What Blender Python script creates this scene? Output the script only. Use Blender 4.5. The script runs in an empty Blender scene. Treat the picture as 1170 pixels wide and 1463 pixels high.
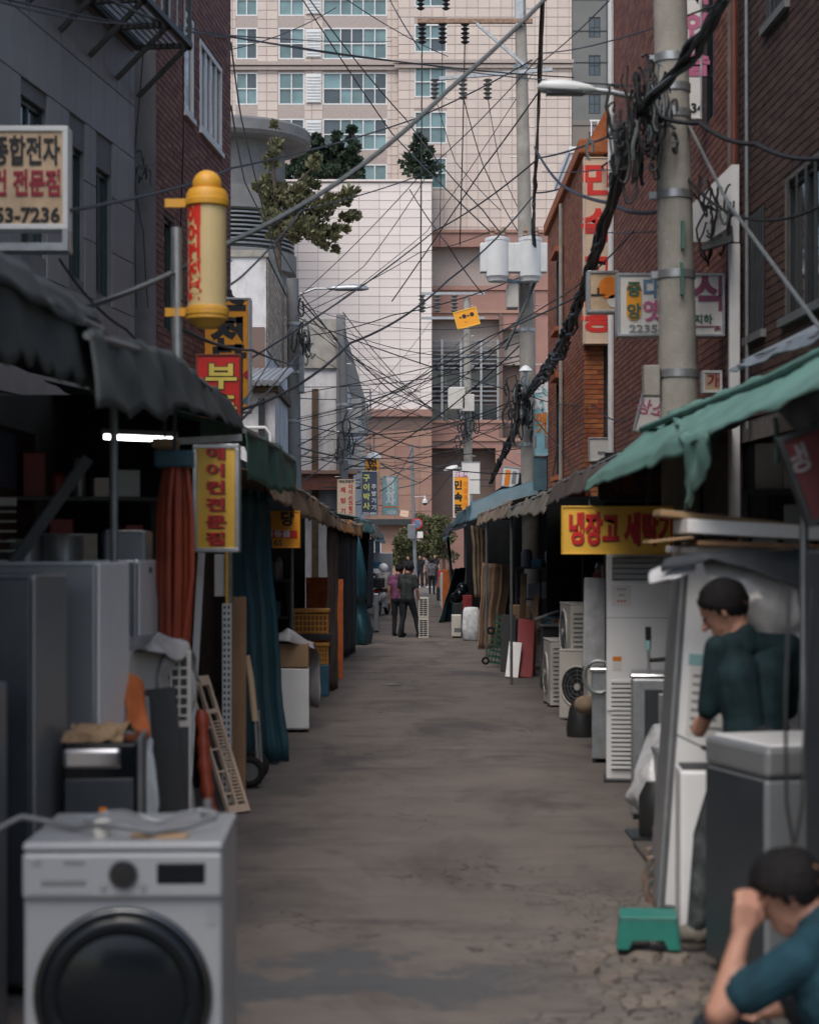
import bpy, bmesh, math, random
import numpy as np
from mathutils import Vector, Matrix, noise
random.seed(7)
R = math.radians
SC = bpy.context.scene
COL = SC.collection
# ---------------------------------------------------------------- camera, sky, sun, exposure
F, CX, HY, CAMH = 2600.0, 585.0, 786.0, 2.0        # focal length in photo pixels, vanishing row, eye height
cd = bpy.data.cameras.new('camera'); cam = bpy.data.objects.new('camera', cd); COL.objects.link(cam)
cam.location = (0, 0, CAMH); cam.rotation_euler = (R(90), 0, 0)
cd.sensor_fit = 'HORIZONTAL'; cd.sensor_width = 24.0; cd.lens = 24.0*F/1170
cd.shift_y = (HY-731.5)/1170; cd.clip_start = .1; cd.clip_end = 1500
cd.dof.use_dof = True; cd.dof.focus_distance = 50; cd.dof.aperture_fstop = 2.1
SC.camera = cam
w = bpy.data.worlds.new('World'); SC.world = w; w.use_nodes = True
wt = w.node_tree; sky = wt.nodes.new('ShaderNodeTexSky'); sky.sky_type = 'NISHITA'; sky.sun_disc = False
SUN_EL, SUN_AZ = R(58), R(200)
sky.sun_elevation = SUN_EL; sky.sun_rotation = SUN_AZ; sky.air_density = 1.0; sky.dust_density = 3.5; sky.ozone_density = 1.0
wt.links.new(sky.outputs[0], wt.nodes['Background'].inputs[0]); wt.nodes['Background'].inputs[1].default_value = .12
sd = bpy.data.lights.new('sun', 'SUN'); sun = bpy.data.objects.new('sun', sd); COL.objects.link(sun)
sd.energy = 1.0; sd.angle = R(40); sd.color = (1, .96, .9)
sdir = Vector((math.sin(SUN_AZ)*math.cos(SUN_EL), math.cos(SUN_AZ)*math.cos(SUN_EL), math.sin(SUN_EL)))
sun.rotation_euler = sdir.to_track_quat('Z', 'Y').to_euler(); sun.location = (0, -5, 40)
SC.view_settings.view_transform = 'Standard'; SC.view_settings.look = 'None'
SC.view_settings.exposure = 0.85; SC.view_settings.gamma = 1

# ---------------------------------------------------------------- helpers
def P(px, py, Y): return Vector(((px-CX)*Y/F, Y, CAMH+(HY-py)*Y/F))
def GY(py): return CAMH*F/(py-HY)
ORG = {}
class Fr:
    """local frame: origin, u (along), n (outward), z up"""
    def __init__(s, o, u, z=(0,0,1)):
        s.o = Vector(o); s.u = Vector(u).normalized(); s.z = Vector(z).normalized(); s.n = s.u.cross(s.z).normalized()
    def __call__(s, a, d, h): return s.o+s.u*a+s.n*d+s.z*h
class MB:
    def __init__(s): s.v = []; s.f = []
    def add(s, vs, fs):
        k = len(s.v); s.v += [tuple(x) for x in vs]; s.f += [tuple(i+k for i in q) for q in fs]; return s
    def box(s, x0, x1, y0, y1, z0, z1, fr=None):
        c = [(x, y, z) for z in (z0, z1) for y in (y0, y1) for x in (x0, x1)]
        if fr: c = [fr(*p) for p in c]
        return s.add(c, [(0,2,3,1), (4,5,7,6), (0,1,5,4), (2,6,7,3), (0,4,6,2), (1,3,7,5)])
    def bar(s, a, b, w, h=None, up=(0,0,1)):
        a = Vector(a); b = Vector(b); h = h or w; d = (b-a).normalized(); u = Vector(up)
        if abs(d.dot(u)) > .98: u = Vector((0,1,0))
        x = d.cross(u).normalized()*w/2; y = x.cross(d).normalized()*h/2
        c = [p+sx*x+sy*y for p in (a, b) for sx, sy in ((-1,-1), (1,-1), (1,1), (-1,1))]
        return s.add(c, [(0,1,2,3), (7,6,5,4), (0,4,5,1), (1,5,6,2), (2,6,7,3), (3,7,4,0)])
    def tube(s, pts, r, n=8, caps=True):
        pts = [Vector(p) for p in pts]; m = len(pts); rs = r if isinstance(r, (list, tuple)) else [r]*m
        vs = []; prev = None
        for i, p in enumerate(pts):
            d = (pts[min(i+1, m-1)]-pts[max(i-1, 0)])
            d = d.normalized() if d.length > 1e-9 else Vector((0,0,1))
            if prev is None:
                u = Vector((0,0,1)) if abs(d.z) < .95 else Vector((1,0,0)); x = d.cross(u).normalized()
            else:
                x = prev-d*prev.dot(d); x = x.normalized() if x.length > 1e-6 else d.orthogonal().normalized()
            prev = x; y = d.cross(x)
            vs += [p+(x*math.cos(2*math.pi*k/n)+y*math.sin(2*math.pi*k/n))*rs[i] for k in range(n)]
        fs = [(i*n+k, i*n+(k+1) % n, (i+1)*n+(k+1) % n, (i+1)*n+k) for i in range(m-1) for k in range(n)]
        if caps: fs += [tuple(range(n-1, -1, -1)), tuple((m-1)*n+k for k in range(n))]
        return s.add(vs, fs)
    def lathe(s, prof, n=24, fr=None, o=(0,0,0), caps=True):
        vs = []; o = Vector(o)
        for r, z in prof:
            for k in range(n):
                a = 2*math.pi*k/n; p = (r*math.cos(a), r*math.sin(a), z)
                vs.append(fr(*p) if fr else o+Vector(p))
        m = len(prof)
        fs = [(i*n+k, i*n+(k+1) % n, (i+1)*n+(k+1) % n, (i+1)*n+k) for i in range(m-1) for k in range(n)]
        if caps: fs += [tuple(range(n-1, -1, -1)), tuple((m-1)*n+k for k in range(n))]
        return s.add(vs, fs)
    def ball(s, c, r, n=12, m=8, sc=(1,1,1)):
        c = Vector(c); prof = [(max(1e-4, r*math.sin(math.pi*i/m)), -r*math.cos(math.pi*i/m)) for i in range(m+1)]
        vs = []
        for rr, z in prof:
            for k in range(n):
                a = 2*math.pi*k/n; vs.append(c+Vector((rr*math.cos(a)*sc[0], rr*math.sin(a)*sc[1], z*sc[2])))
        fs = [(i*n+k, i*n+(k+1) % n, (i+1)*n+(k+1) % n, (i+1)*n+k) for i in range(m) for k in range(n)]
        fs += [tuple(range(n-1, -1, -1)), tuple(m*n+k for k in range(n))]
        return s.add(vs, fs)
    def prism(s, poly, y0, y1, fr=None):
        n = len(poly); vs = [(x, y, z) for y in (y0, y1) for x, z in poly]
        if fr: vs = [fr(*p) for p in vs]
        return s.add(vs, [tuple(range(n)), tuple(range(2*n-1, n-1, -1))]+[(i, i+n, (i+1) % n+n, (i+1) % n) for i in range(n)])
    def build(s, name, m, parent=None, smooth=False, bevel=0, local=False, solid=0, fix=True):
        me = bpy.data.meshes.new(name); o = bpy.data.objects.new(name, me); COL.objects.link(o)
        if parent is not None:
            off = Vector((0,0,0)) if local else ORG.get(parent.name, Vector((0,0,0)))
            vs = [tuple(Vector(p)-off) for p in s.v]; o.parent = parent; ORG[o.name] = ORG.get(parent.name, Vector((0,0,0)))
        else:
            a = np.array(s.v); mn = a.min(0); mx = a.max(0); off = Vector(((mn[0]+mx[0])/2, (mn[1]+mx[1])/2, mn[2]))
            vs = [tuple(Vector(p)-off) for p in s.v]; o.location = off; ORG[o.name] = off
        me.from_pydata(vs, [], s.f); me.validate()
        if fix:
            bm = bmesh.new(); bm.from_mesh(me); bmesh.ops.recalc_face_normals(bm, faces=bm.faces); bm.to_mesh(me); bm.free()
        if m: me.materials.append(MAT[m] if isinstance(m, str) else m)
        if smooth:
            me.polygons.foreach_set('use_smooth', [True]*len(me.polygons))
            if smooth != 2: me.set_sharp_from_angle(angle=R(40))
        if solid:
            md = o.modifiers.new('solid', 'SOLIDIFY'); md.thickness = solid; md.offset = 0
        if bevel:
            md = o.modifiers.new('bevel', 'BEVEL'); md.width = bevel; md.segments = 2; md.limit_method = 'ANGLE'
        return o
def tag(o, label=None, cat=None, group=None, kind=None):
    if label: o['label'] = label
    if cat: o['category'] = cat
    if group: o['group'] = group
    if kind: o['kind'] = kind
    return o
def thing(name, label, cat, loc=(0,0,0), rz=0, group=None, world=False, rot=None, scale=1):
    o = bpy.data.objects.new(name, None); COL.objects.link(o); o.empty_display_size = .1
    o.location = loc; o.rotation_euler = rot if rot else (0, 0, rz); o.scale = (scale,)*3
    if world: ORG[o.name] = Vector(loc)
    return tag(o, label, cat, group)
def copy_tree(o, parent=None, loc=None, rz=None, label=None):
    c = o.copy(); COL.objects.link(c); c.parent = parent
    if loc is not None: c.location = loc
    if rz is not None: c.rotation_euler = (0, 0, rz)
    if label: c['label'] = label
    for ch in list(o.children): copy_tree(ch, c)
    return c
def lerp(a, b, t): return a+(b-a)*t
def resample(pl, n):
    pl = [Vector(p) for p in pl]; L = [0]
    for a, b in zip(pl, pl[1:]): L.append(L[-1]+(b-a).length)
    out = []
    for i in range(n):
        t = L[-1]*i/(n-1); k = 0
        while k < len(L)-2 and L[k+1] < t: k += 1
        out.append(pl[k].lerp(pl[k+1], (t-L[k])/max(1e-9, L[k+1]-L[k])))
    return out
def sheet(lines, nu, nv, amp=.02, freq=2.0, fold=None, seed=0, ragged=0):
    """cloth through polylines; fold=(amp, count, direction) gives hanging folds along u, growing with v"""
    rs = [resample(l, nu) for l in lines]; vs = []; m = len(rs)-1
    for j in range(nv):
        t = m*j/(nv-1); k = min(int(t), m-1); t -= k
        for i in range(nu):
            p = rs[k][i].lerp(rs[k+1][i], t)
            q = p*freq+Vector((seed*7.3, seed*3.1, 0))
            p = p+Vector((noise.noise(q), noise.noise(q+Vector((9,0,0))), noise.noise(q+Vector((0,9,0)))))*amp
            if fold:
                g = j/(nv-1); ph = 2*math.pi*fold[1]*i/(nu-1)
                p = p+Vector(fold[2])*fold[0]*(math.sin(ph+1.3*math.sin(ph*.37+seed))+.5*math.sin(ph*2.3+seed))*(.35+.65*g)
            if ragged and j == nv-1: p = p+Vector((0, 0, random.uniform(-ragged, ragged)))
            vs.append(p)
    fs = [(j*nu+i, j*nu+i+1, (j+1)*nu+i+1, (j+1)*nu+i) for j in range(nv-1) for i in range(nu-1)]
    b = MB(); b.add(vs, fs); return b
# ---------------------------------------------------------------- materials
MAT = {}
def mat(name, col, rough=.6, metal=0, var=.15, scale=6, bump=.05, dirt=0, dcol=(.05,.042,.035), emit=0, rnd=0, island=0, coat=0, fine=60, trans=0, stretch=None):
    m = bpy.data.materials.new(name); m.use_nodes = True; nt = m.node_tree; N = nt.nodes; L = nt.links
    b = N['Principled BSDF']; b.inputs['Roughness'].default_value = rough; b.inputs['Metallic'].default_value = metal
    if rough >= .75 or 'hair' in name or name == 'room_shade': b.inputs['Specular IOR Level'].default_value = .12 if ('hair' in name or name == 'room_shade') else .25
    if coat: b.inputs['Coat Weight'].default_value = coat
    tc = N.new('ShaderNodeTexCoord'); co = tc.outputs['Object']
    if stretch:
        mp = N.new('ShaderNodeMapping'); mp.inputs['Scale'].default_value = stretch; L.new(co, mp.inputs[0]); co = mp.outputs[0]
    n1 = N.new('ShaderNodeTexNoise'); n1.inputs['Scale'].default_value = scale; n1.inputs['Detail'].default_value = 5; n1.inputs['Roughness'].default_value = .6
    L.new(co, n1.inputs['Vector'])
    cr = N.new('ShaderNodeValToRGB'); e = cr.color_ramp.elements; e[0].position = .32; e[1].position = .7
    e[0].color = tuple(c*(1-var) for c in col)+(1,); e[1].color = tuple(min(1, c*(1+var)) for c in col)+(1,)
    L.new(n1.outputs['Fac'], cr.inputs[0]); out = cr.outputs[0]
    if rnd or island:
        g = N.new('ShaderNodeNewGeometry' if island else 'ShaderNodeObjectInfo')
        r = g.outputs['Random Per Island'] if island else g.outputs['Random']; amt = rnd or island
        mr = N.new('ShaderNodeMapRange'); mr.inputs[3].default_value = 1-amt; mr.inputs[4].default_value = 1+amt; L.new(r, mr.inputs[0])
        hs = N.new('ShaderNodeHueSaturation'); L.new(out, hs.inputs['Color']); L.new(mr.outputs[0], hs.inputs['Value'])
        mh = N.new('ShaderNodeMath'); mh.operation = 'MULTIPLY_ADD'; mh.inputs[1].default_value = .02; mh.inputs[2].default_value = .49
        L.new(r, mh.inputs[0]); L.new(mh.outputs[0], hs.inputs['Hue']); out = hs.outputs[0]
    if dirt:
        n2 = N.new('ShaderNodeTexNoise'); n2.inputs['Scale'].default_value = scale*.45; n2.inputs['Detail'].default_value = 9; n2.inputs['Roughness'].default_value = .72
        mp2 = N.new('ShaderNodeMapping'); mp2.inputs['Scale'].default_value = (1.6, 1.6, .6); L.new(co, mp2.inputs[0]); L.new(mp2.outputs[0], n2.inputs['Vector'])
        c2 = N.new('ShaderNodeValToRGB'); c2.color_ramp.elements[0].position = .5; c2.color_ramp.elements[1].position = .72
        c2.color_ramp.elements[0].color = (0,0,0,1); c2.color_ramp.elements[1].color = (dirt, dirt, dirt, 1); L.new(n2.outputs['Fac'], c2.inputs[0])
        mx = N.new('ShaderNodeMix'); mx.data_type = 'RGBA'; L.new(c2.outputs[0], mx.inputs[0]); L.new(out, mx.inputs[6]); mx.inputs[7].default_value = tuple(dcol)+(1,)
        out = mx.outputs[2]
    L.new(out, b.inputs['Base Color'])
    if bump:
        n3 = N.new('ShaderNodeTexNoise'); n3.inputs['Scale'].default_value = fine; n3.inputs['Detail'].default_value = 4; L.new(co, n3.inputs['Vector'])
        bp = N.new('ShaderNodeBump'); bp.inputs['Strength'].default_value = min(1, bump*4); bp.inputs['Distance'].default_value = .01
        L.new(n3.outputs['Fac'], bp.inputs['Height']); L.new(bp.outputs[0], b.inputs['Normal'])
    if emit:
        b.inputs['Emission Color'].default_value = tuple(col)+(1,); b.inputs['Emission Strength'].default_value = emit
    if trans:
        b.inputs['Transmission Weight'].default_value = trans; b.inputs['IOR'].default_value = 1.2
    MAT[name] = m; return m
mat('grey_panel', (.21,.215,.22), .55, var=.1, scale=1.2, dirt=.35, dcol=(.09,.088,.085), rnd=.06)
mat('grey_render', (.17,.175,.185), .8, var=.15, scale=2, dirt=.4, dcol=(.07,.068,.066), bump=.1)
mat('mortar', (.16,.145,.135), .95, var=.2, scale=9, bump=.2)
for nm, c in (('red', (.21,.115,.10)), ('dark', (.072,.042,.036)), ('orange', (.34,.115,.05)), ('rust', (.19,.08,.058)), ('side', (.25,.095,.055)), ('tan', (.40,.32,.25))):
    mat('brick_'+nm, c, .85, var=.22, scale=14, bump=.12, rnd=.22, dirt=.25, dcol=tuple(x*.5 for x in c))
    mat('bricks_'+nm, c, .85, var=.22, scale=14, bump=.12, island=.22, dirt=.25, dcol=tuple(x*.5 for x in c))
mat('tower_clad', (.50,.43,.385), .7, var=.05, scale=.5, rnd=.045, bump=.03, dirt=.12, dcol=(.35,.3,.27))
mat('tower_clads', (.50,.43,.385), .7, var=.05, scale=.5, island=.045, bump=.03, dirt=.12, dcol=(.35,.3,.27))
mat('joint', (.36,.31,.285), .9, var=.1)
mat('white_tile', (.66,.60,.575), .5, var=.05, scale=.6, rnd=.035, bump=.02, dirt=.1, dcol=(.45,.4,.38))
mat('granite_pink', (.29,.165,.125), .6, var=.1, scale=1, rnd=.07, island=0, dirt=.2, dcol=(.25,.15,.12))
mat('granite_brown', (.13,.085,.07), .6, var=.15, scale=1)
mat('dark_tower', (.13,.135,.13), .7, var=.12, scale=.4)
mat('dark_tower_lo', (.17,.15,.13), .7, var=.12, scale=.4)
mat('concrete', (.29,.275,.245), .85, var=.2, scale=3, bump=.15, dirt=.55, dcol=(.16,.145,.125))
mat('concrete_dk', (.15,.155,.16), .8, var=.15, scale=1, bump=.08, dirt=.3)
mat('old_plaster', (.56,.56,.57), .9, var=.1, scale=2.5, bump=.15, dirt=.75, dcol=(.2,.18,.15))
mat('white_paint', (.62,.62,.63), .6, var=.08, scale=3, dirt=.3, dcol=(.3,.28,.26))
mat('glass_dark', (.018,.024,.027), .08, var=.3, scale=2, bump=0, coat=.3)
mat('glass_teal', (.115,.20,.205), .12, var=.35, scale=.35, bump=0, rnd=.3, coat=.5)
mat('glass_deep', (.035,.05,.055), .1, var=.3, scale=.35, bump=0, rnd=.3, coat=.5)
mat('frame_white', (.58,.6,.6), .45, var=.06, scale=4)
mat('frame_green', (.02,.045,.045), .4, var=.2, scale=4)
mat('metal_grey', (.20,.215,.225), .45, .6, var=.15, scale=8, dirt=.3)
mat('metal_dark', (.035,.04,.043), .5, .4, var=.2, scale=8)
mat('galv', (.36,.38,.39), .4, .7, var=.15, scale=10, dirt=.25, dcol=(.2,.17,.14))
mat('rust_metal', (.28,.19,.14), .8, .2, var=.4, scale=14, dirt=.6, dcol=(.13,.06,.03))
mat('pipe_red', (.14,.035,.022), .6, var=.2, scale=6)
mat('cable', (.012,.013,.015), .6, var=.2, scale=10, bump=0)
mat('cable_grey', (.10,.115,.12), .6, var=.2, scale=10, bump=0)
mat('asphalt_chunk', (.16,.135,.115), .95, var=.2, scale=20, bump=.3, rnd=.15)
mat('pavement_dk', (.10,.09,.08), .9, var=.2, scale=4, bump=.15, dirt=.5)
mat('worn_paint', (.26,.25,.24), .9, var=.35, scale=30, bump=.1, dirt=.7, dcol=(.13,.115,.1))
mat('room_shade', (.012,.014,.016), .9, var=.3, scale=3, bump=0)  # near-black: interior shade put into the wall colour
mat('awn_grey', (.052,.06,.06), .75, var=.3, scale=3, bump=.06, dirt=.4, dcol=(.028,.032,.032))
mat('awn_green', (.085,.19,.16), .7, var=.25, scale=3, bump=.06, dirt=.55, dcol=(.11,.135,.125))
mat('awn_green2', (.04,.135,.105), .6, var=.2, scale=3, bump=.05, dirt=.3, dcol=(.04,.07,.06))
mat('awn_brown', (.085,.068,.06), .85, var=.3, scale=4, bump=.1, dirt=.4)
mat('awn_tan', (.235,.175,.12), .85, var=.3, scale=4, bump=.1, dirt=.5, dcol=(.09,.07,.055))
mat('curtain_tan', (.36,.24,.165), .85, var=.2, scale=4, bump=.1, dirt=.3, dcol=(.2,.13,.09))
mat('awn_khaki', (.16,.145,.115), .85, var=.25, scale=4, bump=.1, dirt=.4)
mat('tarp_blue', (.055,.115,.145), .6, var=.25, scale=3, bump=.05, dirt=.35, dcol=(.08,.10,.11))
mat('tarp_teal', (.012,.06,.08), .55, var=.25, scale=3, bump=.05, dirt=.25, dcol=(.01,.03,.04))
mat('tarp_slate', (.035,.042,.05), .7, var=.3, scale=4, bump=.08)
mat('tarp_bluegrey', (.16,.19,.22), .6, var=.2, scale=3, dirt=.4)
mat('plastic_film', (.34,.335,.33), .3, var=.25, scale=5, bump=.15, fine=14)
mat('film_white', (.46,.47,.48), .25, var=.2, scale=6, bump=.2, fine=16)
mat('sack_white', (.58,.61,.63), .5, var=.3, scale=9, bump=.3, fine=22, dirt=.3, dcol=(.2,.24,.27))
mat('appl_white', (.72,.73,.73), .35, var=.05, scale=2, bump=0, dirt=.16, dcol=(.34,.31,.27), coat=.2)
mat('appl_wash', (.235,.248,.262), .38, var=.05, scale=2, bump=0, dirt=.16, dcol=(.3,.28,.26), coat=.2)
mat('appl_cream', (.50,.48,.44), .45, var=.08, scale=3, bump=.02, dirt=.4, dcol=(.2,.16,.12))
mat('appl_grey', (.21,.228,.24), .4, .25, var=.1, scale=2, bump=0, dirt=.15)
mat('appl_silver', (.27,.285,.295), .38, .45, var=.08, scale=2, bump=0, dirt=.15)
mat('appl_dkgrey', (.045,.052,.06), .35, .2, var=.15, scale=3, bump=0)
mat('black_gloss', (.005,.007,.009), .16, var=.2, scale=3, bump=0); MAT['black_gloss'].node_tree.nodes['Principled BSDF'].inputs['Specular IOR Level'].default_value = .25
mat('dark_chrome', (.09,.095,.10), .18, 1, var=.05, bump=0)
mat('black_plastic', (.018,.019,.02), .5, var=.2, scale=6)
mat('rubber', (.016,.016,.016), .85, var=.2, scale=10)
mat('chrome', (.6,.61,.62), .15, 1, var=.05, bump=0)
mat('mid_grey_plastic', (.12,.125,.13), .5, var=.15, scale=6)
mat('hose_orange', (.27,.045,.018), .5, var=.25, scale=4, bump=.05)
mat('orange_cloth', (.48,.13,.04), .8, var=.2, scale=6)
mat('pale_cloth', (.42,.46,.47), .85, var=.2, scale=6)
mat('basket_yellow', (.52,.23,.03), .5, var=.15, scale=8, dirt=.3)
mat('basket_inner', (.17,.07,.012), .6, var=.2, scale=8)
mat('blue_plastic', (.03,.11,.17), .5, var=.2, scale=6)
mat('crate_green', (.02,.075,.05), .5, var=.25, scale=8)
mat('stool_green', (.02,.18,.14), .45, var=.15, scale=6, dirt=.3, dcol=(.03,.09,.075))
mat('board_red', (.22,.018,.022), .5, var=.15, scale=6, dirt=.25)
mat('red_bright', (.45,.02,.015), .5, var=.15)
mat('wood', (.25,.15,.085), .75, var=.3, scale=7, stretch=(1,1,.15), bump=.1)
mat('wood_dk', (.10,.065,.042), .8, var=.3, scale=7, bump=.1)
mat('cardboard', (.30,.20,.115), .9, var=.15, scale=5)
mat('sign_white', (.62,.61,.58), .5, var=.06, scale=3, dirt=.2, dcol=(.4,.37,.32))
mat('sign_cream', (.62,.47,.35), .55, var=.08, scale=3, dirt=.25, dcol=(.45,.32,.22))
mat('sign_tan', (.50,.37,.24), .6, var=.18, scale=6, dirt=.5, dcol=(.32,.2,.1))
mat('sign_yellow', (.68,.40,.045), .5, var=.07, scale=4, dirt=.2, dcol=(.45,.25,.04))
mat('sign_orange', (.74,.30,.012), .45, var=.05, scale=4, dirt=.12, dcol=(.5,.2,.02))
mat('sign_red', (.58,.018,.012), .45, var=.06, scale=4)
mat('sign_navy', (.045,.06,.10), .5, var=.1)
mat('sign_teal', (.24,.42,.44), .5, var=.1)
mat('sign_cyan', (.25,.50,.58), .5, var=.12, dirt=.2)
mat('sign_maroon', (.085,.01,.012), .6, var=.15)
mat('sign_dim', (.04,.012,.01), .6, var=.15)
mat('cap_yellow', (.66,.33,.03), .5, var=.08, scale=5, dirt=.3, dcol=(.6,.42,.18))
mat('tube_cream', (.64,.50,.25), .4, var=.06, scale=3, dirt=.2, dcol=(.5,.35,.15))
mat('ink_black', (.012,.012,.014), .5, bump=0, var=.1)
mat('ink_red', (.48,.012,.012), .5, bump=0, var=.1)
mat('ink_maroon', (.25,.012,.03), .5, bump=0, var=.1)
mat('ink_brightred', (.62,.03,.02), .5, bump=0, var=.1)
mat('ink_yellow', (.72,.56,.10), .5, bump=0, var=.1)
mat('ink_lime', (.60,.62,.16), .5, bump=0, var=.1)
mat('ink_white', (.68,.68,.68), .5, bump=0, var=.05)
mat('ink_blue', (.10,.19,.29), .5, bump=0, var=.1)
mat('ink_pink', (.42,.12,.22), .5, bump=0, var=.1)
mat('ink_purple', (.22,.05,.11), .5, bump=0, var=.1)
mat('ink_green', (.02,.10,.075), .5, bump=0, var=.1)
mat('ink_orange', (.7,.2,.01), .5, bump=0, var=.1)
mat('ink_grey', (.2,.21,.22), .5, bump=0, var=.1)
mat('ink_dimred', (.12,.02,.012), .6, bump=0, var=.1)
mat('tube_lit', (1,1,1), .5, emit=9, bump=0, var=0)
mat('skin', (.36,.185,.125), .5, var=.1, scale=12, bump=.02)
mat('hair_black', (.012,.011,.011), .55, var=.4, scale=60, bump=.25, fine=130)
mat('hair_brown', (.022,.017,.014), .55, var=.4, scale=60, bump=.25, fine=130)
for nm, c in (('green_shirt', (.009,.024,.028)), ('teal_shirt', (.008,.034,.048)), ('purple_shirt', (.15,.055,.115)), ('charcoal_shirt', (.032,.036,.038)), ('black_shirt', (.014,.015,.017)), ('grey_shirt', (.12,.12,.13)), ('pale_shirt', (.33,.31,.29)), ('dark_trousers', (.014,.018,.022)), ('camo_trousers', (.045,.05,.052)), ('tan_trousers', (.21,.165,.13)), ('shoe_black', (.012,.012,.013)), ('shoe_grey', (.17,.155,.13))):
    mat(nm, c, .85, var=.3 if 'camo' not in nm else .7, scale=9 if 'camo' not in nm else 14, bump=.22, fine=13)
mat('leaf_pine', (.030,.050,.032), .8, var=.35, scale=3, bump=0, island=.35)
mat('leaf_olive', (.115,.115,.06), .8, var=.35, scale=2, bump=0, island=.35)
mat('leaf_green', (.10,.105,.05), .8, var=.35, scale=2, bump=0, island=.4)
mat('bark', (.075,.06,.05), .95, var=.3, scale=6, bump=.2)
def asphalt():
    m = mat('asphalt', (.132,.114,.099), .88, var=.14, scale=.9, bump=.12, fine=90)
    nt = m.node_tree; N = nt.nodes; L = nt.links; b = N['Principled BSDF']; src = b.inputs['Base Color'].links[0].from_socket
    g = N.new('ShaderNodeNewGeometry'); pos = g.outputs['Position']
    def ramp(sock, a, bb):
        r = N.new('ShaderNodeMapRange'); r.inputs[1].default_value = a; r.inputs[2].default_value = bb; L.new(sock, r.inputs[0]); return r.outputs[0]
    def nz(sc, det=6, dist=0, st=(1,1,1)):
        mp = N.new('ShaderNodeMapping'); mp.inputs['Scale'].default_value = st; L.new(pos, mp.inputs[0])
        t = N.new('ShaderNodeTexNoise'); t.inputs['Scale'].default_value = sc; t.inputs['Detail'].default_value = det; t.inputs['Roughness'].default_value = .65; t.inputs['Distortion'].default_value = dist
        L.new(mp.outputs[0], t.inputs['Vector']); return t.outputs['Fac']
    def mixc(fac, a, col):
        x = N.new('ShaderNodeMix'); x.data_type = 'RGBA'; L.new(fac, x.inputs[0]); L.new(a, x.inputs[6]); x.inputs[7].default_value = tuple(col)+(1,); return x.outputs[2]
    def mul(a, bb):
        x = N.new('ShaderNodeMath'); x.operation = 'MULTIPLY'; L.new(a, x.inputs[0])
        if isinstance(bb, float): x.inputs[1].default_value = bb
        else: L.new(bb, x.inputs[1])
        return x.outputs[0]
    sp = N.new('ShaderNodeSeparateXYZ'); L.new(pos, sp.inputs[0])
    # speckle, stains, oil
    c = mixc(mul(ramp(nz(160, 2), .55, .8), .5), src, (.19,.17,.15))
    c = mixc(mul(ramp(nz(.8, 8, .6, (1,.5,1)), .50, .64), .75), c, (.058,.054,.052))
    c = mixc(mul(ramp(nz(1.6, 6, .2, (.35,1.6,1)), .56, .66), .55), c, (.05,.048,.048))
    c = mixc(mul(ramp(nz(.5, 5, .3), .52, .66), .5), c, (.175,.15,.128))
    c = mixc(mul(ramp(nz(2.3, 8, .4), .62, .75), .6), c, (.045,.043,.042))
    c = mixc(mul(ramp(nz(5, 4, 0, (1,3,1)), .7, .78), .45), c, (.24,.225,.205))
    # old bluish patch across the near road
    def band(sock, a, bb, soft, wob):
        s_ = N.new('ShaderNodeMath'); s_.operation = 'ADD'; L.new(sock, s_.inputs[0]); L.new(wob, s_.inputs[1])
        return mul(ramp(s_.outputs[0], a, a+soft), ramp(s_.outputs[0], bb, bb-soft))
    wob = mul(nz(1.1, 7), 3.2)
    patch = band(sp.outputs['Y'], 9.45, 10.5, .15, wob); left = ramp(sp.outputs['X'], .85, .4)
    c = mixc(mul(mul(patch, left), .8), c, (.068,.073,.078))
    # cracks, dense near the lower right
    v = N.new('ShaderNodeTexVoronoi'); v.feature = 'DISTANCE_TO_EDGE'; v.inputs['Scale'].default_value = 5.5
    wv = N.new('ShaderNodeVectorMath'); wv.operation = 'ADD'; t = N.new('ShaderNodeTexNoise'); t.inputs['Scale'].default_value = 3; L.new(pos, t.inputs['Vector'])
    L.new(pos, wv.inputs[0]); L.new(t.outputs['Color'], wv.inputs[1]); L.new(wv.outputs[0], v.inputs['Vector'])
    crk = ramp(v.outputs['Distance'], .055, .012); zone = mul(mul(ramp(sp.outputs['X'], .25, .75), ramp(sp.outputs['Y'], 11.5, 9.5)), ramp(nz(1.1, 3), .42, .55))
    c = mixc(mul(ramp(nz(2, 3), .35, .6), mul(zone, .55)), c, (.19,.165,.14))
    c = mixc(mul(crk, zone), c, (.03,.028,.026))
    v2 = N.new('ShaderNodeTexVoronoi'); v2.feature = 'DISTANCE_TO_EDGE'; v2.inputs['Scale'].default_value = .42; L.new(wv.outputs[0], v2.inputs['Vector'])
    crk2 = mul(ramp(v2.outputs['Distance'], .006, .002), ramp(nz(.7, 3), .45, .6)); c = mixc(mul(crk2, .8), c, (.035,.032,.03))
    L.new(c, b.inputs['Base Color'])
    # long scuffs are slightly polished
    rr = N.new('ShaderNodeMapRange'); rr.inputs[3].default_value = .95; rr.inputs[4].default_value = .6; L.new(nz(1.1, 6, .3), rr.inputs[0]); L.new(rr.outputs[0], b.inputs['Roughness'])
    bp = b.inputs['Normal'].links[0].from_node; b2 = N.new('ShaderNodeBump'); b2.inputs['Strength'].default_value = .8; b2.inputs['Distance'].default_value = .02
    L.new(mul(crk, zone), b2.inputs['Height']); b2.invert = True; L.new(bp.outputs[0], b2.inputs['Normal']); L.new(b2.outputs[0], b.inputs['Normal'])
asphalt()
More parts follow.
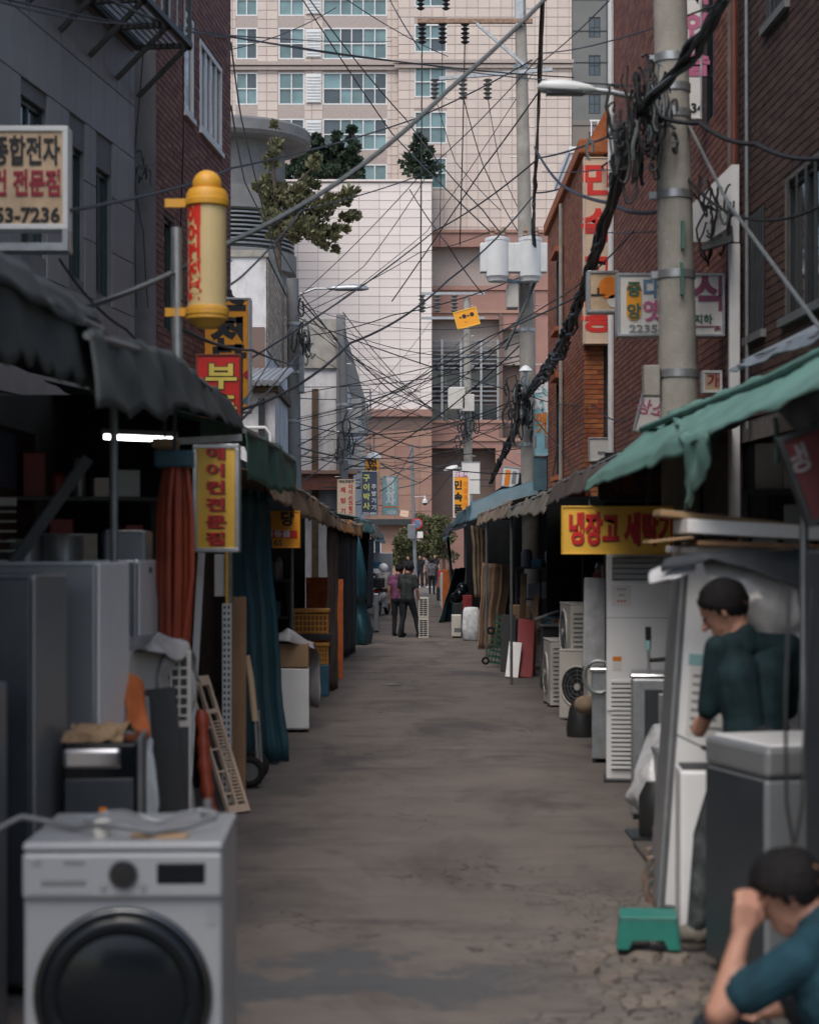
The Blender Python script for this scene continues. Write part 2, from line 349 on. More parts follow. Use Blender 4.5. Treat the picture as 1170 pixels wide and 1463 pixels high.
# ---------------------------------------------------------------- text
TXT = bpy.data.scenes.new('lettering_workspace')
def text_mb(s, size, bold=.02, width=1.0, align='CENTER', thick=.003, rot=0, lead=1.0):
    c = bpy.data.curves.new('lettering', 'FONT'); c.body = s; c.size = size; c.align_x = align; c.align_y = 'CENTER'; c.offset = bold*size; c.extrude = thick; c.resolution_u = 3; c.space_line = lead
    o = bpy.data.objects.new('tmp', c); TXT.collection.objects.link(o); vl = TXT.view_layers[0]; vl.update()
    me = bpy.data.meshes.new_from_object(o.evaluated_get(vl.depsgraph))
    vs = [v.co.copy() for v in me.vertices]; fs = [tuple(p.vertices) for p in me.polygons]
    bpy.data.objects.remove(o); bpy.data.curves.remove(c); bpy.data.meshes.remove(me)
    cr, sr = math.cos(rot), math.sin(rot); b = MB()
    b.add([((v.x*cr-v.y*sr)*width, -v.z, v.x*sr+v.y*cr) for v in vs], fs); return b
def letters(parent, s, x, z, y, size, m, **k):
    """text lying in the x-z plane of parent, reading towards -y"""
    b = text_mb(s, size, **k); b.v = [(vx+x, vy+y, vz+z) for vx, vy, vz in b.v]
    return b.build('lettering', m, parent, local=True, fix=False)
# ================================================================ setting
g = MB(); g.add([(-150,-120,0), (150,-120,0), (150,400,0), (-150,400,0)], [(0,1,2,3)])
ground = tag(g.build('ground', 'concrete', fix=False), kind='structure')
g = MB()
nx, ny = 30, 120
vs = []
for j in range(ny+1):
    for i in range(nx+1):
        X = -3.4+6.8*i/nx; Y = -30+(138*(j/ny) if False else 0)+(32*j/20 if j < 20 else 32+106*((j-20)/(ny-20))**1.6)
        vs.append((X, Y, .006+.012*(noise.noise(Vector((X*1.1, Y*.8, 0)))+1)*.5))
g.add(vs, [(j*(nx+1)+i, j*(nx+1)+i+1, (j+1)*(nx+1)+i+1, (j+1)*(nx+1)+i) for j in range(ny) for i in range(nx)])
road = tag(g.build('road', 'asphalt', smooth=2, fix=False), kind='structure')
g = MB(); g.box(-40, 40, 99.5, 108, .0, .022); cross = tag(g.build('cross_street', 'asphalt'), kind='structure')
for k in range(6):
    X = -1.6+k*.62; b = MB(); b.box(X, X+.36, 96.6, 98.4, .018, .026); b.build('crossing_stripe', 'white_paint', cross)
# broken asphalt pieces at the near right
for k in range(34):
    y = random.uniform(7.9, 9.4); x = random.uniform(.82, 1.36)-(y-8.6)*.05; r = random.uniform(.03, .085); n = random.randint(5, 7)
    b = MB(); pts = [(x+r*random.uniform(.7, 1.15)*math.cos(2*math.pi*i/n), y+1.3*r*random.uniform(.7, 1.15)*math.sin(2*math.pi*i/n)) for i in range(n)]
    h = random.uniform(.018, .034); b.add([(px, py, 0) for px, py in pts]+[(x+(px-x)*.85, y+(py-y)*.85, h+random.uniform(0, .008)) for px, py in pts], [tuple(range(n, 2*n))]+[(i, (i+1) % n, (i+1) % n+n, i+n) for i in range(n)])
    b.build('asphalt_chunk', 'asphalt_chunk', road)
for k, (px, py, a, l, w_) in enumerate(((560, 980, .1, .25, .05), (545, 947, .1, .25, .04))):
    Y = GY(py); c = P(px, py, Y); b = MB(); n = 9; b.add([(c.x+l*.5*math.cos(2*math.pi*i/n)*random.uniform(.7, 1.1)*math.cos(a)-w_*.5*math.sin(2*math.pi*i/n)*math.sin(a), Y+l*2*math.cos(2*math.pi*i/n)*math.sin(a)*random.uniform(.7, 1.1)+w_*2*math.sin(2*math.pi*i/n)*math.cos(a), .0225) for i in range(n)], [tuple(range(n))]); b.build('paint_mark', 'worn_paint', road)
g = MB(); g.box(1.5, 3.2, 5.0, 12.2, 0, .05); tag(g.build('pavement', 'pavement_dk', bevel=.01), kind='structure')

# ---------------------------------------------------------------- wall helpers
def cells(b, fr, W, z0, z1, ops, t):
    us = sorted({0, W}|{min(W, max(0, x)) for o in ops for x in o[:2]}); zs = sorted({z0, z1}|{min(z1, max(z0, x)) for o in ops for x in o[2:4]})
    for a0, a1 in zip(us, us[1:]):
        run = None
        for h0, h1 in zip(zs, zs[1:]):
            ma, mh = (a0+a1)/2, (h0+h1)/2
            if any(o[0] < ma < o[1] and o[2] < mh < o[3] for o in ops): continue
            b.box(a0, a1, -t, 0, h0, h1, fr)
def pieces(fr, W, z0, z1, ops, pw, ph, joint, d, name, m_one, m_many, parent, limit, bond=True, zvis=None):
    """bricks or panels: each piece its own box, proud of the joints"""
    items = []; rows = int((z1-z0)/ph)
    for r in range(rows):
        h = z0+r*ph; off = (pw/2 if bond and r % 2 else 0)
        x = -off
        while x < W-.01:
            a0, a1 = max(0, x)+joint/2, min(W, x+pw)-joint/2; h0, h1 = h+joint/2, h+ph-joint/2; x += pw
            if a1-a0 < .03: continue
            if any(a0 < o[1]+.005 and a1 > o[0]-.005 and h0 < o[3]+.005 and h1 > o[2]-.005 for o in ops):
                # trim to the free side of an opening
                for o in ops:
                    if a0 < o[1] and a1 > o[0] and h0 < o[3] and h1 > o[2]:
                        if a0 < o[0]-.03: a1 = o[0]-.005
                        elif a1 > o[1]+.03: a0 = o[1]+.005
                        else: a0 = a1
                if a1-a0 < .03: continue
            items.append((a0, a1, h0, h1))
    eye = Vector((0, 0, CAMH))
    def vis(it):
        p = fr((it[0]+it[1])/2, 0, (it[2]+it[3])/2); px = CX+p.x*F/p.y; py = HY-(p.z-CAMH)*F/p.y
        inside = -15 < px < 1185 and -15 < py < 1478
        return (0 if inside else 1, (p-eye).length)
    items.sort(key=vis); off = ORG.get(parent.name, Vector((0,0,0))); rz = math.atan2(fr.u.y, fr.u.x); cache = {}
    for it in items[:limit]:
        if vis(it)[0]: limit = 0; break
        key = (round(it[1]-it[0], 2), round(it[3]-it[2], 3))
        if key not in cache:
            b = MB(); b.box(-key[0]/2, key[0]/2, -d, .0, -key[1]/2, key[1]/2); me = bpy.data.meshes.new(name); me.from_pydata(b.v, [], [b.f[i] for i in (0,1,2,4,5)]); me.materials.append(MAT[m_one]); cache[key] = me
        o = bpy.data.objects.new(name, cache[key]); COL.objects.link(o); o.parent = parent
        o.location = fr((it[0]+it[1])/2, random.uniform(-.0015, .0015) if name == 'brick' else 0, (it[2]+it[3])/2)-off; o.rotation_euler = (0, 0, rz)
    done = {id(i) for i in items[:limit]} if limit else {id(i) for i in items if not vis(i)[0]} if False else None
    rest = items[limit:] if limit else [i for i in items if vis(i)[0]]
    if rest:
        b = MB(); vs = []; fs = []
        for a0, a1, h0, h1 in rest:
            k = len(vs); dd = d+(random.uniform(-.0015, .0015) if name == 'brick' else 0)
            vs += [tuple(fr(x, y, z)) for z in (h0, h1) for y in (0, dd) for x in (a0, a1)]
            fs += [(k+2, k+3, k+7, k+6), (k, k+1, k+3, k+2), (k+4, k+6, k+7, k+5), (k, k+2, k+6, k+4), (k+1, k+5, k+7, k+3)]
        b.v = vs; b.f = fs; o = b.build(name+'_courses' if name == 'brick' else name+'_field', m_many, parent, fix=False); o['kind'] = 'stuff'
def window(fr, a0, a1, h0, h1, parent, fm, gm, cols=2, rows=1, fw=.05, depth=.09, thick=.05, name='window', splits=None):
    b = MB(); d0, d1 = -depth, -depth+thick
    for x0, x1, z0, z1 in ((a0, a0+fw, h0, h1), (a1-fw, a1, h0, h1), (a0+fw, a1-fw, h0, h0+fw), (a0+fw, a1-fw, h1-fw, h1)): b.box(x0, x1, d0, d1, z0, z1, fr)
    xs = splits if splits else [i/cols for i in range(1, cols)]
    xs = [a0+(a1-a0)*t for t in xs]; zs = [h0+(h1-h0)*i/rows for i in range(1, rows)]
    for x in xs: b.box(x-fw*.4, x+fw*.4, d0+.004, d1-.006, h0+fw, h1-fw, fr)
    for z in zs: b.box(a0+fw, a1-fw, d0+.006, d1-.009, z-fw*.4, z+fw*.4, fr)
    w_ = b.build(name, fm, parent)
    ex = [a0+fw]+xs+[a1-fw]; ez = [h0+fw]+zs+[h1-fw]
    for i in range(len(ex)-1):
        for j in range(len(ez)-1):
            p = MB(); p.box(ex[i], ex[i+1], d0+.012, d0+.02, ez[j], ez[j+1], fr); p.build('pane', gm if isinstance(gm, str) else random.choice(gm), w_)
    return w_
def back_box(parent, fr, W, z1, depth, m='room_shade', z0=0, name='core'):
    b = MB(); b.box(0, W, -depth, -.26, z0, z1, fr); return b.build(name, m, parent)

# out-of-view buildings added to shape the light and reflections
for lab, x0, x1, m in (('unseen grey rendered block added on the left to shape the light', -7, -3.6, 'grey_render'), ('unseen brown brick block added on the right to shape the light', 3.4, 7, 'brick_dark')):
    T = thing('unseen_block', lab, 'building', ((x0+x1)/2, -10, 0), world=True); b = MB(); b.box(x0, x1, 3.5, 9.6 if x0 < 0 else 9.7, 0, 9); b.build('wall', m, T); b = MB(); b.box(x0-.05, x1+.05, 3.4, 9.65, 9, 9.2); b.build('coping', 'concrete', T)
    xs = x1 if x0 < 0 else x0; s_ = 1 if x0 < 0 else -1; fr = Fr((xs, 3.5 if s_ > 0 else 9.5, 0), (0, s_, 0))
    for k in range(1):
        for z in (4.2, 7.4): window(fr, 2+4.6*k, 3.8+4.6*k, z, z+1.4, T, 'frame_green', 'glass_dark', depth=-.05)
T = thing('unseen_end_block', 'unseen plain concrete block added behind the viewpoint for light and reflections', 'building', (0, -45, 0), world=True); b = MB(); b.box(-15, 15, -52, -45, 0, 10); b.build('wall', 'concrete', T)
for k in range(6):
    for z in (1, 4.4, 7.8): window(Fr((15, -45, 0), (-1, 0, 0)), 2+4.6*k, 4.4+4.6*k, z, z+1.6, T, 'frame_white', 'glass_dark', depth=-.05)

# ---------------------------------------------------------------- left: grey panelled building
fr = Fr((-4.44, 10, 0), (.14, 1, 0)); L = 10.1
T = thing('panelled_building', 'grey stone panelled building with narrow dark green windows above the shops', 'building', fr.o, world=True)
A = lambda Y: (Y-10)*1.0098
ops = [(A(16.47), A(17.18), 4.75, 6.15), (A(17.8), A(18.3), 4.7, 6.0), (A(18.65), A(19.2), 4.65, 5.95), (A(12.5), A(13.6), 4.7, 6.1)]
b = MB(); cells(b, fr, L, 3.3, 12, ops, .24); b.build('wall', 'grey_render', T)
b = MB(); b.box(0, L, -.24, -.02, 0, 3.3, fr); b.build('shopfront', 'room_shade', T)  # ground floor blackened for the shade under the awnings
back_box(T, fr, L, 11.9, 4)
f2 = Fr(fr(0, .002, 0), fr.u); pieces(f2, L, 3.4, 9.2, ops, .45, .58, .012, .018, 'panel', 'grey_panel', 'grey_panel', T, 290, bond=False)
for o in ops: window(fr, *o, T, 'frame_green', ['glass_dark', 'glass_deep'], cols=2, fw=.055)
b = MB(); b.box(L, L+.012, -4, 0.0, 3.0, 12, fr); b.build('end_wall', 'grey_render', T)
# steel frame high on the wall
T2 = thing('steel_frame_platform', 'dark open steel platform frame bolted high on the grey panelled building', 'platform', fr(A(18), 0, 7.4), world=True)
b = MB()
for z, d in ((7.55, 0), (8.3, 0)):
    for dd in (.05, .62): b.bar(fr(A(16.6), dd, z), fr(A(20.1), dd, z), .06, .06)
    for a in (16.6, 17.5, 18.4, 19.3, 20.08): b.bar(fr(A(a), .0, z), fr(A(a), .64, z), .05, .05)
for a in (16.6, 17.5, 18.4, 19.3, 20.08): b.bar(fr(A(a), .62, 7.5), fr(A(a), .62, 8.3), .045); b.bar(fr(A(a), .03, 7.0), fr(A(a), .6, 7.55), .045)
b.build('frame', 'metal_dark', T2)
b = MB()
for k in range(8): b.bar(fr(A(16.6), .1+.07*k, 7.59), fr(A(20.1), .1+.07*k, 7.59), .022)
b.build('grating', 'metal_grey', T2)
b = MB()
for k in range(12): b.bar(fr(A(16.6)+.3*k, .62, 7.6), fr(A(16.6)+.3*k, .62, 8.3), .018)
b.build('railing', 'metal_grey', T2)

# ---------------------------------------------------------------- left: red brick building
fr = Fr((-2.93, 20.95, 0), (.083, 1, 0)); L = 4.78; A = lambda Y: (Y-20.95)*1.0034
T = thing('brick_building', 'reddish brown brick building with white framed windows beside the grey building', 'building', fr.o, world=True)
ops = [(A(22.55), A(23.08), 7.45, 8.7), (A(23.5), A(25.0), 7.45, 8.62), (A(21.45), A(21.85), 8.3, 10.2), (A(21.4), A(21.95), 4.6, 5.95)]
b = MB(); cells(b, fr, L, 0, 12, ops, .24); b.build('wall', 'mortar', T)
back_box(T, fr, L, 11.9, 4)
b = MB(); b.box(-.015, 0, -3.2, .012, 0, 12, fr); b.build('rendered_end', 'grey_render', T)
pieces(Fr(fr(0, .002, 0), fr.u), L, 3.2, 10.4, ops, .21, .078, .011, .009, 'brick', 'brick_red', 'bricks_red', T, 300)
window(fr, *ops[0], T, 'frame_white', 'glass_deep', cols=1, fw=.06, depth=.03); window(fr, *ops[1], T, 'frame_white', ['glass_deep', 'glass_dark'], fw=.07, depth=.03, splits=(.27, .5, .74))
window(fr, *ops[2], T, 'frame_green', 'glass_dark', cols=1); window(fr, *ops[3], T, 'frame_green', 'glass_dark', cols=1)
for o in ops[:2]:
    b = MB(); b.box(o[0]-.04, o[1]+.04, 0, .05, o[2]-.06, o[2], fr); b.build('sill', 'frame_white', T)

# ---------------------------------------------------------------- left: further houses
T = thing('plastered_house', 'white plastered house with a tan brick side wall facing the alley', 'building', (-5.5, 40, 0), world=True)
b = MB(); b.box(-8, -3.15, 40, 50, 0, 8.45); b.build('wall', 'old_plaster', T)
b = MB(); b.box(-8.05, -3.1, 39.95, 50.05, 8.45, 8.6); b.build('coping', 'concrete', T)
pieces(Fr((-3.13, 40.0, 0), (0, 1, 0)), 10, 6.4, 8.45, [], .3, .1, .014, .012, 'brick', 'brick_tan', 'bricks_tan', T, 200)
b = MB(); b.box(-8.0, -3.18, 39.93, 39.99, 5.9, 6.9); b.build('dark_band', 'granite_brown', T)
b = MB(); b.box(-3.95, -3.55, 39.9, 39.99, 7.15, 7.5); b.build('vent_box', 'frame_white', T)
T = thing('corrugated_roof_house', 'low white house with a corrugated eave behind the tall signs', 'building', (-3.4, 36, 0), world=True)
b = MB(); b.box(-7, -2.66, 36, 39.8, 0, 5.3); b.build('wall', 'old_plaster', T)
b = MB()
for k in range(40):
    x = -7.2+k*.118; b.tube([(x, 35.55, 5.27), (x, 39.9, 5.95)], .065, 6)
rf = b.build('roof', 'galv', T, smooth=True)
b = MB(); b.box(-7.2, -2.58, 35.7, 39.8, 5.12, 5.3); b.build('eave_board', 'wood_dk', rf)
b = MB(); b.box(-2.98, -2.86, 35.9, 35.99, 3.6, 5.0); b.build('shutter_slot', 'metal_dark', T)
b = MB(); b.tube([(-2.75, 35.9, 0), (-2.75, 35.9, 4.3), (-2.85, 35.9, 4.42), (-3.4, 35.9, 4.42)], .035, 8); b.build('drain_pipe', 'frame_white', T, smooth=True)
T = thing('weathered_building', 'weathered concrete building with flaking white plaster behind the utility poles', 'building', (-2.5, 52, 0), world=True)
b = MB(); b.box(-7, -1.95, 52, 80, 0, 7.2); b.build('wall', 'old_plaster', T)
b = MB(); b.box(-7, -1.93, 51.9, 80.1, 7.2, 8.6); b.build('parapet', 'concrete', T)
b = MB(); b.box(-2.08, -1.82, 51.7, 51.96, 0, 8.7); b.build('pier', 'concrete_dk', T)
b = MB(); b.box(-2.78, -2.6, 51.8, 51.99, 0, 6.6); b.build('pier', 'wood_dk', T)
b = MB(); b.box(-3.1, -1.6, 51.3, 51.9, 3.7, 4.15); b.build('brick_fascia', 'brick_rust', T)
b = MB(); b.box(-3.1, -1.5, 51.2, 52, 4.15, 4.25); b.build('fascia_cap', 'granite_pink', T)
for k, (y, z) in enumerate([(56, 5.6), (60, 4.6), (60, 6.4), (66, 5.4), (71, 4.6)]):
    b = MB()
    for zz in (z, z+.9):
        b.bar((-1.95, y, zz), (-1.3, y, zz), .04); b.bar((-1.95, y+1.2, zz), (-1.3, y+1.2, zz), .04); b.bar((-1.3, y, zz), (-1.3, y+1.2, zz), .04)
    for yy in (y, y+.6, y+1.2): b.bar((-1.3, yy, z), (-1.3, yy, z+.9), .03)
    b.build('window_cage', 'metal_grey', T)
    b = MB(); b.box(-1.95, -1.6, y+.2, y+1.0, z+.02, z+.62); b.build('condenser', 'appl_cream', T, bevel=.02)
T = thing('street_end_house', 'low brick house with a flat dark eave beyond the trees', 'building', (0, 109, 0), world=True)
b = MB(); b.box(-3.4, 1.2, 109, 114, 0, 3.5); b.build('wall', 'granite_pink', T)
b = MB(); b.box(-3.9, 1.8, 108.2, 114.2, 3.5, 3.85); b.build('roof', 'metal_dark', T)
fr = Fr((-3.4, 109, 0), (1, 0, 0)); window(fr, .9, 1.7, 1.0, 2.6, T, 'frame_white', 'glass_dark', depth=-.02); window(fr, 3.3, 4.2, 1.0, 2.6, T, 'frame_white', 'glass_dark', depth=-.02)

# ---------------------------------------------------------------- right: dark brick building (near)
L = 7.2; fr = Fr((3.10, 17.1, 0), (.04, -1, 0)); A = lambda Y: (17.1-Y)*1.0008
T = thing('dark_brick_building', 'dark brown brick building with barred windows above the green awning', 'building', fr.o, world=True)
ops = [(A(16.7), A(16.05), 3.95, 5.05), (A(15.35), A(13.6), 3.95, 5.1), (A(16.0), A(15.2), 6.6, 7.6)]
b = MB(); cells(b, fr, L, 3.0, 11, ops, .24); b.build('wall', 'mortar', T)
back_box(T, fr, L, 10.9, 3)
b = MB(); b.box(0, L, -.24, -.03, 0, 3.0, fr); b.build('shopfront', 'room_shade', T)  # wall colour holds the awning shade
pieces(Fr(fr(0, .002, 0), fr.u), L, 3.2, 7.4, ops, .21, .078, .011, .009, 'brick', 'brick_dark', 'bricks_dark', T, 300)
for o in ops:
    window(fr, *o, T, 'metal_dark', 'glass_dark', cols=3, fw=.05)
    b = MB()
    for k in range(6): x = o[0]+(o[1]-o[0])*(k+.5)/6; b.bar(fr(x, .015, o[2]), fr(x, .015, o[3]), .018)
    b.build('window_bars', 'metal_dark', T)
    b = MB(); b.box(o[0]-.05, o[1]+.05, 0, .06, o[2]-.07, o[2], fr); b.build('sill', 'concrete_dk', T)
o = MB(); o.tube([fr(.05, .06, 0), fr(.05, .06, 10.8)], .03, 8); tag(o.build('drain_pipe', 'pipe_red', smooth=True), 'dark red drain pipe running up the dark brick wall corner', 'pipe')
o = MB(); o.tube([fr(.55, .05, 3.1), fr(.5, .05, 8)], .02, 8); tag(o.build('conduit', 'metal_grey', smooth=True), 'thin grey conduit running up the dark brick wall beside the window', 'conduit')
# mid right red brick building
L = 9.85; fr = Fr((3.0, 27, 0), (0, -1, 0)); A = lambda Y: 27-Y
T = thing('rust_brick_building', 'rust red brick building behind the large concrete utility pole', 'building', fr.o, world=True)
ops = [(A(19.9), A(18.9), 3.3, 4.5), (A(18.6), A(17.9), 6.3, 8.0), (A(22.0), A(21.2), 3.5, 4.6)]
b = MB(); cells(b, fr, L, 0, 13, ops, .24); b.build('wall', 'mortar', T)
back_box(T, fr, L, 12.9, 4)
pieces(Fr(fr(0, .002, 0), fr.u), L, 3.0, 10.6, ops, .21, .078, .011, .009, 'brick', 'brick_rust', 'bricks_rust', T, 300)
for o in ops: window(fr, *o, T, 'metal_dark', 'glass_dark', cols=2)
b = MB(); b.tube([fr(.35, .05, 0), fr(.35, .05, 12)], .045, 8); b.build('drain_pipe', 'frame_white', T, smooth=True)
# slanted white panel against it
b = MB(); b.prism([(0, 0), (.43, 0), (.43, .72), (.36, .72), (0, .36)], -.04, 0, Fr(P(990, 345, 16.95), (1, 0, 0)))
tag(b.build('white_gable_panel', 'white_paint'), 'slanted white painted panel fixed between the pole and the dark brick building', 'panel')
b = MB(); b.add([P(1000, 352, 16.9), P(1046, 322, 16.9), P(1048, 345, 16.6), P(1005, 358, 16.5)], [(0,1,2,3)]); tag(b.build('small_canopy', 'black_plastic', solid=.015), 'small black sloping canopy under the slanted white panel', 'canopy')
b = MB(); b.box(2.97, 3.07, 16.9, 16.97, CAMH+.2, 4.85); tag(b.build('white_post_board', 'white_paint', bevel=.005), 'narrow white vertical board beside the dark brick corner', 'board')
# orange brick building
T = thing('orange_brick_building', 'orange brick building carrying the tall cream sign', 'building', (3, 28, 0), world=True)
b = MB(); b.box(2.69, 2.99, 28, 28.2, 0, 8.1); b.box(2.69, 5, 28.2, 35.2, 0, 8.1); b.build('wall', 'mortar', T)
pieces(Fr((2.69, 27.998, 0), (1, 0, 0)), .30, 2.6, 8.1, [], .21, .075, .011, .012, 'brick', 'brick_orange', 'bricks_orange', T, 300)
fr = Fr((2.688, 35.2, 0), (0, -1, 0)); ops = [(2.6, 3.5, 3.3, 5.0), (2.6, 3.5, 5.9, 7.2)]
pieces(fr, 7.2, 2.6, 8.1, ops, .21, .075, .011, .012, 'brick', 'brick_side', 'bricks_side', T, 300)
for o in ops:
    window(Fr(fr(0, .1, 0), fr.u), *o, T, 'metal_dark', 'glass_dark', cols=2, rows=1)
    b = MB(); b.box(o[0]-.1, o[1]+.1, 0, .16, o[3], o[3]+.1, fr); b.build('lintel', 'brick_orange', T)
    b = MB(); b.box(o[0]-.1, o[1]+.1, 0, .16, o[2]-.08, o[2], fr); b.build('sill', 'brick_orange', T)
b = MB(); b.box(2.60, 5, 27.9, 35.3, 8.1, 8.32); b.build('coping', 'orange_coping' if 'orange_coping' in MAT else 'brick_orange', T, bevel=.02)
b = MB(); b.prism([(2.75, 8.32), (3.5, 8.32), (3.5, 9.2), (3.25, 9.2)], 28.3, 30); b.build('stair_head', 'brick_orange', T)
b = MB(); b.tube([(2.62, 31.5, 0), (2.62, 31.5, 8)], .035, 8); b.build('drain_pipe', 'concrete', T, smooth=True)
T = thing('white_roof_house', 'white rooftop room with a railing behind the orange brick building', 'building', (6, 60, 0), world=True)
b = MB(); b.box(5.3, 9, 60, 66, 0, 15.1); b.build('wall', 'white_paint', T)
b = MB(); b.box(5.25, 9, 59.9, 66, 15.1, 15.3); b.build('roof', 'white_paint', T)
b = MB()
for k in range(8): b.bar((6.0+.22*k, 60.1, 15.3), (6.0+.22*k, 60.1, 16.2), .04)
b.bar((5.95, 60.1, 16.2), (7.7, 60.1, 16.2), .05); b.build('railing', 'white_paint', T)

# ---------------------------------------------------------------- far: apartment tower, podium, drum
YT = 122.0; k_ = YT/F
X_ = lambda px: (px-CX)*k_
Z_ = lambda py: CAMH+(HY-py)*k_
T = thing('apartment_tower', 'pale beige apartment tower with teal windows rising behind the alley', 'building', (0, YT, 0), world=True)
glass = ['glass_teal', 'glass_teal', 'glass_teal', 'glass_deep']
for side, x0, x1, yf in (('l', 300, 569, YT), ('r', 569, 816, YT-.5)):
    W = X_(x1)-X_(x0); fr = Fr((X_(x0), yf, 0), (1, 0, 0)); a = lambda px: X_(px)-X_(x0); ops = []
    rows = [(-25, 22), (39, 84), (103, 149), (169, 214), (234, 279)] if side == 'l' else [(-28, 12), (37, 77), (97, 141), (161, 207), (227, 271)]
    for y0, y1 in rows:
        for c0, c1 in (((337, 368), (398, 435), (461, 553)) if side == 'l' else ((592, 638),)): ops.append((a(c0), a(c1), Z_(y1), Z_(y0)))
    z0 = Z_(300 if side == 'l' else 352); ztop = 43.0
    b = MB(); cells(b, fr, W, z0-8, ztop, ops, .5); b.build('wall', 'joint', T)
    pieces(Fr(fr(0, .01, 0), fr.u), W, z0, ztop, ops, .76, .61, .04, .025, 'panel', 'tower_clad', 'tower_clads', T, 150 if side == 'l' else 150, bond=False)
    for o in ops:
        wide = o[1]-o[0] > 3
        window(fr, *o, T, 'frame_white', glass, rows=2, fw=.09, depth=.12, thick=.13, splits=(.28, .45, .63, .81) if wide else None)
        if side == 'l' and abs(o[0]-a(398)) < .01:
            b = MB(); q0, q1 = a(437), a(459); b.box(q0, q1, .06, .12, o[2]+.1, o[3]-.1, fr)
            for j in range(9): z = o[2]+.15+(o[3]-o[2]-.3)*j/9; b.box(q0+.06, q1-.06, .12, .17, z, z+.1, fr)
            b.build('louvre', 'frame_white', T)
    b = MB(); zz = Z_(91)
    b.box(-.3, W+(.0 if side == 'l' else .1), .05, .32, zz-.12, zz+.12, fr); b.box(-.25, W+.05, .05, .22, zz-.42, zz-.2, fr); b.build('string_course', 'granite_brown' if False else 'joint', T)
b = MB(); b.box(X_(300), X_(816), YT+.5, YT+14, 0, 42.9); b.build('core', 'joint', T)
# white tiled podium wall
YW = 117.5; kw = YW/F; xa, xb = (396-CX)*kw, (617-CX)*kw; za, zb = CAMH+(HY-585)*kw, CAMH+(HY-259)*kw
T = thing('tiled_podium', 'white tiled podium block standing in front of the apartment tower', 'building', ((xa+xb)/2, YW, 0), world=True)
b = MB(); b.box(xa-4, xb, YW, YW+4.2, za, zb); b.build('wall', 'joint', T)
fr = Fr((xa-2.64, YW-.002, 0), (1, 0, 0)); pieces(fr, xb-xa+2.64, za, zb, [], 1.32, .563, .035, .03, 'tile', 'white_tile', 'white_tile', T, 300, bond=False)
b = MB(); b.box(xa-4, xb+.05, YW-.15, YW+4.2, zb, zb+.12); b.build('coping', 'white_tile', T)
b = MB(); b.box(xa-4, xb, YW-.2, YW+4, za-.45, za); b.build('ledge', 'granite_pink', T)
b = MB(); b.box(xa-4, xb, YW+.05, YW+4, 0, za-.45); b.build('base_wall', 'granite_brown', T)
pieces(Fr((xa-2, YW+.048, 0), (1, 0, 0)), xb-xa+2, 2.4, za-.45, [], 1.6, 1.05, .03, .03, 'slab', 'granite_pink', 'granite_pink', T, 200, bond=False)
# pink granite car-park podium on the right
YP = 120.6; kp = YP/F; PX = lambda px: (px-CX)*kp; PZ = lambda py: CAMH+(HY-py)*kp
T = thing('granite_podium', 'pink granite podium with dark car park openings beside the white tiled wall', 'building', (PX(710), YP, 0), world=True)
fr = Fr((PX(612), YP, 0), (1, 0, 0)); W = PX(840)-PX(612); a = lambda px: PX(px)-PX(612)
ops = [(0, a(716), PZ(408), PZ(352)), (0, a(713), PZ(600), PZ(456)), (0, a(708), PZ(742), PZ(640)), (a(718), a(760), PZ(640), PZ(470))]
b = MB(); cells(b, fr, W, 0, PZ(328), ops, .7); b.build('wall', 'granite_pink', T)
b = MB(); b.box(0, W, -6, -1.4, 0, PZ(330), fr); b.build('core', 'granite_brown', T)
for py in (330, 412, 445, 602, 628): b = MB(); b.box(0, W, .0, .12, PZ(py)-.1, PZ(py)+.1, fr); b.build('string_course', 'granite_pink', T)
b = MB(); b.box(a(713), a(718), 0, .1, PZ(628), PZ(445), fr); b.box(a(757), a(764), 0, .1, PZ(740), PZ(330), fr); b.build('pilaster', 'granite_brown', T)
o = ops[1]
for z0, z1 in ((PZ(528), PZ(484)), (PZ(575), PZ(548))):
    for j in range(7 if z1-z0 > 1.5 else 4):
        z = z0+(z1-z0)*(j+.5)/(7 if z1-z0 > 1.5 else 4); b = MB(); b.box(0, o[1], -.5, -.32, z-.05, z+.06, fr); b.build('slat', 'metal_grey', T)
for px in (630, 657, 686, 710): b = MB(); b.box(a(px), a(px)+.14, -.3, -.18, o[2], PZ(484), fr); b.build('mullion', 'galv', T)
window(fr, 0, o[1], PZ(548), PZ(528), T, 'metal_grey', 'glass_dark', cols=4, depth=.62); window(fr, 0, o[1], PZ(600), PZ(576), T, 'metal_grey', 'glass_dark', cols=4, depth=.62)
# round concrete drum with disc canopy
cx_, cy_ = (322-CX)*106/F, 110.0
T = thing('round_concrete_tower', 'grey round concrete drum with a wide disc canopy and louvred band', 'building', (cx_, cy_, 0), world=True)
b = MB(); b.lathe([(4.55, 26.3), (4.75, 26.5), (4.75, 27.1), (4.6, 27.25)], 48, o=(cx_, cy_, 0)); b.build('disc_canopy', 'concrete_dk', T, smooth=True)
b = MB(); b.lathe([(3.5, 0), (3.5, 20.2)], 48, o=(cx_, cy_, 0)); b.lathe([(3.2, 19), (3.2, 26.35)], 48, o=(cx_, cy_, 0)); b.build('drum', 'concrete_dk', T, smooth=True)
b = MB(); b.lathe([(3.75, 22.0), (3.9, 22.1), (3.9, 23.4), (3.3, 23.5)], 48, o=(cx_, cy_, 0)); b.lathe([(3.9, 18.6), (3.9, 19.7), (3.6, 19.8)], 48, o=(cx_, cy_, 0)); b.build('ring_beam', 'concrete_dk', T, smooth=True)
for j in range(8): z = 19.95+j*.26; b = MB(); b.lathe([(3.72, z), (3.78, z+.02), (3.78, z+.12), (3.6, z+.13)], 40, o=(cx_, cy_, 0)); b.build('louvre', 'metal_grey', T, smooth=True)
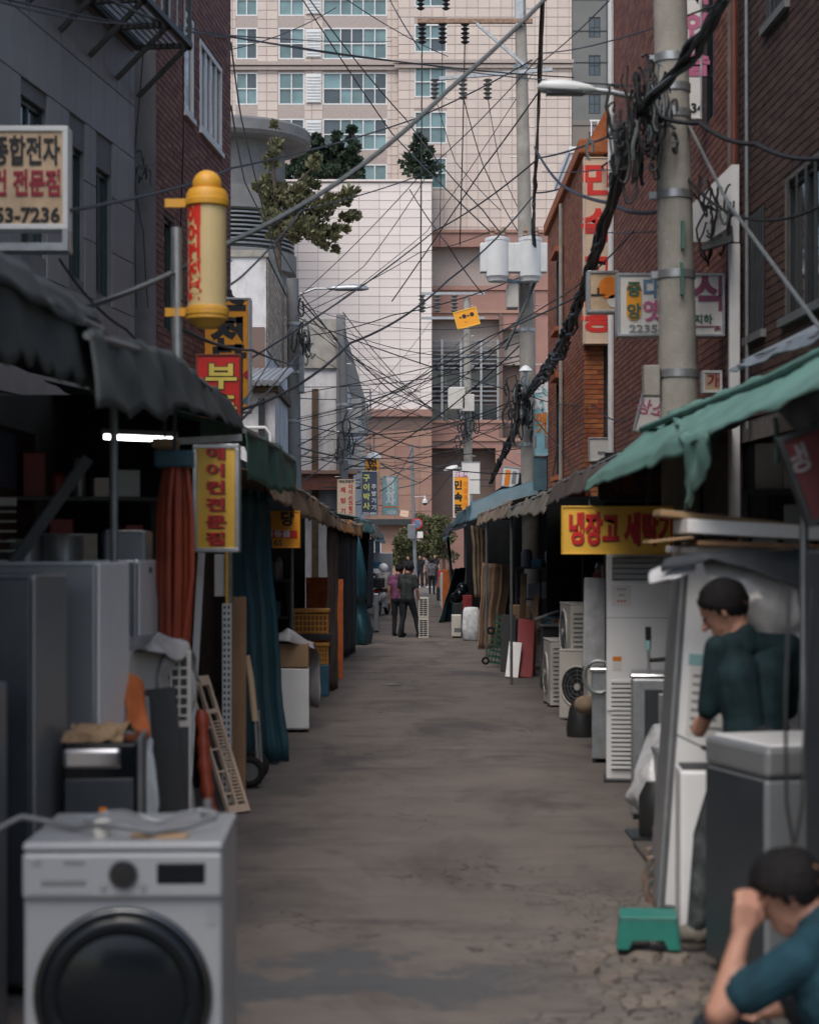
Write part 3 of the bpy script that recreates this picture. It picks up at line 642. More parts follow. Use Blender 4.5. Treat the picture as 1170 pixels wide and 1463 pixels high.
# dark tower, far right
YD = 150.0; kd = YD/F
T = thing('dark_tower', 'dark grey apartment tower with narrow windows behind the orange brick building', 'building', ((860-CX)*kd, YD, 0), world=True)
fr = Fr(((816-CX)*kd, YD, 0), (1, 0, 0)); W = 9; ops = []
for r in range(7):
    for c in (1.45, 4.0): ops.append((c, c+.95, CAMH+(HY-222)*kd+r*3.15-6, CAMH+(HY-222)*kd+r*3.15-4.3))
b = MB(); cells(b, fr, W, 37.5, 52, ops, .5); b.build('wall', 'dark_tower', T)
b = MB(); cells(b, fr, W, 0, 37.5, ops, .5); b.build('lower_wall', 'dark_tower_lo', T)
b = MB(); b.box(0, W, -10, -.6, 0, 51.9, fr); b.build('core', 'room_shade', T)
for o in ops: window(fr, *o, T, 'metal_dark', 'glass_deep', cols=2, rows=2, fw=.08)
for j in range(10): b = MB(); z = 24+j*2.6; b.box(0, W, .0, .04, z, z+.07, fr); b.build('joint_strip', 'metal_dark', T)
for a_ in (.02, 2.9, 5.8): b = MB(); b.box(a_, a_+.07, .0, .045, 20, 52, fr); b.build('joint_strip', 'metal_dark', T)

# ---------------------------------------------------------------- trees
def leaf_crown(b, clumps, per, size, seed, flat=.5):
    rnd = random.Random(seed); vs = []; fs = []
    for (c, r, dr) in clumps:
        c = Vector(c); dr = Vector(dr)
        for _ in range(per):
            u = Vector((rnd.gauss(0, 1), rnd.gauss(0, 1), rnd.gauss(0, 1))).normalized()*(rnd.random()**.45)*r
            p = c+Vector((u.x, u.y, u.z*flat))
            d = (u.normalized()*.6+dr+Vector((rnd.uniform(-.5, .5), rnd.uniform(-.5, .5), rnd.uniform(-.5, .5)))).normalized()
            s = d.cross(Vector((rnd.uniform(-1, 1), rnd.uniform(-1, 1), rnd.uniform(-1, 1)))).normalized()
            l = size*rnd.uniform(.6, 1.4); k = len(vs); wd = l*.32
            vs += [p, p+d*l*.5+s*wd, p+d*l, p+d*l*.5-s*wd]; fs.append((k, k+1, k+2, k+3))
    b.add(vs, fs)
def tree(name, label, cat, base, trunk, limbs, clumps, per, size, lm, seed, flat=.5, group=None, tr=.2):
    T = thing(name, label, cat, base, world=True, group=group)
    b = MB(); n = len(trunk); b.tube(trunk, [tr*(1-.75*i/(n-1)) for i in range(n)], 8)
    for l in limbs: m = len(l); b.tube(l, [tr*.45*(1-.8*i/(m-1)) for i in range(m)], 6)
    b.build('trunk', 'bark', T, smooth=True)
    b = MB(); leaf_crown(b, clumps, per, size, seed, flat); b.build('crown', lm, T, fix=False)
    return T
def px_clumps(lst, Y, jy): return [(P(x, y, Y)+Vector((0, random.uniform(-jy, jy), 0)), r*Y/F, d) for x, y, r, d in lst]
# leaning juniper above the plastered house
Yt = 60.0; rr = random.Random(3); cl = []
for x0, y0, x1, y1, n, r in ((396, 350, 386, 190, 13, 15), (400, 330, 450, 235, 9, 17), (405, 335, 500, 275, 13, 18), (400, 320, 370, 265, 7, 15), (420, 335, 485, 335, 11, 17), (405, 300, 500, 300, 12, 18), (395, 280, 440, 270, 8, 18), (440, 320, 472, 350, 5, 13)):
    for i in range(n):
        t = (i+1)/n; cl.append((lerp(x0, x1, t)+rr.uniform(-9, 9), lerp(y0, y1, t)+rr.uniform(-9, 9), r*rr.uniform(.4, 1.0)*(1.05-.5*t), (.5 if x1 > 400 else 0, 0, .7)))
trunk = [Vector((P(396, 786, Yt).x, Yt, 0)), P(396, 500, Yt), P(397, 365, Yt), P(398, 330, Yt), P(392, 260, Yt), P(387, 195, Yt)]
limbs = [[P(397, 350, Yt), P(410, 325, Yt), P(450, 300, Yt), P(495, 280, Yt)], [P(398, 335, Yt), P(425, 335, Yt), P(480, 338, Yt)], [P(396, 320, Yt), P(375, 290, Yt), P(368, 262, Yt)], [P(395, 290, Yt), P(430, 255, Yt), P(448, 238, Yt)]]
tree('juniper_tree', 'tall leaning olive green juniper rising behind the white plastered house', 'tree', trunk[0], trunk, limbs, px_clumps(cl, Yt, .5), 95, .17, 'leaf_olive', 5, .8, tr=.16)
def conifer(label, px, ybase, ytop, wpx, Y, seed, tiers=7):
    rn = random.Random(seed); cl = []
    for i in range(tiers):
        t = i/(tiers-1); y = lerp(ybase-12, ytop+3, t); ww = wpx*(1-.8*t)*rn.uniform(.7, 1.15)
        for q in range(4 if t < .7 else 2): cl.append((px+rn.uniform(-ww, ww), y+rn.uniform(-4, 4), max(4, ww*.55), (0, 0, .3)))
    base = P(px, ybase+4, Y); tr_ = [base, P(px+1, (ybase+ytop)/2, Y), P(px, ytop, Y)]
    tree('pine_tree', label, 'tree', base, tr_, [], px_clumps(cl, Y, .6), 90, .30, 'leaf_pine', seed, .45, 'pines on the podium roof', tr=.12)
conifer('dark pine on the podium roof right beside the disc canopy', 452, 262, 188, 22, 119.2, 11); conifer('broad dark pine standing among the pines on the podium roof', 480, 262, 196, 24, 119.6, 12); conifer('dark pine on the podium roof in front of the wide tower windows', 503, 262, 184, 17, 119.0, 13)
conifer('lone tiered pine at the open end of the podium roof', 600, 259, 192, 27, 119.4, 14, 6); conifer('dark low pine tucked under the disc canopy', 425, 268, 205, 20, 120.2, 15)
for i, (px, y0, y1, wp, Y, lab) in enumerate([(576, 812, 757, 19, 103.5, 'rounded olive bush at the street end beside the sign pole'), (612, 808, 738, 24, 104.5, 'taller leafy tree at the street end behind the round traffic sign'), (634, 800, 740, 13, 103, 'slim leafy tree at the street end by the right hand stalls')]):
    rn = random.Random(30+i); cl = []
    for q in range(26):
        t = rn.random(); cl.append((px+rn.uniform(-wp, wp)*(1-.45*t), lerp(y0-4, y1+3, t), rn.uniform(4, 11), (0, 0, .4)))
    base = Vector((P(px, 800, Y).x, Y, 0)); tree('street_tree', lab, 'tree', base, [base, P(px, y0-6, Y), P(px+1, y1+12, Y)], [[P(px, y0-10, Y), P(px+wp*.6, y1+20, Y)], [P(px, y0-10, Y), P(px-wp*.6, y1+20, Y)]], px_clumps(cl, Y, .7), 190, .15, 'leaf_green', 40+i, .8, 'trees at the street end', tr=.12)
# ================================================================ stalls: walls, awnings, curtains
def wallbox(name, label, cat, x0, x1, y0, y1, z0, z1, m):
    b = MB(); b.box(x0, x1, y0, y1, z0, z1); return tag(b.build(name, m, bevel=.01), label, cat)
wallbox('shop_row', 'low dark shop row behind the curtained stalls', 'building', -6, -2.95, 25.8, 35.4, 0, 3.6, 'room_shade')
wallbox('shop_row', 'low dark shop row behind the blue roofed stalls', 'building', 2.75, 6, 35.4, 62, 0, 3.9, 'room_shade')
wallbox('backdrop', 'dark partition added for shade at the back of the hose stall', 'backdrop', -3.6, -1.75, 15.2, 15.26, 0, 3.3, 'room_shade')  # dark sheets across the stalls, added to deepen the interior shade
wallbox('backdrop', 'dark partition added for shade behind the basket stall', 'backdrop', -2.95, -1.55, 27.0, 27.06, 0, 2.9, 'room_shade')
wallbox('backdrop', 'dark partition added for shade behind the white tower air conditioner stall', 'backdrop', 2.0, 3.0, 18.6, 18.66, 0, 3.0, 'room_shade')
wallbox('backdrop', 'dark partition added for shade behind the outdoor unit stall', 'backdrop', 2.05, 3.0, 27.2, 27.26, 0, 2.8, 'room_shade')
wallbox('backdrop', 'dark partition added for shade at the end of the curtained right stalls', 'backdrop', 1.5, 2.75, 48, 48.06, 0, 2.8, 'room_shade')
wallbox('backdrop', 'dark partition added for shade at the end of the left stalls', 'backdrop', -1.94, -1.35, 62, 62.06, 0, 2.7, 'room_shade')

def awning(label, top, hem, wall, m, seed, group='awnings over the stalls', amp=.03, drop=None, scallop=0, poles=(), rm=None, nu=60):
    """top: edge of the roof; hem: lower edge of the hanging face; wall: where the roof meets the wall"""
    c = Vector(top[0]); T = thing('awning', label, 'awning', (c.x, c.y, 0), world=True, group=group)
    b = sheet([wall, top], nu//2, 6, amp*.6, 1.6, seed=seed); b.build('shading_roof', rm or m, T, smooth=2, solid=.006, fix=False)  # roof back to the wall, added to keep the stall dark
    b = sheet([top, hem], nu, 9, amp, 2.6, seed=seed+1)
    if scallop:
        for i in range(nu):
            s = abs(math.sin(math.pi*scallop*i/(nu-1)))**.6
            for j in range(5, 9):
                x, y, z = b.v[j*nu+i]; b.v[j*nu+i] = (x, y, z-(s-.5)*.075*(j-4)/4)
    b.build('valance', m, T, smooth=2, solid=.006, fix=False)
    b = MB(); b.tube([Vector(p)+Vector((0, 0, -.03)) for p in top], .022, 8); b.build('rail', 'metal_grey', T, smooth=True)
    for p in poles: b = MB(); b.tube([(p[0], p[1], 0), (p[0]+p[3], p[1], p[2])], .022, 8); b.build('pole', 'metal_grey', T, smooth=True)
    return T
a1 = awning('dark grey awning with a scalloped hem over the refrigerators', [(-1.58, 4.6, 3.02), (-1.56, 6.9, 3.06), (-1.54, 9.1, 3.13)], [(-1.5, 4.6, 2.74), (-1.5, 6.6, 2.74), (-1.47, 9.0, 2.78)], [(-3.6, 4.6, 3.5), (-3.6, 9.1, 3.5)], 'awn_grey', 1, scallop=13, amp=.035, nu=110)
b = sheet([[(-1.60, 4.6, 3.10), (-1.57, 9.0, 3.20)], [(-1.52, 4.6, 2.96), (-1.50, 9.05, 3.03)]], 40, 5, .03, 3, seed=8); b.build('folded_flap', 'awn_grey', a1, smooth=2, solid=.012, fix=False)
a2 = awning('long dark grey tarpaulin awning with the lit tube beneath', [(-1.45, 8.2, 3.0), (-1.42, 10.9, 3.17), (-1.40, 14.0, 3.17), (-1.36, 14.9, 3.02)], [(-1.36, 8.0, 2.62), (-1.32, 9.9, 2.73), (-1.30, 10.6, 2.83), (-1.30, 13.9, 2.93), (-1.30, 14.7, 2.78)], [(-3.4, 8.2, 3.45), (-3.1, 14.9, 3.45)], 'awn_grey', 3, amp=.05, poles=[(-1.60, 9.85, 2.9, 0), (-1.42, 14.4, 3.0, 0)], nu=90)
b = MB(); b.bar((-1.95, 13.9, 2.82), (-1.28, 13.9, 2.86), .05); b.build('cross_bar', 'galv', a2)
b = MB(); b.bar((-2.6, 9.6, 1.2), (-1.75, 9.9, 2.5), .06); b.build('brace', 'metal_dark', a2)
awning('green tarpaulin awning hanging beside the yellow vertical sign', [(-1.30, 14.3, 2.97), (-1.2, 16, 2.95), (-1.13, 17.9, 2.90)], [(-1.28, 14.2, 2.60), (-1.18, 16, 2.52), (-1.10, 17.9, 2.58)], [(-3.0, 14.9, 3.4), (-3.0, 17.9, 3.35)], 'awn_green2', 5, amp=.05)
awning('weathered tan canvas awning over the antique shop sign', [(-1.42, 18.2, 2.74), (-1.30, 22, 2.74), (-1.02, 26.6, 2.47)], [(-1.36, 18.2, 2.52), (-1.24, 22, 2.36), (-.99, 26.7, 2.30)], [(-3.0, 18.2, 3.2), (-3.0, 26.6, 3.1)], 'awn_tan', 7, amp=.07, poles=[(-1.42, 22, 2.7, 0)])
awning('small yellow canvas awning over the blue tarpaulin curtains', [(-1.15, 27.5, 2.5), (-.95, 36, 2.5)], [(-1.1, 27.5, 2.34), (-.92, 36, 2.22)], [(-2.9, 27.5, 2.9), (-2.7, 36, 2.9)], 'basket_yellow', 9, amp=.06, rm='awn_tan')
awning('green striped awning beyond the blue curtains', [(-1.2, 40, 2.72), (-1.0, 47, 2.75)], [(-1.12, 40, 2.42), (-.92, 47, 2.42)], [(-2.6, 40, 3.0), (-2.4, 47, 3.0)], 'awn_green2', 11, amp=.06)
awning('faded khaki awning beside the parked scooter', [(-1.15, 48, 2.75), (-1.0, 58, 2.75)], [(-1.0, 48, 2.3), (-.85, 58, 2.35)], [(-1.94, 48, 3.0), (-1.94, 58, 3.0)], 'awn_khaki', 13, amp=.09)
awning('dark green awning at the far end of the left stalls', [(-1.3, 60, 2.7), (-1.15, 78, 2.7)], [(-1.2, 60, 2.3), (-1.05, 78, 2.3)], [(-1.94, 60, 3.0), (-1.94, 78, 3.0)], 'tarp_teal', 15, amp=.08)
# right side
g1 = awning('green tarpaulin awning with a torn corner flap over the appliances', [(2.15, 5.6, 3.05), (2.2, 10, 3.05), (2.22, 15.6, 3.18)], [(1.52, 5.6, 2.63), (1.5, 9.6, 2.57), (1.54, 10.2, 2.62)], [(3.2, 5.6, 3.2), (3.08, 15.6, 3.3)], 'awn_green', 21, amp=.035, poles=[(1.95, 9.0, 2.8, 0)])
b = sheet([[(2.21, 9.8, 3.08), (2.22, 15.8, 3.16)], [(1.62, 10.2, 2.66), (1.5, 15.6, 2.60)], [(1.58, 10.2, 2.55), (1.47, 15.4, 2.50)]], 40, 9, .04, 2, seed=23); b.build('far_sheet', 'awn_green', g1, smooth=2, solid=.006, fix=False)
b = sheet([[(1.50, 9.0, 2.60), (1.52, 10.0, 2.62), (1.75, 10.15, 2.68)], [(1.49, 9.1, 2.42), (1.50, 10.0, 2.36), (1.68, 10.15, 2.56)], [(1.50, 9.55, 2.26), (1.49, 9.8, 2.20), (1.56, 10.1, 2.34)]], 22, 9, .05, 5, seed=24, ragged=.03); b.build('torn_flap', 'awn_green', g1, smooth=2, solid=.006, fix=False)
b = MB(); b.tube([(2.0, 6, 2.97), (1.99, 10, 2.95), (1.98, 15.5, 3.03)], .03, 8); b.build('seam_roll', 'awn_green', g1, smooth=True)
b = sheet([[(1.60, 5.8, 2.64), (1.62, 8.0, 2.62)], [(1.75, 5.8, 2.38), (1.80, 8.0, 2.42)]], 14, 5, .02, 3, seed=25); b.build('pale_lining', 'tarp_slate', g1, smooth=2, solid=.006, fix=False)
b = sheet([[(1.63, 8.15, 2.60), (1.65, 8.2, 2.60)], [(1.64, 8.15, 2.38), (1.67, 8.2, 2.38)]], 4, 5, .01, 5); b.build('tie_strap', 'awn_green', g1, smooth=2, solid=.006, fix=False)
awning('blue grey sheet awning above the green awning', [(2.55, 9.0, 3.30), (2.5, 13.8, 3.42)], [(2.5, 9.0, 3.22), (2.45, 14.0, 3.36)], [(3.25, 9.0, 3.62), (3.15, 13.8, 3.75)], 'tarp_bluegrey', 27, amp=.03)
awning('ragged brown canvas awning beyond the green awning', [(1.78, 15.4, 2.84), (1.66, 20.8, 2.76)], [(1.60, 15.4, 2.58), (1.58, 20.8, 2.50)], [(3.0, 15.4, 3.15), (3.0, 20.8, 3.1)], 'awn_brown', 29, amp=.05)
awning('grey khaki canvas awning over the outdoor units', [(1.66, 20.9, 2.72), (1.5, 27, 2.64)], [(1.52, 20.9, 2.42), (1.42, 27, 2.46)], [(3.0, 20.9, 3.1), (3.0, 27, 3.0)], 'awn_khaki', 31, amp=.05, poles=[(1.5, 26.8, 2.6, 0)])
awning('tan canvas awning over the long tan curtain', [(1.52, 27.1, 2.74), (1.42, 37.5, 2.74)], [(1.44, 27.1, 2.50), (1.36, 37.5, 2.50)], [(2.7, 27.1, 3.0), (2.7, 37.5, 3.0)], 'awn_tan', 33, amp=.05, poles=[(1.42, 33.5, 2.6, 0)], rm='awn_khaki')
bt = awning('blue tarpaulin roof sheet draped over the right hand stalls', [(1.35, 38, 2.98), (1.2, 47, 2.92)], [(1.28, 38, 2.62), (1.12, 47, 2.60)], [(2.6, 38, 3.55), (2.6, 47, 3.45)], 'tarp_blue', 35, amp=.07)
b = sheet([[(1.25, 37.9, 2.98), (1.9, 37.8, 3.25), (2.7, 37.8, 3.45)], [(1.2, 37.7, 2.62), (1.9, 37.6, 2.78), (2.7, 37.6, 2.95)]], 30, 8, .06, 2, seed=41); b.build('end_flap', 'tarp_blue', bt, smooth=2, solid=.006, fix=False)
awning('dark slate awning at the far end of the right stalls', [(1.2, 48, 2.78), (1.25, 66, 2.75)], [(1.1, 48, 2.45), (1.15, 66, 2.45)], [(2.7, 48, 3.1), (2.7, 66, 3.1)], 'tarp_slate', 37, amp=.06)
awning('small blue tarpaulin awning near the street end on the right', [(1.5, 67, 2.8), (1.7, 84, 2.8)], [(1.35, 67, 2.35), (1.55, 84, 2.4)], [(2.9, 67, 3.1), (2.9, 84, 3.1)], 'tarp_blue', 39, amp=.06)
def curtain(label, top, bot, m, seed, count=6, amp=.05, dirv=(.6, -.8, 0), nu=50, name='curtain', cat='curtain', wr=.03):
    b = sheet([top, [Vector(p).lerp(Vector(q), .5) for p, q in zip(top, bot)], bot], nu, 16, wr, 2.2, fold=(amp, count, dirv), seed=seed, ragged=.015)
    for k in range(len(b.v)):
        if b.v[k][2] < .02: b.v[k] = (b.v[k][0], b.v[k][1], .02)
    return tag(b.build(name, m, smooth=2, solid=.008, fix=False), label, cat)
curtain('dark teal tarpaulin curtain hanging behind the hand truck', [(-1.64, 16.4, 2.55), (-1.48, 16.9, 2.56), (-1.36, 17.3, 2.57)], [(-1.5, 16.3, .1), (-1.3, 16.8, .06), (-1.16, 17.1, .02)], 'tarp_teal', 2, 3, .035)
curtain('grey brown curtain strip beside the yellow baskets', [(-1.13, 25.3, 2.35), (-1.03, 26.3, 2.35)], [(-1.14, 25.3, .05), (-1.04, 26.2, .02)], 'awn_brown', 4, 4, .03)
curtain('slate grey curtain beside the blue tarpaulin bundle', [(-1.35, 31, 2.35), (-1.02, 35.5, 2.35)], [(-1.3, 31, .1), (-1.05, 35.5, .05)], 'tarp_slate', 6, 7, .05)
# bulging blue tarpaulin tied in the middle
b = MB(); prof = [(.10, 2.35), (.17, 2.0), (.22, 1.55), (.19, 1.16), (.2, 1.0), (.15, .93), (.21, .6), (.26, .28), (.22, .02)]; vs = []; n = 28
for r_, z in prof:
    for k in range(n):
        a = 2*math.pi*k/n; q = 1+.16*math.sin(5*a+z*2)+.08*math.sin(11*a-z*3); vs.append((-1.20+.45*(.3-z/8)+r_*q*math.cos(a), 38.6+r_*2.6*q*math.sin(a), z))
b.add(vs, [(i*n+k, i*n+(k+1) % n, (i+1)*n+(k+1) % n, (i+1)*n+k) for i in range(len(prof)-1) for k in range(n)]+[tuple(range(n))])
tag(b.build('tarpaulin_bundle', 'tarp_teal', smooth=2), 'bulging dark blue tarpaulin bundle tied at the stall corner', 'tarpaulin')
curtain('long tan canvas curtain reaching the ground on the right', [(1.47, 36.6, 1.74), (2.05, 37.1, 1.7)], [(1.36, 36.2, .02), (1.86, 36.9, .02)], 'curtain_tan', 8, 3, .012)
curtain('narrow tan curtain behind the long canvas curtain', [(1.30, 38.2, 2.5), (1.62, 38.6, 2.5)], [(1.36, 38.2, 1.0), (1.58, 38.5, 1.0)], 'awn_tan', 9, 3, .04)
curtain('dark green tarpaulin flared over the ground near the sack', [(1.25, 50, 1.5), (1.6, 52, 1.5)], [(.82, 49.5, .02), (1.45, 51.5, .02)], 'tarp_teal', 10, 3, .04)
curtain('dark mesh curtain hanging at the far right stalls', [(1.15, 56, 2.4), (1.3, 60, 2.4)], [(1.3, 56, .9), (1.4, 60, .9)], 'tarp_slate', 12, 6, .05)
curtain('dark blue cloth hanging under the far left awning', [(-1.1, 49, 2.3), (-1.0, 52, 2.3)], [(-1.15, 49, .4), (-1.05, 52, .4)], 'tarp_slate', 14, 4, .04)

# ================================================================ signs
def sign(label, px0, px1, py0, py1, Y, face, lines, frame='metal_grey', depth=.12, rz=0, group=None, fw=.025, tilt=0, bracket=None, name='sign', cat='sign'):
    a = P(px0, py1, Y); c = P(px1, py0, Y); W = c.x-a.x; H = c.z-a.z
    T = thing(name, label, cat, ((a.x+c.x)/2, Y, a.z), rz, group)
    if tilt: T.rotation_euler = (0, tilt, rz)
    b = MB(); b.box(-W/2+fw*.6, W/2-fw*.6, -depth/2, depth/2, fw*.6, H-fw*.6); b.build('panel', face, T, local=True)
    b = MB(); d = depth/2+.012
    b.box(-W/2, W/2, -d, d, 0, fw); b.box(-W/2, W/2, -d, d, H-fw, H); b.box(-W/2, -W/2+fw, -d, d, fw, H-fw); b.box(W/2-fw, W/2, -d, d, fw, H-fw); b.build('frame', frame, T, local=True, bevel=.004)
    for ln in lines:
        s, fx, fz, sz, m = ln[:5]; k = ln[5] if len(ln) > 5 else {}
        k = dict(k); ft = k.pop('fit', None)
        lo = letters(T, s, (fx-.5)*W, (1-fz)*H, -depth/2-.004, sz*H, m, **k)
        if ft: fit_x(lo, (fx-.5)*W, ft*W)
    if bracket:
        for z in (H*.25, H*.8): q = MB(); q.bar((bracket[0]*W/2, 0, z), (bracket[0]*W/2+bracket[1], bracket[2] if len(bracket) > 2 else 0, z), .03); q.build('bracket', 'metal_dark', T, local=True)
    return T, W, H
def fit_x(o, xc, wd):
    xs = [v.co.x for v in o.data.vertices]; lo, hi = min(xs), max(xs); f = wd/(hi-lo)
    for v in o.data.vertices: v.co.x = xc+(v.co.x-(lo+hi)/2)*f
def vert(s, x, z0, z1, size, m, **k):
    n = len(s); return [(ch, x, z0+(z1-z0)*(i+.5)/n, size, m, k) for i, ch in enumerate(s)]
B = dict(bold=.025)
T, W, H = sign('cream lightbox sign with black and maroon lettering on the grey building', -40, 100, 183, 330, 12.0, 'sign_tan', [('종합전자', .575, .26, .30, 'ink_black', dict(bold=.03, fit=.69)), ('컨 전문점', .575, .57, .27, 'ink_maroon', dict(bold=.035, fit=.69)), ('53-7236', .59, .87, .2, 'ink_black', dict(bold=.03, fit=.66))], 'frame_white', .14, fw=.035)
b = MB(); b.box(-W/2, W/2, -.09, .09, -.14, -.09); b.box(W/2-.035, W/2+.0, -.08, .08, -.09, .0); b.build('lower_frame', 'galv', T, local=True)
b = MB(); b.bar((-.25, .05, -.1), (-.45, 1.6, -.35), .04); b.build('bracket', 'metal_dark', T, local=True)
sign('yellow vertical sign with red lettering hung under the grey awning', 277, 343, 635, 789, 12.6, 'sign_yellow', vert('에어컨전문점', .52, .02, .97, .130, 'ink_black', bold=.035, width=1.6)+vert('에어컨전문점', .49, .012, .962, .130, 'ink_red', bold=.03, width=1.6, thick=.007), 'galv', .12, fw=.03, bracket=(-1, -.25))
sign('tall orange sign with bold black vertical lettering', 289, 359, 427, 590, 24.0, 'sign_orange', vert('순천당', .56, -.02, .70, .30, 'ink_black', bold=.05, width=1.1)+[('◆', .93, .68, .08, 'ink_red'), ('◆', .93, .90, .08, 'ink_blue')], 'galv', .3, fw=.03, bracket=(-1, -.35))
sign('red sign with pale yellow lettering below the tall orange sign', 281, 346, 507, 600, 19.0, 'sign_red', vert('부품', .56, .12, 1.1, .42, 'ink_black', bold=.06, width=1.3)+vert('부품', .56, .12, 1.1, .42, 'ink_yellow', bold=.03, width=1.3, thick=.006), 'pipe_red', .2, fw=.02, bracket=(-1, -.7))
T, W, H = sign('orange antique shop sign with a red band under the tan awning', 366, 429, 730, 783, 20.5, 'sign_orange', [('천  당', .45, .24, .42, 'ink_black', dict(bold=.03)), ('2-9165', .32, .86, .24, 'ink_black', dict(bold=.01))], 'sign_orange', .06, fw=.012)
b = MB(); b.box(-W*.42, W*.44, -.038, -.031, H*.27, H*.47); b.build('red_band', 'sign_red', T, local=True); letters(T, '골동품', 0, H*.37, -.041, H*.19, 'ink_white', bold=.03, width=1.3)
b = MB(); b.bar((-W*.3, 0, H), (-W*.3, 0, H+.3), .015); b.bar((W*.3, 0, H), (W*.3, 0, H+.3), .015); b.build('hanger', 'metal_dark', T, local=True)
sign('pale pink sign with red vertical lettering for ice cream machines', 482, 508, 685, 743, 44.0, 'sign_cream', vert('제빙기', .32, .14, .92, .15, 'ink_red', **B)+vert('아이스크림기', .74, .12, .92, .125, 'ink_red', **B)+[('국산.수입산', .5, .06, .075, 'ink_black'), ('수리 판매', .55, .955, .08, 'ink_black')], 'sign_cream', .15, fw=.02, bracket=(-1, -.35))
sign('navy sign with yellow green vertical lettering over the left stalls', 516, 540, 673, 737, 50.0, 'sign_navy', vert('구이박사', .32, .06, .90, .17, 'ink_lime', **B)+vert('주방기기', .76, .28, .90, .12, 'ink_white')+[('2253-4094', .5, .95, .07, 'ink_white')], 'galv', .2, fw=.025, bracket=(-1, -.5))
T, W, H = sign('yellow sign with black lettering and a white dome behind the navy sign', 521, 543, 655, 712, 54.0, 'sign_orange', vert('현대', .5, .04, .46, .23, 'ink_black', bold=.04, width=1.2), 'galv', .3, fw=.03, bracket=(-1, -.5))
b = MB(); b.ball((.03, 0, H), .24, 14, 8, (1, .6, .8)); b.build('lamp_dome', 'frame_white', T, smooth=True, local=True)
sign('pale teal sign with white lettering beyond the navy sign', 546, 569, 680, 736, 64.0, 'sign_teal', vert('동신상사', .5, .02, .74, .21, 'ink_white', bold=.05, width=1.2)+[('━━━', .5, .80, .14, 'ink_orange', dict(bold=.05)), ('2234-5678'[:4], .55, .93, .11, 'ink_white')], 'galv', .2, fw=.03, bracket=(-1, -.5))
sign('small cream plate sign hanging near the street end', 571, 583, 729, 738, 92, 'sign_cream', [('━━', .5, .5, .4, 'ink_orange')], 'sign_cream', .05, fw=.01, tilt=.15)
# right side signs
sign('tall cream sign with large red vertical lettering on the orange brick building', 833, 874, 226, 492, 27.86, 'sign_cream', vert('민속고흥', .50, .01, .985, .185, 'ink_brightred', bold=.035, width=1.12), 'sign_cream', .2, fw=.02)
T, W, H = sign('white lightbox sign with a yellow oval behind the concrete pole', 880, 1033, 392, 482, 17.1, 'sign_white', [('대', .33, .26, .36, 'ink_blue', dict(bold=.03)), ('옛', .33, .62, .36, 'ink_pink', dict(bold=.03)), ('식', .865, .34, .62, 'ink_purple', dict(bold=.04)), ('지하', .80, .74, .16, 'ink_green', dict(bold=.03)), ('2235-8', .30, .885, .17, 'ink_grey', dict(width=1.35))], 'galv', .18, fw=.025, bracket=(1, .1))
b = MB(); fr = Fr((-W*.345, 0, 0), (1, 0, 0)); n = 24; pts = []
for k in range(n):
    a = 2*math.pi*k/n; pts.append((.07*math.cos(a), H*.56+math.copysign(H*.19, math.sin(a))+.07*math.sin(a)))
b.prism([(x-W*.345, z) for x, z in pts], -.1, -.092); b.build('oval', 'sign_orange', T, local=True)
for ch, z in (('중', .73), ('앙', .38)): letters(T, ch, -W*.345, H*z, -.104, H*.25, 'ink_green', bold=.03)
b = MB(); b.box(W*.22, W*.46, -.1, -.092, H*.15, H*.165); b.prism([(W*.40, H*.09), (W*.47, H*.11), (W*.42, H*.17)], -.1, -.092); b.build('arrow', 'ink_purple', T, local=True)
sign('brown food picture lightbox beside the white lightbox sign', 838, 882, 388, 448, 19.5, 'sign_tan', [('●', .72, .45, .7, 'ink_orange', dict(bold=0)), ('●', .85, .75, .4, 'sign_white', dict(bold=0)), ('ㅗ', .35, .55, .4, 'ink_black')], 'galv', .16, fw=.03, bracket=(1, .75, .6))
sign('tall white sign with magenta lettering behind the concrete pole', 976, 1001, -90, 173, 18.2, 'sign_white', vert('노래연습', .72, .02, .8, .15, 'ink_pink', bold=.05)+[('34', .72, .94, .07, 'ink_black', dict(bold=.03))], 'galv', .16, fw=.02, bracket=(1, .12))
sign('yellow hanging sign with large red lettering beneath the brown awning', 802, 962, 723, 792, 15.2, 'sign_yellow', [('냉장고 세탁기', .535, .535, .70, 'ink_black', dict(bold=.045, fit=.93)), ('냉장고 세탁기', .53, .52, .70, 'ink_red', dict(bold=.04, fit=.93, thick=.006))], 'sign_yellow', .04, fw=.012)
b = MB(); b.tube([P(842, 724, 15.2), P(846, 700, 15.2)+Vector((0, .3, .1))], .006, 5); tag(b.build('hanging_wire', 'cable_grey'), 'thin wire holding up the yellow refrigerator sign', 'wire')
b = MB(); b.bar(P(925, 723, 15.2), P(930, 640, 15.2), .03); tag(b.build('hanging_bar', 'metal_dark'), 'dark bar holding the yellow refrigerator sign from the awning', 'bar')
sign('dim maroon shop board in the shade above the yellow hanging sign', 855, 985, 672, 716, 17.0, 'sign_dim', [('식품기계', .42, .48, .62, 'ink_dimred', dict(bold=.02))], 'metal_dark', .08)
sign('dark red board with pale lettering at the edge of the green awning', 1150, 1260, 600, 735, 7.6, 'sign_maroon', [('냉', .16, .30, .32, 'ink_grey', dict(bold=.01))], 'metal_dark', .06, tilt=-.35)
T, W, H = sign('pink and orange vertical sign above the far right stalls', 647, 671, 672, 740, 58.0, 'sign_orange', [('신광사', .5, .085, .115, 'ink_white', dict(bold=.04))]+vert('민속품', .30, .20, .95, .2, 'ink_black', bold=.04)+vert('전통공예', .76, .22, .8, .11, 'ink_orange'), 'sign_white', .2, fw=.05, bracket=(1, .6))
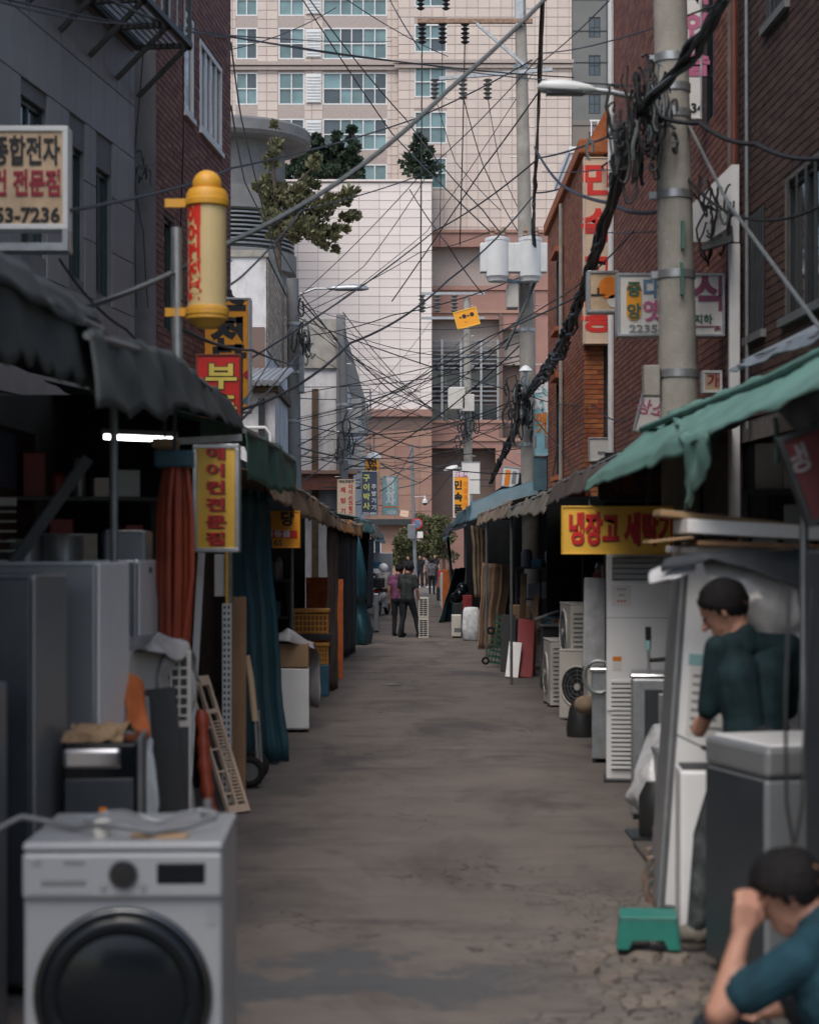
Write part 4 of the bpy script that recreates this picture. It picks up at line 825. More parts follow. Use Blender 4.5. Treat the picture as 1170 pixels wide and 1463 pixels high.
b = MB(); b.box(-W*.44, W*.44, -.1025, -.0985, H*.855, H*.975); b.build('header', 'ink_pink', T, local=True)
sign('plain white panel sign behind the orange vertical sign', 659, 686, 660, 706, 60.0, 'sign_white', [], 'galv', .1, bracket=(1, .4))
T, W, H = sign('pale blue vertical sign with yellow lettering beside the far utility pole', 762, 784, 545, 652, 36.5, 'sign_cyan', vert('형제', .5, .05, .42, .22, 'ink_white', bold=.05, width=1.1)+vert('메기', .5, .44, .72, .17, 'ink_orange', bold=.04)+[('▮▮', .45, .80, .16, 'ink_grey')], 'galv', .15, fw=.02, bracket=(1, .3))
b = MB(); b.box(-W/2, W/2, -.05, .1, -.68, -.01); b.build('base_box', 'tarp_blue', T, local=True)
sign('white board with an orange picture standing on the blue tarpaulin roof', 714, 740, 667, 696, 44, 'sign_white', [('▮', .35, .5, .75, 'ink_orange'), ('▮', .72, .45, .6, 'ink_grey')], 'galv', .08, tilt=.12)
sign('white notice board fixed low on the orange brick wall', 840, 872, 625, 660, 27.8, 'sign_white', [('▬', .6, .6, .3, 'ink_grey')], 'galv', .05)
sign('small white board leaning out with pink lettering behind the pole', 903, 938, 560, 620, 20.0, 'sign_white', [('상소', .5, .4, .4, 'ink_pink')], 'galv', .08, tilt=.25)
sign('brown lettered lightbox low behind the concrete pole', 1002, 1030, 530, 562, 17.2, 'sign_tan', [('개', .6, .5, .7, 'ink_maroon')], 'frame_white', .12, bracket=(1, .1))
T, W, H = sign('yellow plate with black lettering dangling from the cables', 653, 687, 441, 467, 50.0, 'sign_orange', [('▪●▪●', .52, .38, .30, 'ink_black'), ('▪▪', .42, .68, .16, 'ink_red')], 'sign_yellow', .05, fw=.03, tilt=-.26)
# rotating cylinder sign on a post
q = P(296, 468, 13.0); T = thing('cylinder_sign', 'yellow capped cream cylinder sign with red lettering mounted on a post', 'sign', q)
Hc = P(0, 243, 13.0).z-q.z; r0 = .137
b = MB(); b.lathe([(.001, .0), (.08, .0), (.137, .055), (.15, .06), (.15, .145), (.137, .15)], 32); b.build('bottom_cap', 'cap_yellow', T, smooth=True, local=True)
b = MB(); b.lathe([(.137, .15), (.137, .86)], 32); b.build('tube', 'tube_cream', T, smooth=True, local=True)
b = MB(); b.lathe([(.137, .86), (.15, .87), (.15, .945), (.13, .985), (.08, .99)], 32); b.build('top_cap', 'cap_yellow', T, smooth=True, local=True)
b = MB(); b.ball((0, 0, Hc-.105), .105, 24, 14); b.build('ball_finial', 'cap_yellow', T, smooth=True, local=True)
for z in (.11, .89): b = MB(); b.lathe([(.151, z-.025), (.156, z-.02), (.156, z+.02), (.151, z+.025)], 32); b.bar((-.14, 0, z), (-.30, .0, z), .035, .06); b.build('clamp', 'cap_yellow', T, local=True)
tb = MB()
for i, ch in enumerate('에어컨전문'):
    t = text_mb(ch, .155, bold=.05, width=1.0); z0 = .78-.135*i
    for k, (x, y, z) in enumerate(t.v):
        an = R(-90-38)+x/r0*.95; rr_ = r0+.001-y*.6+.002; t.v[k] = (rr_*math.cos(an), rr_*math.sin(an), z+z0)
    tb.add(t.v, t.f)
tb.build('lettering', 'ink_brightred', T, local=True, fix=False)
b = MB(); b.tube([P(254, 545, 13.02), P(252, 325, 13.02)], .04, 10); pst = b.build('post', 'galv', T, smooth=True)
pst.data.transform(Matrix.Translation(-Vector(q)))

# ================================================================ utility poles and street lamps
def pole(label, base, top, r0, r1, bands=(), m='concrete', bolts=True):
    T = thing('utility_pole', label, 'utility pole', base, world=True); base = Vector(base); top = Vector(top)
    b = MB(); n = 14; b.tube([base.lerp(top, i/n) for i in range(n+1)], [lerp(r0, r1, i/n) for i in range(n+1)], 20); b.build('shaft', m, T, smooth=True)
    for z in bands:
        t = (z-base.z)/(top.z-base.z); c = base.lerp(top, t); r = lerp(r0, r1, t); b = MB(); b.lathe([(r, -.04), (r+.012, -.035), (r+.012, .035), (r, .04)], 20, o=c); b.box(c.x-r-.06, c.x-r+.01, c.y-.03, c.y+.03, c.z-.03, c.z+.03); b.build('band', 'galv', T, smooth=True)
    if bolts:
        z = 3.4; s = 1
        while z < top.z-.3:
            t = (z-base.z)/(top.z-base.z); c = base.lerp(top, t); r = lerp(r0, r1, t); b = MB(); b.tube([c+Vector((s*r*.8, 0, 0)), c+Vector((s*(r+.13), 0, 0))], .012, 6); b.build('step_bolt', 'galv', T); z += .62; s = -s
    return T
p1 = pole('large concrete utility pole with metal bands beside the white lightbox sign', (2.44, 16, 0), (2.24, 16, 9.2), .185, .135, [3.55, 4.42, 5.12, 5.83, 6.06, 6.32], bolts=False)
b = MB(); b.box(2.36, 2.385, 15.78, 15.845, 4.62, 4.86); b.build('tape_strip', 'awn_green2', p1)
b = MB(); b.box(2.355, 2.375, 15.78, 15.845, 4.22, 4.5); b.build('tape_strip', 'awn_green2', p1)
b = MB(); b.box(2.05, 2.19, 15.9, 16.05, 3.35, 3.62); b.build('meter_box', 'concrete', p1, bevel=.01)
p2 = pole('tall concrete utility pole carrying the transformers', (2.58, 38, 0), (2.29, 38, 14.6), .2, .11, [4.2, 6.6, 8.4, 12.1])
z1 = P(0, 33, 38).z; z2 = P(0, 110, 38).z
b = MB(); b.bar((P(596, 0, 38).x, 37.82, z1), (P(760, 0, 38).x, 37.82, z1), .09, .09); b.build('crossarm', 'rust_metal', p2)
b = MB(); b.bar((P(680, 0, 38).x, 37.8, z1-.05), (P(747, 0, 38).x, 37.8, P(0, 95, 38).z), .06); b.build('brace', 'galv', p2)
b = MB(); b.bar((P(627, 0, 38).x, 37.82, z2-.07), (P(788, 0, 38).x, 37.82, z2+.12), .07, .07); b.build('crossarm', 'galv', p2)
b = MB(); b.bar((P(741, 0, 38).x, 37.86, z1-.1), (P(741, 0, 38).x, 37.86, z1+1.3), .16, .16); b.build('pole_cap', 'galv', p2)
def insulator(parent, x, y, z, s=1, m='black_plastic'):
    b = MB(); pr = []
    for k in range(5): pr += [(.03*s, -k*.07*s), (.075*s, -(k*.07+.02)*s), (.03*s, -(k*.07+.05)*s)]
    b.lathe(pr, 10, o=(x, y, z)); b.build('insulator', m, parent, smooth=True)
for px in (603, 632, 664): insulator(p2, P(px, 0, 38).x, 37.8, z1-.05, 1.3)
for px in (601, 637): insulator(p2, P(px, 0, 38).x, 37.8, z1+.62, 1.2)
for px in (621, 661, 696): insulator(p2, P(px, 0, 38).x, 37.8, z2-.08, 1.3, 'concrete_dk')
for i, (px0, px1) in enumerate(((690, 731), (738, 777))):
    a = P(px0, 402, 37.4); c = P(px1, 338, 37.4); T = thing('transformer', ('grey cylindrical transformer with finned sides on the tall utility pole, above the yellow plate side', 'grey cylindrical transformer on the tall utility pole, on the orange brick side')[i], 'transformer', ((a.x+c.x)/2, 37.4, a.z), 0, 'pole transformers')
    r = (c.x-a.x)*.42; Ht = c.z-a.z
    b = MB(); b.lathe([(r*.8, 0), (r*.85, .06), (r, .1), (r, Ht-.1), (r*1.04, Ht-.09), (r*1.04, Ht-.03), (r*.6, Ht)], 24); b.build('tank', 'frame_white', T, smooth=True, local=True)
    for s in (-1, 1): b = MB(); b.box(s*r*1.15-.07, s*r*1.15+.07, -r*.5, r*.5, Ht*.2, Ht*.85); b.build('radiator', 'frame_white', T, local=True, bevel=.015)
    for x in (-.1, .12): b = MB(); b.lathe([(.035, Ht), (.06, Ht+.04), (.035, Ht+.08), (.06, Ht+.12), (.03, Ht+.2)], 10, o=(x, 0, 0)); b.build('bushing', 'rust_metal', T, smooth=True, local=True)
    b = MB(); b.bar((0, 0, Ht*.5), ((2.44-T.location.x), .6, Ht*.5), .08); b.bar((0, 0, .05), ((2.44-T.location.x), .6, .05), .08); b.build('mount', 'galv', T, local=True)
b = MB(); a = P(724, 440, 37.6); b.box(a.x, a.x+.24, 37.5, 37.9, a.z, a.z+.5); b.build('junction_box', 'appl_cream', p2, bevel=.02)
T = thing('bracket_lamp', 'small white shaded lamp fixed to the tall utility pole', 'lamp', P(751, 530, 37.6)); b = MB(); b.lathe([(.14, 0), (.13, .03), (.06, .1), (.02, .12)], 20); b.build('shade', 'frame_white', T, smooth=True, local=True)
b = MB(); b.lathe([(.05, -.28), (.05, 0)], 12); b.build('glass_body', 'galv', T, smooth=True, local=True); b = MB(); b.bar((0, 0, -.25), (-.02, .25, -.3), .03); b.build('arm', 'metal_dark', T, local=True)
p3 = pole('distant thin concrete utility pole beyond the transformers', (2.45, 75, 0), (2.36, 75, 12.4), .21, .14, [8, 10])
for py in (420, 455): z = P(0, py, 75).z; b = MB(); b.bar((P(602, 0, 75).x, 74.8, z), (P(692, 0, 75).x, 74.8, z), .1, .1); b.build('crossarm', 'galv', p3)
for px in (603, 624, 649): insulator(p3, P(px, 0, 75).x, 74.75, P(0, 422, 75).z, 2.2, 'concrete_dk')
for (px, py, ww, hh) in ((640, 585, .7, .9), (660, 588, .5, .7)): c = P(px, py, 74.5); b = MB(); b.box(c.x, c.x+ww, 74.3, 74.75, c.z, c.z+hh); b.build('transformer_box', 'appl_cream', p3, bevel=.03)
p4 = pole('dark square topped utility pole with a long street lamp on the left', (P(424, 0, 45).x, 45, 0), (P(418, 0, 45).x, 45, P(0, 398, 45).z), .17, .15, [5.2, 6.4, 7.6], m='concrete_dk')
b = MB(); a = P(428, 480, 44.8); b.box(a.x, a.x+.12, 44.6, 44.8, a.z-1.4, a.z); b.build('cable_box', 'metal_grey', p4, bevel=.01)
p5 = pole('plain grey utility pole beside the weathered building', (P(494, 0, 50).x, 50, 0), (P(489, 0, 50).x, 50, P(0, 470, 50).z), .13, .11, [4.5, 6.0], m='concrete_dk')
p6 = pole('slim steel sign pole at the street end', (P(594, 0, 95).x, 95, 0), (P(588, 0, 95).x, 95, P(0, 635, 95).z), .10, .08, [], m='metal_grey', bolts=False)
c = P(596, 748, 94.8); fr = Fr(c, (1, 0, 0)); b = MB(); n = 24; b.prism([(.29*math.cos(2*math.pi*k/n), .29*math.sin(2*math.pi*k/n)) for k in range(n)], .0, .04, fr); b.build('round_sign_rim', 'red_bright', p6)
b = MB(); b.prism([(.22*math.cos(2*math.pi*k/n), .22*math.sin(2*math.pi*k/n)) for k in range(n)], .04, .055, fr); b.build('round_sign_face', 'ink_blue', p6)
b = MB(); b.bar(fr(-.16, .06, .16), fr(.16, .06, -.16), .06, .02); b.build('round_sign_slash', 'red_bright', p6)
b = MB(); b.box(c.x+.0, c.x+.3, 94.7, 94.75, c.z-.75, c.z-.42); b.build('plate', 'sign_white', p6); b = MB(); b.box(c.x-.5, c.x-.1, 94.6, 94.85, c.z-.8, c.z-.05); b.build('control_box', 'metal_grey', p6, bevel=.02)
T = thing('ball_camera', 'white hanging dome camera near the street end', 'camera', P(607, 722, 93)); b = MB(); b.lathe([(.001, 0), (.09, .03), (.12, .12)], 16); b.build('dome', 'black_gloss', T, smooth=True, local=True); b = MB(); b.lathe([(.13, .12), (.13, .25), (.05, .32), (.03, .5)], 16); b.bar((0, 0, .48), (-.5, 1.2, .48), .04); b.build('housing', 'frame_white', T, smooth=True, local=True)
def lamp_head(label, a, c, Y, arm, m='frame_white', thick=1.0):
    a = P(*a, Y); c = P(*c, Y); T = thing('street_lamp', label, 'street lamp', a, world=True); d = c-a; b = MB(); n = 12; k = 16; vs = []
    for i in range(n+1):
        t = i/n; w_ = .13*thick*math.sin(math.pi*min(1, .12+.8*t))**.6*(1-.25*t) if i not in (0, n) else .03; p = a+d*t
        for j in range(k): q = 2*math.pi*j/k; vs.append(p+Vector((0, w_*math.cos(q), max(-.035, w_*.62*math.sin(q)))))
    b.add(vs, [(i*k+j, i*k+(j+1) % k, (i+1)*k+(j+1) % k, (i+1)*k+j) for i in range(n) for j in range(k)]+[tuple(range(k)), tuple(range(n*k, n*k+k))]); b.build('head', m, T, smooth=True)
    b = MB(); b.box(a.x+d.x*.15, a.x+d.x*.8, Y-.07, Y+.07, (a.z+c.z)/2-.05, (a.z+c.z)/2-.034); b.build('lens', 'mid_grey_plastic', T)
    b = MB(); b.tube([c]+arm, .026, 10); b.build('arm', 'galv', T, smooth=True); return T
lamp_head('white teardrop street lamp on the large concrete pole', (768, 124), (851, 128), 15.9, [P(875, 131, 15.9), P(912, 140, 15.9), P(940, 150, 16)], thick=1.0)
lamp_head('long flat street lamp on the left utility pole', (527, 412), (467, 412), 45, [P(450, 412, 45), P(430, 420, 45)], 'galv', 1.5)
lamp_head('distant pale street lamp on the thin concrete pole', (655, 668), (634, 672), 75, [P(662, 668, 75), P(670, 655, 75)], 'frame_white', 2)

# ================================================================ overhead cables
def where(p):
    x, y, Y = p
    if Y >= 60: return 'the distant pole'
    if x < 360 and Y < 32: return 'the left hand buildings'
    if x < 520 and 40 <= Y <= 52: return 'the left utility poles'
    if 560 <= x <= 800 and 30 <= Y <= 45: return 'the transformer pole'
    if x > 850 and Y < 25: return 'the large concrete pole'
    return 'the towers'
def cable(pts, r, sag=0, m='cable', n=22, label=None, group=None, wob=0):
    """pts: (px, py, Y) waypoints; sag in metres between waypoints"""
    w3 = [P(*p) for p in pts]; out = []
    for a, c in zip(w3, w3[1:]):
        for i in range(n):
            t = i/n; p = a.lerp(c, t); p.z -= sag*4*t*(1-t)
            if wob: p += Vector((noise.noise(p*3), noise.noise(p*3+Vector((5,0,0))), noise.noise(p*3+Vector((0,5,0)))))*wob
            out.append(p)
    out.append(w3[-1]); b = MB(); b.tube(out, r, 6); o = b.build('overhead_cable', m, smooth=True)
    if not label:
        a, c = where(pts[0]), where(pts[-1]); lab = 'thin black cable strung between %s and %s' % (a, c) if a != c else 'thin black cable running close along %s' % a
    return tag(o, label or lab, 'cable', group or (None if label else 'thin overhead cables'))
cable([(132, 436, 12.5), (330, 345, 13.5), (500, 248, 15), (640, 128, 16.5), (800, -25, 18)], .021, .03, 'cable_grey', label='thick grey diagonal cable rising from the left post to above the lamp')
cable([(345, 585, 19), (500, 490, 25), (640, 400, 32), (765, 275, 38), (870, 230, 27), (915, 160, 16.2)], .017, .12, label='thick sagging black cable from the red sign to the large pole')
cable([(764, 210, 33), (800, 262, 28), (875, 290, 20), (940, 302, 16)], .022, .05, label='thick black cable branching from the vertical cable to the large pole')
cable([(915, 150, 16), (1000, 175, 15), (1080, 205, 14.2), (1180, 225, 13.2)], .02, .05, label='thick black cable running from the large pole to the dark brick wall')
cable([(980, 170, 16), (1040, 290, 14), (1110, 385, 12), (1180, 480, 10.5)], .014, .0, 'cable_grey', label='grey stay wire slanting down from the large pole over the awning')
def bundle(label, pts, r, strands, seed, wob):
    rn = random.Random(seed); w3 = [P(*p) for p in pts]; T = thing('cable_bundle', label, 'cable bundle', w3[-1], world=True)
    for k in range(strands):
        ph = rn.uniform(0, 6.28); tw = rn.uniform(.6, 1.6)*rn.choice((-1, 1)); out = []; rr_ = r*rn.uniform(.25, .75); m = 16*(len(w3)-1); base = resample(w3, m); sg = rn.uniform(0, wob)
        for i, p in enumerate(base):
            t = i/(m-1); a = ph+tw*t*7; q = p+Vector((math.cos(a), .3*math.sin(a), math.sin(a)))*rr_; q += Vector((noise.noise(p*1.7+Vector((k*3.1, 0, 0))), 0, noise.noise(p*1.7+Vector((0, k*3.1, 0)))))*wob*math.sin(math.pi*t); q.z -= sg*math.sin(math.pi*t); out.append(q)
        b = MB(); b.tube(out, r*rn.uniform(.22, .42), 6); b.build('strand', 'cable' if rn.random() < .85 else 'cable_grey', T, smooth=True)
bundle('heavy black cable bundle entering the large pole from above', [(1040, -10, 12), (985, 75, 14), (905, 165, 15.9)], 0.055, 9, 1, 0.05)
bundle('heavy black cable bundle drooping from the large pole to the tall pole', [(905, 165, 15.8), (885, 260, 17.5), (845, 375, 21), (812, 470, 26), (752, 565, 37.6)], 0.06, 12, 2, 0.07)
bundle('second looser black bundle drooping from the large pole to the tall pole', [(898, 175, 15.8), (875, 280, 17.5), (850, 360, 21), (805, 490, 26), (750, 570, 37.5)], 0.06, 6, 3, 0.14)
bundle('heavy black cable bundle running down from the tall pole to the far stalls', [(748, 570, 37.6), (728, 630, 45), (700, 690, 60)], 0.09, 9, 4, 0.08)
bundle('thick black vertical cable hanging past the transformers', [(776, -10, 30), (770, 130, 32), (764, 250, 34), (762, 330, 37), (768, 395, 37.6), (735, 470, 37.6), (722, 500, 37.7)], 0.05, 7, 5, 0.03)
thin = [
 ((-5, -5, 14), (330, 50, 24), (560, 58, 60)), ((150, -5, 16), (330, 52, 26), (820, 110, 38)), ((-5, 0, 12), (225, 30, 20), (600, 90, 38), (975, 125, 16)),
 ((100, 300, 12), (330, 240, 24), (590, 170, 36), (760, 85, 38)), ((330, 70, 28), (480, 10, 34)), ((430, -5, 40), (560, 190, 44), (700, 330, 38)), ((440, -5, 42), (580, 170, 46), (690, 300, 40), (770, 385, 38)),
 ((490, -5, 30), (640, 80, 38)), ((505, 600, 42), (640, 505, 38), (790, 430, 28), (905, 330, 17)), ((420, 640, 45), (560, 560, 42), (700, 480, 38), (880, 395, 20)), ((420, 600, 45), (620, 540, 40), (745, 470, 38)),
 ((430, 660, 45), (560, 630, 50), (740, 575, 38)), ((427, 480, 45), (560, 450, 42), (745, 395, 38)), ((427, 440, 45), (520, 380, 42), (610, 250, 38)), ((427, 450, 45), (600, 360, 42), (700, 330, 38)),
 ((495, 560, 50), (620, 600, 60), (665, 590, 75)), ((495, 600, 50), (600, 640, 60), (668, 620, 75)), ((495, 640, 50), (585, 655, 60), (745, 580, 38)), ((430, 430, 45), (560, 560, 60), (665, 600, 75)), ((430, 420, 45), (500, 510, 50), (600, 560, 70)),
 ((603, 60, 38), (602, 260, 38), (600, 520, 40)), ((632, 60, 38), (630, 240, 38), (628, 350, 39)), ((664, 60, 38), (661, 200, 38), (657, 350, 39)), ((621, 135, 38), (650, 230, 38), (715, 300, 38)), ((661, 135, 38), (690, 235, 38), (740, 330, 38)), ((696, 135, 38), (715, 240, 38), (742, 300, 38)),
 ((770, 130, 33), (690, 240, 38), (560, 430, 45)), ((1050, -5, 14), (775, 75, 30), (600, 250, 38), (425, 425, 45)), ((870, 0, 20), (770, 90, 38), (610, 330, 45), (430, 470, 45)), ((975, 140, 16), (770, 225, 30), (620, 330, 38), (345, 520, 24)),
 ((555, -5, 44), (600, 70, 38)), ((585, 270, 38), (640, 350, 36), (690, 420, 37)), ((90, 445, 11), (250, 390, 13), (330, 372, 16)), ((260, 430, 13), (345, 395, 18), (430, 300, 30), (600, 250, 38)), ((85, 370, 12), (180, 470, 13), (280, 540, 15)), ((260, 470, 13), (360, 500, 20), (425, 520, 45)),
 ((345, 600, 20), (430, 500, 45)), ((345, 580, 20), (425, 450, 44)), ((205, 70, 20), (190, 240, 20), (195, 440, 20)), ((190, 235, 20), (205, 330, 20), (212, 440, 20)), ((262, -5, 21), (262, 200, 21.5), (258, 330, 22)), ((330, 150, 30), (350, 260, 36), (420, 390, 45)), ((330, 60, 30), (345, 170, 36), (400, 390, 45)),
 ((745, 560, 38), (850, 580, 27), (900, 600, 22)), ((745, 575, 38), (800, 640, 32), (840, 700, 26)), ((790, 545, 35), (800, 600, 33), (788, 690, 33)), ((975, 235, 16), (860, 242, 24), (775, 245, 34)), ((975, 245, 16), (1060, 310, 15), (1180, 290, 13.5)), ((980, 260, 16), (1030, 300, 17)), ((945, 330, 16), (840, 330, 27)),
 ((590, 640, 70), (560, 690, 60), (500, 720, 50)), ((665, 640, 75), (600, 690, 80), (545, 700, 64)), ((665, 650, 75), (610, 720, 85)), ((665, 560, 75), (735, 520, 38)), ((740, 590, 38), (690, 620, 60), (600, 640, 75)), ((1140, 1200, 6.6), (1128, 1000, 6.7), (1150, 830, 7)),
 ((600, 690, 95), (540, 660, 60), (430, 640, 45)), ((595, 650, 95), (665, 640, 75)), ((590, 665, 95), (500, 700, 50))]
for i, t in enumerate(thin[:-4]+thin[-3:]):
    random.seed(100+i); cable(list(t), random.choice((.006, .008, .010)) * (1 + .012*max(q[2] for q in t)), random.uniform(.01, .10), n=12)
rn = random.Random(77)
for i in range(34):
    x0 = rn.choice((425, 490, 430)); Y0 = 45 if x0 < 450 else 50; y0 = rn.uniform(430, 690); x1, Y1 = rn.choice(((745, 38), (668, 75), (615, 90), (760, 38), (668, 75))); y1 = rn.uniform(440, 680)
    cable([(x0, y0, Y0), (x1, y1, Y1)], rn.choice((.008, .011, .014)), rn.uniform(.05, .5), n=24)
def tangle(label, c, Y, spread, n, seed, r=.008, group='tangled cable clusters'):
    rn = random.Random(seed); T = thing('cable_tangle', label, 'cables', P(*c, Y), world=True, group=None)
    for i in range(n):
        p = P(*c, Y)+Vector((rn.gauss(0, spread*.3), rn.uniform(-.12, .05), rn.gauss(0, spread*.5))); rad = rn.uniform(.03, .12)*spread/.3; pts = []; tw = rn.uniform(0, 3); a0 = rn.uniform(0, 6)
        for k in range(15): a = a0+k*.36; pts.append(p+Vector((rad*.6*math.cos(a)*math.cos(tw), rad*.3*math.cos(a)*math.sin(tw)-.05, rad*math.sin(a)*1.9))+Vector((noise.noise(p*9+Vector((k*.35, i, 0))), 0, noise.noise(p*9+Vector((k*.35, 0, i))))) * rad*.5)
        b = MB(); b.tube(pts, r*rn.uniform(.6, 1.4), 5); b.build('loop', 'cable' if rn.random() < .8 else 'cable_grey', T, smooth=True)
tangle('dense black cable tangle wrapped round the large concrete pole', (925, 165), 15.75, .34, 46, 1, .011)
tangle('black cable tangle hanging just below the lamp arm', (895, 210), 15.8, .30, 30, 2, .012)
tangle('black cable tangle on the tall pole below the bracket lamp', (745, 580), 37.6, .5, 34, 3, .02)
tangle('cable loops hanging on the left utility pole', (430, 490), 44.7, .5, 18, 4, .018)
tangle('coil of thin wires fixed to the grey corner wall', (196, 240), 20.4, .25, 14, 5, .008)
tangle('cable loops in front of the slanted white panel', (1020, 310), 16.9, .3, 12, 6, .01)
tangle('cable loops on the distant thin pole', (668, 610), 74.6, .8, 16, 7, .025)
tangle('cable loops on the plain grey pole', (492, 640), 49.7, .5, 10, 8, .018)
# lit fluorescent tube
T = thing('fluorescent_lamp', 'lit white fluorescent tube hanging under the dark grey awning', 'lamp', P(199, 626, 11.5), rot=(0, R(2.5), 0)); b = MB(); b.tube([(-.22, 0, 0), (.22, 0, 0)], .014, 10); b.build('tube', 'tube_lit', T, smooth=True, local=True)
b = MB(); b.box(-.24, .24, -.02, .02, .018, .05); b.build('housing', 'mid_grey_plastic', T, local=True); b = MB(); b.bar((-.15, 0, .05), (-.15, 0, .55), .01); b.bar((.15, 0, .05), (.15, 0, .55), .01); b.build('hanger', 'metal_dark', T, local=True)
# ================================================================ appliances and goods (local frames: front faces -y, origin at the base)
def gb(T, name, m, x0, x1, y0, y1, z0, z1, bevel=.008, smooth=False):
    b = MB(); b.box(x0, x1, y0, y1, z0, z1); return b.build(name, m, T, local=True, bevel=bevel)
def disc(T, name, m, x, z, y, r, d=.01, n=32, prof=None):
    b = MB(); fr = Fr((x, y, z), (1, 0, 0), (0, 0, 1)); b.prism([(r*math.cos(2*math.pi*k/n), r*math.sin(2*math.pi*k/n)) for k in range(n)], 0, d, fr); return b.build(name, m, T, local=True, smooth=True)
def ring(T, name, m, x, z, y, r, t, n=40, d=1.0):
    b = MB(); k = 10; vs = []
    for i in range(n):
        a = 2*math.pi*i/n
        for j in range(k): q = 2*math.pi*j/k; rr_ = r+t*math.cos(q); vs.append((x+rr_*math.cos(a), y+t*d*math.sin(q), z+rr_*math.sin(a)))
    b.add(vs, [(i*k+j, i*k+(j+1) % k, ((i+1) % n)*k+(j+1) % k, ((i+1) % n)*k+j) for i in range(n) for j in range(k)]); return b.build(name, m, T, local=True, smooth=2)
# ---- washing machine
Yw = 6.27; T = thing('washing_machine', 'white front loading washing machine with a large black round door', 'washing machine', (P(171, 0, Yw).x, Yw+.36, 0), R(1.5))
gb(T, 'cabinet', 'appl_wash', -.343, .343, -.34, .36, .03, .955, .018)
gb(T, 'top_lid', 'appl_wash', -.345, .345, -.352, .362, .957, .99, .012)
b = MB(); b.prism([(-.343, .80), (.343, .80), (.343, .955), (-.343, .955)], -.368, -.342); b.build('control_panel', 'appl_wash', T, local=True, bevel=.012)
ring(T, 'door_ring', 'dark_chrome', 0, .46, -.352, .292, .016, 56); ring(T, 'door_frame', 'black_gloss', 0, .46, -.36, .248, .040, 56, .9)
b = MB(); n = 40; pr = [(.235, -.375), (.19, -.388), (.12, -.40), (.05, -.405), (.001, -.406)]; vs = []
for r_, y in pr:
    for k in range(n): a = 2*math.pi*k/n; vs.append((r_*math.cos(a), y, .46+r_*math.sin(a)))
b.add(vs, [(i*n+k, i*n+(k+1) % n, (i+1)*n+(k+1) % n, (i+1)*n+k) for i in range(4) for k in range(n)]); b.build('door_glass', 'black_gloss', T, local=True, smooth=2)
gb(T, 'drawer_grip', 'mid_grey_plastic', -.278, -.122, -.371, -.364, .842, .866, .004); gb(T, 'drawer_panel', 'appl_wash', -.325, -.105, -.3695, -.36, .812, .945, .004)
b = MB(); fr = Fr((.004, -.366, .885), (1, 0, 0)); vs = []; n = 28
b.lathe([(.046, 0), (.046, .022), (.040, .03), (.001, .031)], n, fr=lambda x, y, z: Vector((.004+x, -.366-z, .885+y))); b.build('dial', 'dark_chrome', T, local=True, smooth=True)
ring(T, 'dial_bezel', 'mid_grey_plastic', .004, .885, -.368, .046, .006)
for x in (-.065, .072): disc(T, 'button', 'appl_silver', x, .842, -.367, .013, .008)
gb(T, 'display', 'black_gloss', .118, .286, -.371, -.36, .848, .922, .006)
letters(T, 'LG', -.293, .925, -.371, .026, 'ink_grey'); letters(T, 'TROMM', -.165, .925, -.371, .02, 'ink_grey')
gb(T, 'sticker', 'ink_grey', .288, .322, -.343, -.3405, .70, .755, .0); ring(T, 'energy_label', 'red_bright', -.285, .315, -.342, .03, .006); disc(T, 'energy_label_face', 'sign_white', -.285, .315, -.3405, .026, .002)
gb(T, 'door_tab', 'appl_silver', -.055, .07, -.412, -.395, .255, .29, .006)
for x in (-.3, .3):
    for y in (-.3, .3): b = MB(); b.lathe([(.03, 0), (.03, .03)], 12, o=(x, y, 0)); b.build('foot', 'rubber', T, local=True)
xo = T.location.x
b = MB(); rn = random.Random(4); pts = [Vector((xo-.5+.1*i, 6.45+.12*math.sin(i*.9), 1.005+.018*(1+math.sin(i*1.7)))) for i in range(9)]; pts[0] = Vector((xo-.62, 6.5, .92)); b.tube(resample(pts, 40), .011, 8); tag(b.build('drain_hose', 'mid_grey_plastic', smooth=True), 'grey drain hose lying across the top of the washing machine', 'hose')
b = MB(); pts = [Vector((xo-.2+.07*i, 6.72+.06*math.sin(i*1.3), 1.0+.03*abs(math.sin(i*.8)))) for i in range(8)]; b.tube(resample(pts, 30), .008, 8); tag(b.build('coiled_cable', 'appl_silver', smooth=True), 'pale cord coiled along the back edge of the washing machine top', 'cord')
b = MB(); b.lathe([(.03, 0), (.034, .02), (.03, .055), (.012, .06)], 14, o=(xo-.085, 6.42, .99)); tag(b.build('hose_fitting', 'appl_cream', smooth=True), 'small cream plastic fitting on the washing machine top', 'fitting')
b = MB(); b.lathe([(.028, 0), (.028, .03), (.016, .035), (.016, .07)], 14, o=(xo+.24, 6.85, .99)); tag(b.build('valve', 'mid_grey_plastic', smooth=True), 'small grey valve on the back corner of the washing machine', 'valve')
b = MB(); b.box(xo+.02, xo+.22, 6.36, 6.43, .99, 1.0); tag(b.build('rubber_strip', 'cardboard', bevel=.003), 'flat brown strip lying on the washing machine top', 'strip')

